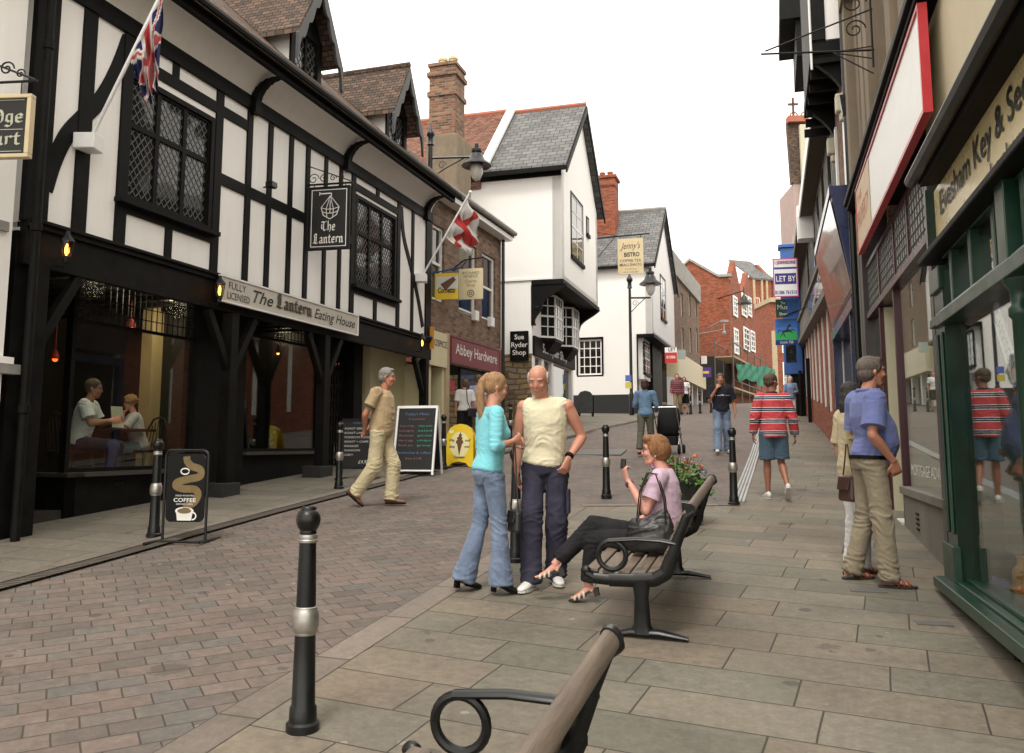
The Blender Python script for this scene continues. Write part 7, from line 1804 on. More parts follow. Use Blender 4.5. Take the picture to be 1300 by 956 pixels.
# ---- coffee sign
g = G(233, 689); cs = thing('pavement_sign', 'black swing coffee sign with a brown swirl and white cup on a tubular stand', 'sign', (g.x, g.y, gz(g.y)), R(-8)); w2 = .215
m = MB()
for q_ in (-1, 1):
    m.tube([(q_ * .23, 0, .03), (q_ * .23, 0, .86)], .014, 8)
    m.tube([(q_ * .23, -.33 if q_ < 0 else -.12, .02), (q_ * .23, .3 if q_ > 0 else .12, .02)], .016, 8)
m.tube([(-.24, -.12, .02), (.23, -.12, .02)], .014, 8); m.tube([(-.23, 0, .86)] + [(-.23 + .06 - .06 * math.cos(a), 0, .86 + .06 * math.sin(a)) for a in (.5, 1.1, 1.57)] + [(.23 - .06 + .06 * math.sin(a), 0, .86 + .06 * math.cos(a)) for a in (0, .5, 1.1, 1.57)], .014, 8); m.build('stand_frame', M_blackm, cs)
def rrect(w_, h_, r_, n=6):
    return [(sx * (w_ - r_) + r_ * math.cos(a0 + k * PI / 2 / n), sz * (h_ - r_) + r_ * math.sin(a0 + k * PI / 2 / n)) for sx, sz, a0 in ((1, 1, 0), (-1, 1, PI / 2), (-1, -1, PI), (1, -1, 1.5 * PI)) for k in range(n + 1)]
m = MB(); m.prism([(x_, -.01, z_ + .545) for x_, z_ in rrect(w2 - .01, .34, .06)], (0, .02, 0)); o_ = m.build('panel', plain('coffee_panel', (.008, .008, .008), .4, .1, 4, spec=.2), cs)
M_swirl = plain('brown_swirl', (.17, .115, .045), .5, .2, 8, bmp=0); m = MB(); pts = [(.0, .86), (.01, .81), (.06, .76), (.15, .73), (.15, .66), (.02, .63), (-.09, .6), (-.1, .56), (-.02, .535), (.1, .53), (.14, .48), (.1, .4), (.03, .37), (.02, .33)]
fin = []
for i in range(len(pts) - 1):
    for k in range(4):
        t_ = k / 4; p0 = pts[max(i - 1, 0)]; p1 = pts[i]; p2 = pts[i + 1]; p3 = pts[min(i + 2, len(pts) - 1)]
        fin.append(tuple(.5 * (2 * p1[j] + (p2[j] - p0[j]) * t_ + (2 * p0[j] - 5 * p1[j] + 4 * p2[j] - p3[j]) * t_ ** 2 + (-p0[j] + 3 * p1[j] - 3 * p2[j] + p3[j]) * t_ ** 3) for j in (0, 1)))
def ribbon(m, pts, w_, y, y0=0):
    for i in range(len(pts) - 1):
        a, b = Vector((pts[max(i - 1, 0)][0], 0, pts[max(i - 1, 0)][1])), Vector((pts[i + 1][0], 0, pts[i + 1][1])); c_ = Vector((pts[min(i + 2, len(pts) - 1)][0], 0, pts[min(i + 2, len(pts) - 1)][1])); p = Vector((pts[i][0], 0, pts[i][1])); q = b
        t1 = (b - a).normalized() if (b - a).length else V(0, 0, 1); t2 = (c_ - p).normalized() if (c_ - p).length else t1; n1 = t1.cross(V(0, 1, 0)) * w_ / 2; n2 = t2.cross(V(0, 1, 0)) * w_ / 2; yy = V(0, y - i * .00004, 0)
        m.face([p - n1 + yy, q - n2 + yy, q + n2 + yy, p + n1 + yy])
ribbon(m, fin, .075, -.0115); m.build('swirl_mark', M_swirl, cs)
m = MB(); m.prism([(-.09, -.0125, .31), (.09, -.0125, .31), (.075, -.0125, .22), (-.075, -.0125, .22)], (0, .001, 0)); m.prism([(.1 * math.cos(a), -.0135, .315 + .04 * math.sin(a)) for a in [2 * PI * k / 20 for k in range(20)]], (0, .001, 0)); ribbon(m, [(.09 + .035 * math.cos(a), .265 + .035 * math.sin(a)) for a in [-1.8 + .4 * k for k in range(10)]], .014, -.0125)
ribbon(m, [(-.01 + .045 * math.cos(a), .71 + .03 * math.sin(a)) for a in [.5 * k for k in range(13)]], .012, -.0145); m.build('cup_mark', M_inkw, cs)
m = MB(); m.prism([(.075 * math.cos(a), -.0145, .315 + .027 * math.sin(a)) for a in [2 * PI * k / 20 for k in range(20)]], (0, .001, 0)); m.build('coffee_mark', M_swirl, cs)
lettering(cs, 'COFFEE', 0, .405, .04, M_inkw, width=.24, y=-.0165, bold=.015); lettering(cs, 'FRESH ROASTED', 0, .46, .016, M_inkw, width=.2, y=-.0165); lettering(cs, 'SERVED HERE', 0, .375, .016, M_inkw, width=.18, y=-.0165)

# ---- chalk boards
M_chalkb = plain('blackboard', (.012, .012, .012), .75, .4, 3, bmp=.05)
M_chalk = plain('white_chalk', (.6, .6, .57), .9, .1, 20, bmp=0); M_chalkg = plain('green_chalk', (.05, .3, .2), .9, .1, 20, bmp=0); M_chalkb2 = plain('blue_chalk', (.1, .17, .3), .9, .1, 20, bmp=0); M_chalkr = plain('pink_chalk', (.25, .12, .13), .9, .1, 20, bmp=0)
x, y = at(456, 14.3); cb = thing('menu_board', 'black framed menu board chalked with roasts and a price of £4.95', 'sign', (x, y, gz(y) + .02), R(-10))
m = MB(); m.box(-.27, .27, -.012, .012, .2, .97); m.build('panel', M_chalkb, cb)
m = MB(); m.box(-.285, .285, -.02, .02, .965, 1.0); m.box(-.285, .285, -.02, .02, .17, .2); m.box(-.285, -.265, -.019, .019, 0, .965); m.box(.265, .285, -.019, .019, 0, .965); m.box(-.3, -.25, -.25, .25, 0, .03); m.box(.25, .3, -.25, .25, 0, .03); m.build('stand_frame', M_blackm, cb)
for i, s_ in enumerate(('ROAST BEEF', 'ROAST LAMB', 'MUSHROOM STROG', 'ROAST + CHIPS', 'SAUSAGES', 'MUSHROOMS', 'CURRY')): lettering(cb, s_, -.24, .82 - i * .072, .034, M_chalk, y=-.014, shear=.2, align='LEFT', width=(.34, .36, .44, .42, .25, .28, .16)[i])
lettering(cb, "TODAY'S", 0, .91, .035, M_chalkb2, y=-.014, shear=.2); lettering(cb, '£4.95', .1, .26, .06, M_chalk, y=-.014, shear=.2)
x, y = at(531, 15.2); ab = thing('menu_board', 'white framed A-board menu chalked in pink and green beside the walking man', 'sign', (x, y, gz(y) + .01), R(-14))
M_ = Matrix.Rotation(R(-11), 3, 'X')
for sg, nm in ((1, 'front'), (-1, 'rear')):
    m = MB(); hw, H_ = .38, 1.2; q = MB()
    def tp(v): v = Vector(v); return (v.x, v.y * sg - (1.18 - v.z) * .2 * sg, v.z)
    m.prism([tp((-hw + .03, -.01, .08)), tp((hw - .03, -.01, .08)), tp((hw - .03, -.01, H_ - .04)), tp((-hw + .03, -.01, H_ - .04))], (0, .02, 0)); m.build('panel', M_chalkb, ab)
    for (xa, xb, za, zb) in ((-hw, -hw + .035, 0, H_), (hw - .035, hw, 0, H_), (-hw + .035, hw - .035, H_ - .045, H_), (-hw + .035, hw - .035, .06, .085)): q.prism([tp((xa, -.02, za)), tp((xb, -.02, za)), tp((xb, -.02, zb)), tp((xa, -.02, zb))], (0, .035, 0))
    q.build('frame', M_wpaint, ab)
lines = [("The Menu", .0, .08, M_chalkb2, 1.06), ('Special', 0, .1, M_chalkb2, .99)]
def fl_(s_, x_, z_, h_, mt, w_):
    o_ = lettering(ab, s_, x_, z_, h_, mt, width=w_); o_.location = (x_, -(1.18 - z_) * .2 - .0135, z_); o_.rotation_euler = (-math.atan(.2), 0, 0)
fl_("Today's Menu", 0, 1.03, .05, M_chalkb2, .45); fl_('2 courses', 0, .95, .035, M_chalkr, .3)
for i in range(5): fl_(('Soup of day', 'Lasagne', 'Scampi', 'Ham & eggs', 'Steak pie')[i], -.17, .83 - i * .085, .035, M_chalkr, .27); fl_(('chips peas', 'salad', 'garlic bread', 'chips', 'gravy')[i], .17, .83 - i * .085, .035, M_chalkg, .26)
fl_('Sandwiches & coffees', 0, .36, .04, M_chalkb2, .62); fl_('from £1.95', 0, .26, .04, M_chalkr, .3)
# ice cream board
M_yel = plain('yellow_plastic', (.75, .52, .02), .35, .06, 4, coat=.2)
x, y = at(585, 16.7); ib = thing('ice_cream_board', 'bright yellow plastic board with a chocolate ice cream cone and rounded top', 'sign', (x, y, gz(y)), R(-12)); out = [(-.29, 0), (-.26, .62), (-.2, .74), (-.1, .8), (0, .82), (.1, .8), (.2, .74), (.26, .62), (.29, 0), (.2, 0), (.14, .07), (0, .1), (-.14, .07), (-.2, 0)]
m = MB(); m.prism([(x_, -.02 - (.8 - z_) * .12, z_) for x_, z_ in out], (0, .035, 0)); m.prism([(x_, .06 + (.8 - z_) * .25, z_) for x_, z_ in out], (0, .035, 0)); m.build('panel', M_yel, ib)
def ibp(x_, z_, k=0): return (x_, -.0205 - (.8 - z_) * .12 - .0007 * k, z_)
m = MB(); m.face([ibp(.19 * math.cos(a), .42 + .25 * math.sin(a), 1) for a in [2 * PI * k / 24 for k in range(24)]]); m.face([ibp(-.17 + .05 * math.cos(a), .67 + .035 * math.sin(a), 1) for a in [2 * PI * k / 16 for k in range(16)]]); m.build('white_disc_mark', plain('pale_yellow_disc', (.75, .68, .35), .4, .05, 5), ib)
m = MB(); m.face([ibp(-.05, .44, 2), ibp(.05, .44, 2), ibp(.0, .2, 2)]); 
for (cx, cz, r_) in ((0, .47, .075), (.0, .54, .055), (.01, .6, .035)): m.face([ibp(cx + r_ * math.cos(a), cz + r_ * .7 * math.sin(a), 3 + cz) for a in [2 * PI * k / 16 for k in range(16)]])
m.face([ibp(-.012, .6, 4), ibp(.03, .6, 4), ibp(.015, .67, 4)]); m.build('cone_mark', plain('chocolate', (.12, .045, .02), .5, .3, 15, bmp=0), ib)
for s_, x_, z_, w_ in (('Why', -.16, .48, .11), ('not?', .16, .48, .11), ('Stop', -.15, .36, .11), ('me?', .15, .36, .11)):
    o_ = lettering(ib, s_, x_, z_, .05, M_ink, width=w_, shear=.2, bold=.03); o_.location = ibp(x_, z_, 2); o_.rotation_euler = (-math.atan(.12), 0, 0)
o_ = lettering(ib, 'Cornetto', 0, .16, .05, M_ink, width=.22, shear=.2, bold=.03); o_.location = ibp(0, .16, 4); o_.rotation_euler = (-math.atan(.12), 0, 0)
# far blackboard before the bistro
x, y = at(743, 35.2); fb = thing('menu_board', 'small arched blackboard standing before the far white house', 'sign', (x, y, gz(y)), R(-14))
m = MB(); m.prism([(-.3, -.02, .15), (.3, -.02, .15), (.3, -.02, .9), (.2, -.02, 1.03), (0, -.02, 1.08), (-.2, -.02, 1.03), (-.3, -.02, .9)], (0, .04, 0)); m.build('panel', plain('grey_slate_board', (.06, .07, .07), .8, .3, 5), fb)
m = MB(); 
for xx in (-.28, .28): m.box(xx - .02, xx + .02, -.05, .05, 0, .2); m.box(xx - .02, xx + .02, .3, .34, 0, .9)
m.build('leg_frame', M_black, fb)

# ---- pram
x, y = at(848, 19.2); pr_ = thing('pram', 'black pushchair with raised hood pushed by the denim jacket', 'pushchair', (x, y, gz(y)), math.atan2(1, .35) - PI / 2)
m = MB()
for q_ in (-.25, .25): m.tube([(q_, -.55, 1.02), (q_, -.25, .7), (q_, .35, .12)], .013, 6); m.tube([(q_, -.35, .12), (q_, .1, .6)], .013, 6)
m.tube([(-.25, -.55, 1.02), (.25, -.55, 1.02)], .018, 8); m.build('frame', M_steel, pr_)
m = MB(); m.tube([(0, -.18, .42), (0, -.05, .62), (0, .05, .8), (0, .1, 1.0), (0, .08, 1.08)], [(.22, .1), (.25, .2), (.26, .24), (.22, .18), (.1, .08)], 16, fl=(1, 0, 0)); m.build('hood', cloth('black_canvas', (.012, .012, .013)), pr_, smooth=True)
m = MB(); m.box(-.23, .23, -.1, .4, .4, .48); m.box(-.2, .2, -.25, .1, .2, .4); m.build('seat', MATS['black_canvas'], pr_, bevel=.03)
for q_ in (-.27, .27):
    for yy in (-.35, .38): m = MB(); m.lathe((q_ - .02, yy, .11), [(.06, 0), (.11, 0), (.115, .02), (.11, .04), (.06, .04)], 16, axis=(1, 0, 0)); m.build('wheel', M_black, pr_, smooth='auto')

# ---- hanging signs
x_, z_ = FL.xz(418, 277, .72)
zc = P(418, 277, FL.W(2.0, .6, 0).y).z
Yl = 13.95; cx, cz = P(418, 277, Yl).x, P(418, 277, Yl).z
nrm = FL.n
ls = thing('hanging_sign', 'black hanging sign with a drawn lantern and white gothic lettering', 'sign', (cx, Yl, cz), math.atan2(nrm.y, nrm.x) + R(6)); w2, h2 = .345, .52
m = MB(); m.box(-w2, w2, -.02, .02, -h2, h2); m.build('panel', plain('sign_black', (.012, .012, .012), .4, .1, 3), ls)
m = MB()
for (a, b, c_, d_) in ((-w2 - .02, w2 + .02, h2, h2 + .02), (-w2 - .02, w2 + .02, -h2 - .02, -h2), (-w2 - .02, -w2, -h2, h2), (w2, w2 + .02, -h2, h2)): m.box(a, b, -.03, .03, c_, d_)
m.build('frame', M_black, ls)
m = MB(); b_ = .03
for (a, b, c_, d_) in ((-w2 + b_, w2 - b_, h2 - b_ - .012, h2 - b_), (-w2 + b_, w2 - b_, -h2 + b_, -h2 + b_ + .012), (-w2 + b_, -w2 + b_ + .012, -h2 + b_ + .012, h2 - b_ - .012), (w2 - b_ - .012, w2 - b_, -h2 + b_ + .012, h2 - b_ - .012)): m.box(a, b, -.023, -.02, c_, d_)
def sl_(p, q, r_=.007): m.beam((p[0], -.024, p[1]), (q[0], -.024, q[1]), r_ * 2, .004)
sl_((-.17, .42), (.04, .42), .01); sl_((.04, .42), (.04, .37)); sl_((-.17, .39), (-.17, .45))
hexa = [(-.14, .18), (.02, .38), (.18, .18), (.14, .05), (.02, -.02), (-.1, .05)]
for i in range(6): sl_(hexa[i], hexa[(i + 1) % 6])
for p in ((-.14, .18), (-.05, .15), (.08, .15), (.18, .18)): sl_((.02, .38), p, .005)
for p, q in (((-.14, .18), (-.05, .15)), ((-.05, .15), (.08, .15)), ((.08, .15), (.18, .18)), ((-.05, .15), (-.03, .0)), ((.08, .15), (.07, .0)), ((-.12, .11), (-.04, .08)), ((-.04, .08), (.08, .08)), ((.08, .08), (.16, .11)), ((.02, .3), (.02, .08))): sl_(p, q, .006)
m.build('lantern_mark', M_inkw, ls)
blackletter(ls, 'The', -.0, -.22, .17, M_inkw, width=.26, y=-.024); blackletter(ls, 'Lantern', 0, -.43, .17, M_inkw, width=.54, y=-.024, nib=.09)
br = thing('sign_bracket', 'wrought iron scroll bracket carrying the black lantern sign', 'bracket', (cx, Yl, cz), ls.rotation_euler.z)
m = MB(); m.tube([(-w2 - .1, 0, h2 + .07), (w2 + .06, 0, h2 + .07)], .018, 6); m.tube([(-w2 - .1, 0, h2 + .42), (w2 + .02, 0, h2 + .1)], .01, 6); m.tube([(-w2 - .1, 0, h2 - .05), (-w2 - .1, 0, h2 + .6)], .015, 6)
for i, (a, r_) in enumerate(((-.3, .1), (-.12, .08), (.05, .06), (.2, .04))): scroll(m, (a, 0, h2 + .17 + .0 * i), r_, 1.4, .008)
for xx in (-.28, .28): m.tube([(xx, 0, h2), (xx, 0, h2 + .07)], .008, 5)
m.tube([(-w2 - .1, 0, h2 + .3), (-.95, .12, h2 + .45)], .006, 5); m.build('scroll_frame', M_iron, br)
sp = thing('floodlight', 'small black floodlight fixed to a timber left of the lantern sign', 'light fitting', FL.W(FL.xz(333, 238)[0], .05, FL.xz(333, 238)[1]), FL.rot)
m = MB(); m.tube([(0, .03, 0), (0, -.12, 0)], .012, 6); m.box(-.11, .02, -.2, -.08, -.03, .05); m.ball((.05, -.13, .02), .05, 8); m.build('lamp_head', M_blackm, sp)

# Bridge Court sign
Yb = 7.25; xr = P(43, 160, Yb).x; zt_, zb_ = P(40, 122, Yb).z, P(40, 202, Yb).z; wB = .78
bs = thing('hanging_sign', 'black sign with pale gothic lettering in a cream frame at the left edge', 'sign', (xr - wB / 2, Yb, (zt_ + zb_) / 2), R(-4)); w2, h2 = wB / 2, (zt_ - zb_) / 2
m = MB(); m.box(-w2 + .03, w2 - .03, -.015, .03, -h2 + .03, h2 - .03); m.build('panel', MATS['sign_black'], bs)
m = MB()
for (a, b, c_, d_) in ((-w2, w2, h2 - .035, h2), (-w2, w2, -h2, -h2 + .035), (-w2, -w2 + .04, -h2 + .035, h2 - .035), (w2 - .04, w2, -h2 + .035, h2 - .035)): m.box(a, b, -.035, .035, c_, d_)
m.build('frame', plain('old_cream_frame', (.55, .45, .28), .5, .12, 5), bs, bevel=.006)
M_oldlet = plain('pale_gilt_letters', (.4, .4, .3), .5, .1, 5, bmp=0)
blackletter(bs, 'Bridge', .07, .03, .13, M_oldlet, width=.52, y=-.018); blackletter(bs, 'Court', .07, -.17, .13, M_oldlet, width=.48, y=-.018)
m = MB(); m.beam((-w2 + .07, -.018, -.03), (w2 - .07, -.018, -.03), .006, .003); m.beam((-w2 + .07, -.018, -h2 + .06), (w2 - .07, -.018, -h2 + .06), .006, .003); m.beam((-w2 + .07, -.018, h2 - .05), (w2 - .07, -.018, h2 - .05), .006, .003); m.build('rule_mark', M_oldlet, bs)
br = thing('sign_bracket', 'black scrolled iron bracket above the cream framed sign', 'bracket', bs.location, bs.rotation_euler.z)
m = MB(); m.tube([(-1.0, 0, h2 + .1), (w2 + .02, 0, h2 + .13)], .012, 6); m.tube([(-1.0, 0, h2 + .5), (-.2, 0, h2 + .38), (w2, 0, h2 + .14)], .01, 6); m.tube([(w2 - .12, 0, h2), (w2 - .12, 0, h2 + .12)], .006, 5); m.tube([(-w2 + .12, 0, h2), (-w2 + .12, 0, h2 + .1)], .006, 5)
scroll(m, (.12, 0, h2 + .25), .07, 1.4, .008); scroll(m, (-.12, 0, h2 + .24), .08, 1.4, .008, sgn=-1); scroll(m, (.25, 0, h2 + .2), .045, 1.3, .007); m.build('scroll_frame', M_iron, br)

# generic flat board at a pixel box, at depth Y, facing the camera side of the street
def street_board(name, label, x0, y0, x1, y1, Y, mat, rz=-8, th=.04, border=0, bmat=None):
    a, b = P(x0, y0, Y), P(x1, y1, Y); w2, h2 = (b.x - a.x) / 2, (a.z - b.z) / 2
    r = thing(name, label, 'sign', ((a.x + b.x) / 2, Y, (a.z + b.z) / 2), R(rz))
    m = MB(); m.box(-w2, w2, -th / 2, th / 2, -h2, h2); m.build('panel', mat, r)
    if border:
        m = MB(); q = th / 2 + .006
        for (a_, b_, c_, d_) in ((-w2, w2, h2 - border, h2), (-w2, w2, -h2, -h2 + border), (-w2, -w2 + border, -h2 + border, h2 - border), (w2 - border, w2, -h2 + border, h2 - border)): m.box(a_, b_, -q, q, c_, d_)
        m.build('frame', bmat, r)
    return r, w2, h2
def stick(root, x0, x1, z0, z1, mat, y=-.026, name='colour_panel'):
    m = MB(); m.box(x0, x1, y, y + .003, z0, z1); return m.build(name, mat, root)
# ice cream banner and charity sign
r, w2, h2 = street_board('hanging_sign', 'yellow and white ice cream banner hanging from a blue bar', 552, 347, 582, 380, 19.3, M_yel, rz=-10, th=.02)
stick(r, -w2 * .9, w2, -h2 * .2, h2 * .75, plain('pale_banner', (.6, .62, .55), .5, .1, 3), -.0135); m = MB(); m.tube([(-w2 * .3, -.016, -h2 * .1), (w2 * .7, -.016, h2 * .6)], [(.1, .004), (.05, .004)], 10, fl=(0, 0, 1)); m.build('cone_mark', MATS['chocolate'], r)
lettering(r, 'Cornetto', 0, -h2 * .5, .13, M_ink, width=w2 * 1.5, y=-.0155, shear=.15, bold=.03); m = MB(); m.tube([(-w2 * 1.7, 0, h2 * .95), (w2 * 1.15, 0, h2 + .13)], .02, 6); m.build('hanging_bar', M_blue, r)
r, w2, h2 = street_board('hanging_sign', 'cream hanging sign of a hospice charity shop beside the yellow banner', 582.5, 341, 613.5, 380, 20.5, M_cream, rz=-14, th=.05)
lettering(r, 'RICHARD', 0, h2 * .62, .07, M_ink, y=-.027, width=w2 * 1.4); lettering(r, 'HOSPICE', -.0, h2 * .4, .07, M_ink, y=-.027, width=w2 * 1.2); lettering(r, 'Charity', 0, h2 * .08, .08, plain('brown_lettering', (.2, .12, .05)), y=-.027, width=w2); lettering(r, 'Shop', 0, -h2 * .18, .08, MATS['brown_lettering'], y=-.027, width=w2 * .7)
m = MB(); ribbon(m, [(.08 * math.cos(a), -h2 * .62 + .08 * math.sin(a)) for a in [2 * PI * k / 16 for k in range(17)]], .018, -.027); ribbon(m, [(.035 * math.cos(a), -h2 * .62 + .035 * math.sin(a)) for a in [2 * PI * k / 12 for k in range(13)]], .018, -.027); m.build('round_emblem', M_ink, r)
m = MB(); m.tube([(-w2 - .25, .0, h2 - .05), (-w2 * .6, 0, h2 + .22), (w2, 0, h2 + .26)], .018, 6); m.tube([(-w2 - .25, 0, h2 - .05), (-w2 * .8, 0, h2 + .05), (-w2 * .4, 0, h2 + .2)], .012, 5); m.tube([(w2, 0, h2), (w2, 0, h2 + .27)], .01, 5); m.build('bracket_arm', M_iron, r)
# orange plate at the Lantern corner
r, w2, h2 = street_board('sign_plate', 'small orange plate fixed near the far corner lantern', 543, 415, 551, 443, 19.0, plain('orange_plate', (.6, .25, .02), .4, .05, 5), rz=-10, th=.02)
stick(r, -.03, .03, -.03, .05, plain('blue_edge', (.1, .12, .5)), -.0135, 'round_emblem')
# utility boxes on the brick wall
for (px, py, s_, lb_) in ((440, 0, 0, ''),):
    pass
for (px, py, lb_) in ((603, 401, 'white alarm box on the brown brick wall below the charity sign'), (623, 409, 'small white box on the brown brick wall above the maroon fascia')):
    x_, z_ = FB.xz(px, py, .05); o_ = MB().box(-.13, .13, -.07, .05, -.13, .13).build('alarm_box', M_wpaint, None, bevel=.01); o_.location = FB.W(x_, .05, z_); o_.rotation_euler.z = FB.rot; tag(o_, lb_, 'alarm box')
# bistro sign
r, w2, h2 = street_board('hanging_sign', "cream bistro hanging sign listing coffee, tea, meals and snacks", 784, 303, 817, 348, 32.0, plain('bistro_board', (.62, .5, .3), .5, .1, 3), rz=-14, th=.05)
lettering(r, "Jenny's", 0, h2 * .42, .26, M_ink, y=-.027, width=w2 * 1.6, shear=.4); lettering(r, 'BISTRO', 0.05, -h2 * .02, .17, M_ink, y=-.027, width=w2 * 1.2, bold=.03)
lettering(r, 'COFFEE TEA', 0, -h2 * .32, .11, M_ink, y=-.027, width=w2 * 1.65, bold=.01); lettering(r, 'MEALS SNACKS', 0, -h2 * .55, .11, M_ink, y=-.027, width=w2 * 1.7, bold=.01); lettering(r, 'Childrens', 0, -h2 * .76, .07, MATS['brown_lettering'], y=-.027, width=w2 * .9); lettering(r, 'MENU AVAILABLE', 0, -h2 * .92, .05, M_ink, y=-.027, width=w2 * 1.2)
m = MB(); m.tube([(-w2 - 1.1, .1, h2 + .1), (w2 + .25, 0, h2 + .16)], .03, 6); m.tube([(-w2 - 1.1, .1, h2 - 1.0), (-w2 - .1, 0, h2 + .1)], .014, 5); m.tube([(-w2 - 1.2, .1, h2 + .45), (-w2 + .0, 0, h2 + .14)], .012, 5)
for xx in (-w2 * .8, w2 * .8): m.tube([(xx, 0, h2), (xx, 0, h2 + .14)], .012, 5)
m.build('bracket_arm', M_iron, r)
# let by
M_lpurp = plain('agent_blue', (.05, .04, .22), .4, .05, 4); M_lpink = plain('agent_magenta', (.5, .08, .3), .4, .05, 4)
r, w2, h2 = street_board('letting_board', 'white and blue letting board with a magenta edge reading LET BY', 981, 328, 1013.5, 377, 28.4, M_wpaint, rz=-10, th=.03, border=.035, bmat=M_lpink)
stick(r, -w2 + .035, w2 - .035, h2 - .2, h2 - .06, plain('pale_pink', (.7, .5, .55), .4, .05, 5), -.019); stick(r, -w2 + .035, w2 - .035, h2 * .44, h2 * .54, M_lpurp, -.019); stick(r, -w2 + .06, w2 - .06, -h2 * .34, h2 * .22, M_lpurp, -.019)
lettering(r, 'JOHNSONS', .04, h2 - .19, .1, M_ink, y=-.023, width=w2 * 1.45, bold=.03); lettering(r, 'LET BY', 0, -h2 * .2, .2, M_inkw, y=-.023, width=w2 * 1.55, bold=.01); lettering(r, '01386 761515', 0, -h2 * .85, .12, M_lpurp, y=-.0185, width=w2 * 1.75, bold=.03)
r, w2, h2 = street_board('hanging_sign', 'dark green and blue hanging sign between the letting board and the horse sign', 985, 380, 1013, 403, 28.7, plain('dark_green_sign', (.01, .06, .04), .4, .1, 4), rz=-10)
stick(r, -.02, w2, -h2, h2, M_blue, -.022); lettering(r, 'The', -w2 * .35, h2 * .45, .1, M_inkw, y=-.022, width=.14); lettering(r, 'Mus', -w2 * .42, -h2 * .1, .17, M_inkw, y=-.024, width=.32); lettering(r, 'Shop', -w2 * .35, -h2 * .75, .1, M_inkw, y=-.024, width=.26)
m = MB(); m.tube([(-w2 * .4, -.06, -h2 * .9), (w2 + .3, -.05, h2 * .1)], .02, 5); m.build('bracket_arm', M_iron, r)
# horse sign
hs2, w2, h2 = street_board('hanging_sign', 'bank hanging sign with a black horse on green ground under blue sky', 984, 405, 1012, 438, 28.9, plain('sign_sky_blue', (.06, .2, .6), .4, .2, 2), rz=-10)
stick(hs2, -w2, w2, -h2, -h2 * .62, plain('sign_navy', (.01, .03, .15), .4, .05, 5), -.0225); m = MB(); m.face([(-w2, -.0235, -h2 * .62), (w2, -.0235, -h2 * .62), (w2, -.0235, .02), (w2 * .3, -.0235, .05), (-w2 * .3, -.0235, -.02), (-w2, -.0235, -.05)]); m.build('green_mark', plain('sign_green', (.03, .35, .1), .4, .1, 3), hs2)
m = MB(); k = w2 / 30
def hp(*pts): m.face([(x_ * k, -.026 - .0004 * len(m.f), z_ * k) for x_, z_ in pts])
hp((-12, -2), (-10, 4), (-2, 5), (6, 8), (10, 6), (9, 0), (2, -1), (-6, -2)); hp((4, 7), (8, 14), (12, 18), (12, 22), (9, 20), (10, 24), (6, 19), (3, 12), (0, 6)); hp((10, 19), (14, 18), (15, 15), (11, 15)); hp((7, 2), (10, 5), (18, 8), (24, 3), (23, 1), (17, 5), (11, 1)); hp((8, 0), (10, 2), (15, 2), (18, -5), (16, -5), (13, 0))
hp((-12, 0), (-9, 2), (-11, -8), (-15, -14), (-17, -13), (-13, -7)); hp((-9, 0), (-5, 0), (-5, -8), (-1, -14), (-3, -15), (-8, -9)); hp((-12, 3), (-10, 4), (-18, 5), (-22, 0), (-21, -6), (-24, 0), (-19, 8)); m.build('horse_mark', M_ink, hs2)
lettering(hs2, 'Lloyds TSB', 0, -h2 * .88, .09, M_inkw, y=-.026, width=w2 * 1.2)
# red and white board on the bistro, grey and purple ones beyond
r, w2, h2 = street_board('letting_board', 'red and white letting board on the corner of the far white house', 844, 441, 859.5, 461, 37.4, M_wpaint, rz=-14, th=.03); stick(r, -w2, w2, -h2, h2 * .35, plain('agent_red', (.5, .02, .02), .4, .05, 5), -.019); lettering(r, 'LET', 0.05, h2 * .5, .16, M_ink, y=-.018, width=w2 * 1.2, bold=.03); lettering(r, '01386', 0, -h2 * .4, .12, M_inkw, y=-.022, width=w2 * 1.5, bold=.02)
street_board('hanging_sign', 'small pale green hanging sign beyond the red letting board', 860, 444, 870.5, 456, 44, plain('pale_green_sign', (.4, .45, .4), .5, .08, 4), rz=-14)
r, w2, h2 = street_board('hanging_sign', 'purple hanging sign over the far shops', 888, 466.5, 903, 479, 55, plain('purple_sign', (.07, .03, .25), .4, .08, 4), rz=-14); stick(r, -w2 * .6, w2 * .6, -.08, .08, M_yel, -.024)
street_board('hanging_sign', 'small white box sign beyond the brown brick shops', 890, 452, 897.5, 462, 57, M_wpaint, rz=-14, th=.2)
# CCTV and far lamp
a = P(920, 409, 58); cc = thing('cctv_camera', 'grey camera on a horizontal bracket against the red brick block', 'camera', (a.x, 58, a.z))
m = MB(); m.tube([(-.3, 3.8, .1), (-.2, 0, .1)], .05, 6); m.box(-.3, .25, -.1, .1, 0, .15); m.tube([(-1.9, 3.7, -.5), (-.1, 0, -.5)], .04, 5); m.tube([(-.05, 0, 0), (-.05, 0, -.7)], .05, 6); m.ball((-.05, 0, -.75), .15, 8); m.build('camera_bracket_frame', M_conc, cc)
a = P(945, 386, 59); bl = thing('wall_lamp', 'distant black bracket lamp on the red brick block', 'lamp', a)
m = MB(); m.tube([(-1.1, 3.5, .95), (0, 0, .95)], .04, 5); m.tube([(-1.1, 3.5, .95), (-1.1, 3.5, -.9)], .03, 5); m.tube([(0, 0, 1.2), (0, 0, .5)], .05, 6); m.lathe((0, 0, 0), [(.1, .6), (.2, .45), (.25, .3), (.5, .05), (.5, 0), (.1, .05)], 16); m.build('lamp_shade', M_blackm, bl, smooth='auto'); m = MB(); m.lathe((0, 0, 0), [(.2, .02), (.2, -.15), (.08, -.35), (0, -.35)], 14); m.build('lamp_globe', MATS['frosted_globe'], bl, smooth=True)

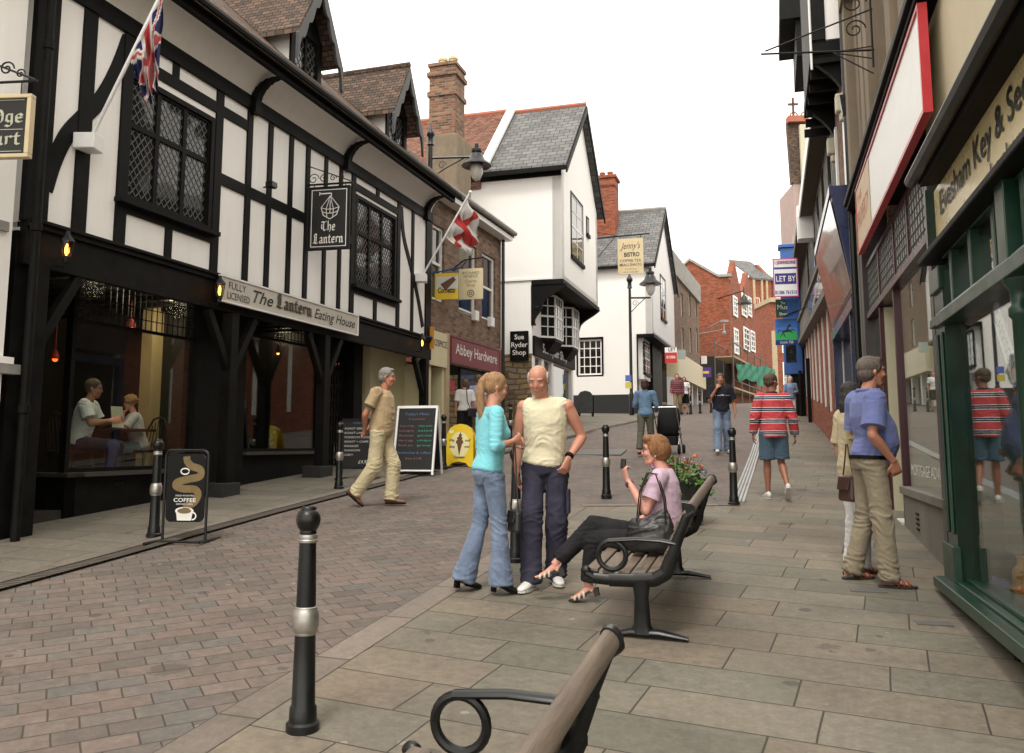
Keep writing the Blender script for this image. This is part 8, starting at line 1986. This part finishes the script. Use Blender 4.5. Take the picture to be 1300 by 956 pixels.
# ---- flags
def flag(label, base, tip, wrap, L_, Hh, pat, nu=54, nv=34, seed=1, droop=.9, side=None):
    base, tip = Vector(base), Vector(tip); r = thing('flag', label, 'flag', base); d_ = (tip - base); t_ = d_.normalized()
    m = MB(); m.tube([V(0, 0, 0), d_], .022, 8); m.build('pole', M_wpaint, r, smooth='auto'); m = MB(); m.box(-.13, .11, -.12, .12, -.12, .06); m.build('mounting_box', M_wpaint, r, bevel=.01)
    m = MB(); m.ball(d_, .04, 8); m.build('finial', M_wpaint, r)
    sd_ = Vector(side).normalized(); rr = random.Random(seed); g = []
    v0, v1 = wrap
    for i in range(nu + 1):
        u = i / nu; col = []
        for j in range(nv + 1):
            v = j / nv
            hoist = d_ * (v1 - (v1 - v0) * v)                         # v=0 at the top of the hoist
            gather = 1 - droop * u * .75
            cen = d_ * (v1 - (v1 - v0) * .45)
            p_ = cen.lerp(hoist, gather) if u > 0 else hoist
            p_ = p_ + Vector((0, 0, -1)) * L_ * u * droop + sd_ * L_ * u * (1 - droop) * 1.0
            f_ = .055 * min(1, u * 3) * (math.sin(v * 13 + u * 5 + seed) + .5 * math.sin(v * 27 - u * 9))
            p_ += sd_ * f_ * 1.1 + sd_.cross(V(0, 0, 1)) * f_ * 1.5
            col.append(p_)
        g.append(col)
    mats, fn = pat
    for i in range(nu):
        for j in range(nv):
            m_ = fn((i + .5) / nu, (j + .5) / nv)
            if not hasattr(r, '_x'): pass
            MBf[0].cur = m_; MBf[0].face([g[i][j], g[i + 1][j], g[i + 1][j + 1], g[i][j + 1]])
    MBf[0].build('flag_cloth', mats, r, smooth=True); MBf[0] = MB(); return r
MBf = [MB()]
M_fr, M_fw, M_fb = cloth('flag_red', (.36, .03, .03), .12), cloth('flag_white', (.5, .48, .45), .08), cloth('flag_blue', (.015, .015, .07), .08)
def ujack(u, v):
    x_, z_ = (u - .5) * 2, (v - .5)
    if abs(x_) < .1 or abs(z_) < .1: return 0
    if abs(x_) < .17 or abs(z_) < .17: return 1
    dd = min(abs(z_ - x_ / 2), abs(z_ + x_ / 2))
    return 0 if dd < .035 else 1 if dd < .1 else 2
def george(u, v): return 0 if abs(u - .45) < .08 or abs(v - .5) < .11 else 1
bw = FL.W(FL.xz(103, 180)[0], .12, FL.xz(103, 180)[1]); tp_ = P(207, -12, bw.y - .36)
flag('red, white and blue Union flag hanging limp from a pole over the leaded window', bw, tp_, (.55, 1.0), 1.0, .8, ((M_fr, M_fw, M_fb), ujack), droop=.86, side=(.5, -.2, 0), seed=3)
bw = FL.W(FL.xz(529, 352)[0], .12, FL.xz(529, 352)[1]); tp_ = P(597, 244, bw.y - .4)
flag('white flag with a red cross drooping from a pole at the far corner', bw, tp_, (.48, .95), .95, .8, ((M_fr, M_fw), george), droop=.6, side=(.85, .1, -.25), seed=5)

# ---- small covers set in the paving
for (px, py, w_, l_, mt, lb_) in ((1102, 753, .13, .07, M_iron, 'small iron drain grating in the pavement by the sandalled feet'), (1186, 796, .11, .05, M_conc, 'small grey access cover in the pavement near the key shop'), (742, 574, .9, .6, M_iron, 'iron manhole cover in the brick roadway behind the bald man')):
    g = G(px, py); o_ = MB().box(-w_, w_, -l_, l_, -.02, .006).build('manhole_cover' if w_ > .5 else 'drain_cover', plain('worn_iron', (.1, .095, .09), .6, .2, 10), None)
    o_.location = (g.x, g.y, gz(g.y) + (.021 if px > 1000 else .003)); o_.rotation_euler = (math.atan(.0711 if g.y < 18 else .09), 0, R(-14)); tag(o_, lb_, 'cover')
# coloured plates along the shopfronts: small brass and blue plates
# ---- inside the eating house: table, chairs, couple
FZ = FL.z0 + .22
def inside(px, off):
    x_ = FL.xz(px, 520, off)[0]; p_ = FL.W(x_, off, 0); return p_.x, p_.y
sz = .45
def seatpose(lean=.0, **kw):
    d_ = dict(pel=(0, 0, sz + .1), wst=(0, 0 + lean * .3, sz + .23), che=(0, lean * .7, sz + .46), nek=(0, lean, sz + .62), hed=(0, lean + .06, sz + .78), look=(0, 1, -.1), shR=(.18, lean, sz + .57), shL=(-.18, lean, sz + .57), hipR=(.09, .03, sz + .09), hipL=(-.09, .03, sz + .09),
        knR=(.11, .46, sz + .06), anR=(.12, .4, .09), knL=(-.11, .46, sz + .06), anL=(-.12, .4, .09)); d_.update(kw); return d_
x, y = inside(101, -1.05)
person('man with glasses in a white shirt reading a menu at a table inside the window', x, y, (.95, .2), 1.75, skin=sk_tan, vox=.009, z=FZ, foot_fit=False, pose=seatpose(.1, elR=(.23, .2, sz + .33), wrR=(.14, .42, sz + .38), hdR=(-.2, 1, .3), crR=.8, elL=(-.22, .2, sz + .33), wrL=(-.1, .42, sz + .38), hdL=(.2, 1, .3), crL=.8), top=dict(mat=MATS['white_cotton'], sleeve='short', hem=-.2, ease=.025, sease=.028), bottom=dict(mat=cloth('navy_cotton', (.05, .05, .1))), shoes=dict(mat=M_black), hair=dict(style='crop', mat=MATS['short_brown_hair']), glasses=True)
x2, y2 = inside(180, -1.3)
person('woman with curly fair hair in a white top resting her chin on her hands', x2, y2, (-.85, -.55), 1.58, sex='f', skin=sk_pink, vox=.009, z=FZ, foot_fit=False, pose=seatpose(.12, elR=(.2, .3, sz + .33), wrR=(.06, .3, sz + .58), hdR=(-.3, -.2, 1), pnR=(-.5, -.7, 0), crR=.7, elL=(-.2, .3, sz + .33), wrL=(-.06, .28, sz + .58), hdL=(.3, -.2, 1), pnL=(.5, -.7, 0), crL=.7, look=(.25, 1, -.1)), top=dict(mat=MATS['white_cotton'], sleeve='short', hem=-.2, ease=.02, sease=.02), bottom=dict(mat=cloth('pale_denim', (.25, .4, .45)), kind='shorts', len=1.0), shoes=dict(mat=M_black), hair=dict(style='curly', mat=hairmat('fair_curly_hair', (.45, .27, .12), (.7, .5, .3))))
xm, ym = inside(147, -1.3)
tb = thing('table', 'dark wooden table between the seated couple behind the window', 'table', (xm, ym, FZ), FL.rot)
M_dwood = plain('dark_wood', (.05, .025, .015), .4, .3, 4, grain=(1, 8, 8))
m = MB(); m.box(-.42, .42, -.35, .35, .7, .74); m.build('table_top', M_dwood, tb, bevel=.008); m = MB(); m.lathe((0, 0, 0), [(.04, 0), (.06, .3), (.035, .7)], 12); m.box(-.25, .25, -.03, .03, 0, .04); m.box(-.03, .03, -.25, .25, 0, .039); m.build('leg', M_dwood, tb, smooth='auto')
mn = thing('menu_card', 'pale cream menu card held up by the seated man', 'menu', (x + .48, y + .06, FZ + .86), FL.rot); m = MB(); m.prism([(-.1, 0, -.12), (.1, 0, -.12), (.12, .06, .15), (-.08, .06, .15)], (0, .004, 0)); m.build('card', plain('menu_paper', (.55, .5, .33), .7, .05, 5), mn)
for (cx_, cy_, rz_, lb_) in ((x - .06, y - .02, FL.rot - PI / 2 - .1, 'spindle back chair under the man in the white shirt'), (x2 + .05, y2 + .02, FL.rot + PI / 2 - .1, 'spindle back chair under the curly haired woman')):
    ch = thing('chair', lb_, 'chair', (cx_, cy_, FZ), rz_, 'spindle back chairs in the eating house')
    m = MB(); m.box(-.21, .21, -.2, .22, sz - .04, sz); m.build('seat', M_dwood, ch, bevel=.01)
    for q_ in (-1, 1):
        for w_ in (-1, 1): m = MB(); m.tube([(q_ * .17, w_ * .16, sz - .03), (q_ * .21, w_ * .2, 0)], .018, 8); m.build('leg', M_dwood, ch)
    m = MB(); m.tube([(-.2, -.19, sz), (-.19, -.24, sz + .3), (-.1, -.26, sz + .44), (0, -.265, sz + .47), (.1, -.26, sz + .44), (.19, -.24, sz + .3), (.2, -.19, sz)], .015, 8)
    for k in range(-2, 3): m.tube([(k * .07, -.19, sz), (k * .06, -.255, sz + .43 - abs(k) * .04)], .007, 5)
    m.build('backrest', M_dwood, ch)

# added fill lights, no fittings of their own, to brighten the eating house inside
for px, off_, en in ((118, -.85, 26), (225, -1.0, 26), (360, -1.4, 5)):
    x_ = FL.xz(px, 430, off_)[0]; ld = D.lights.new('room_fill', 'POINT'); ld.energy = en; ld.color = (1, .8, .55); ld.shadow_soft_size = .15
    lo = D.objects.new('room_fill', ld); link(lo); lo.location = FL.W(x_, off_, 2.75)
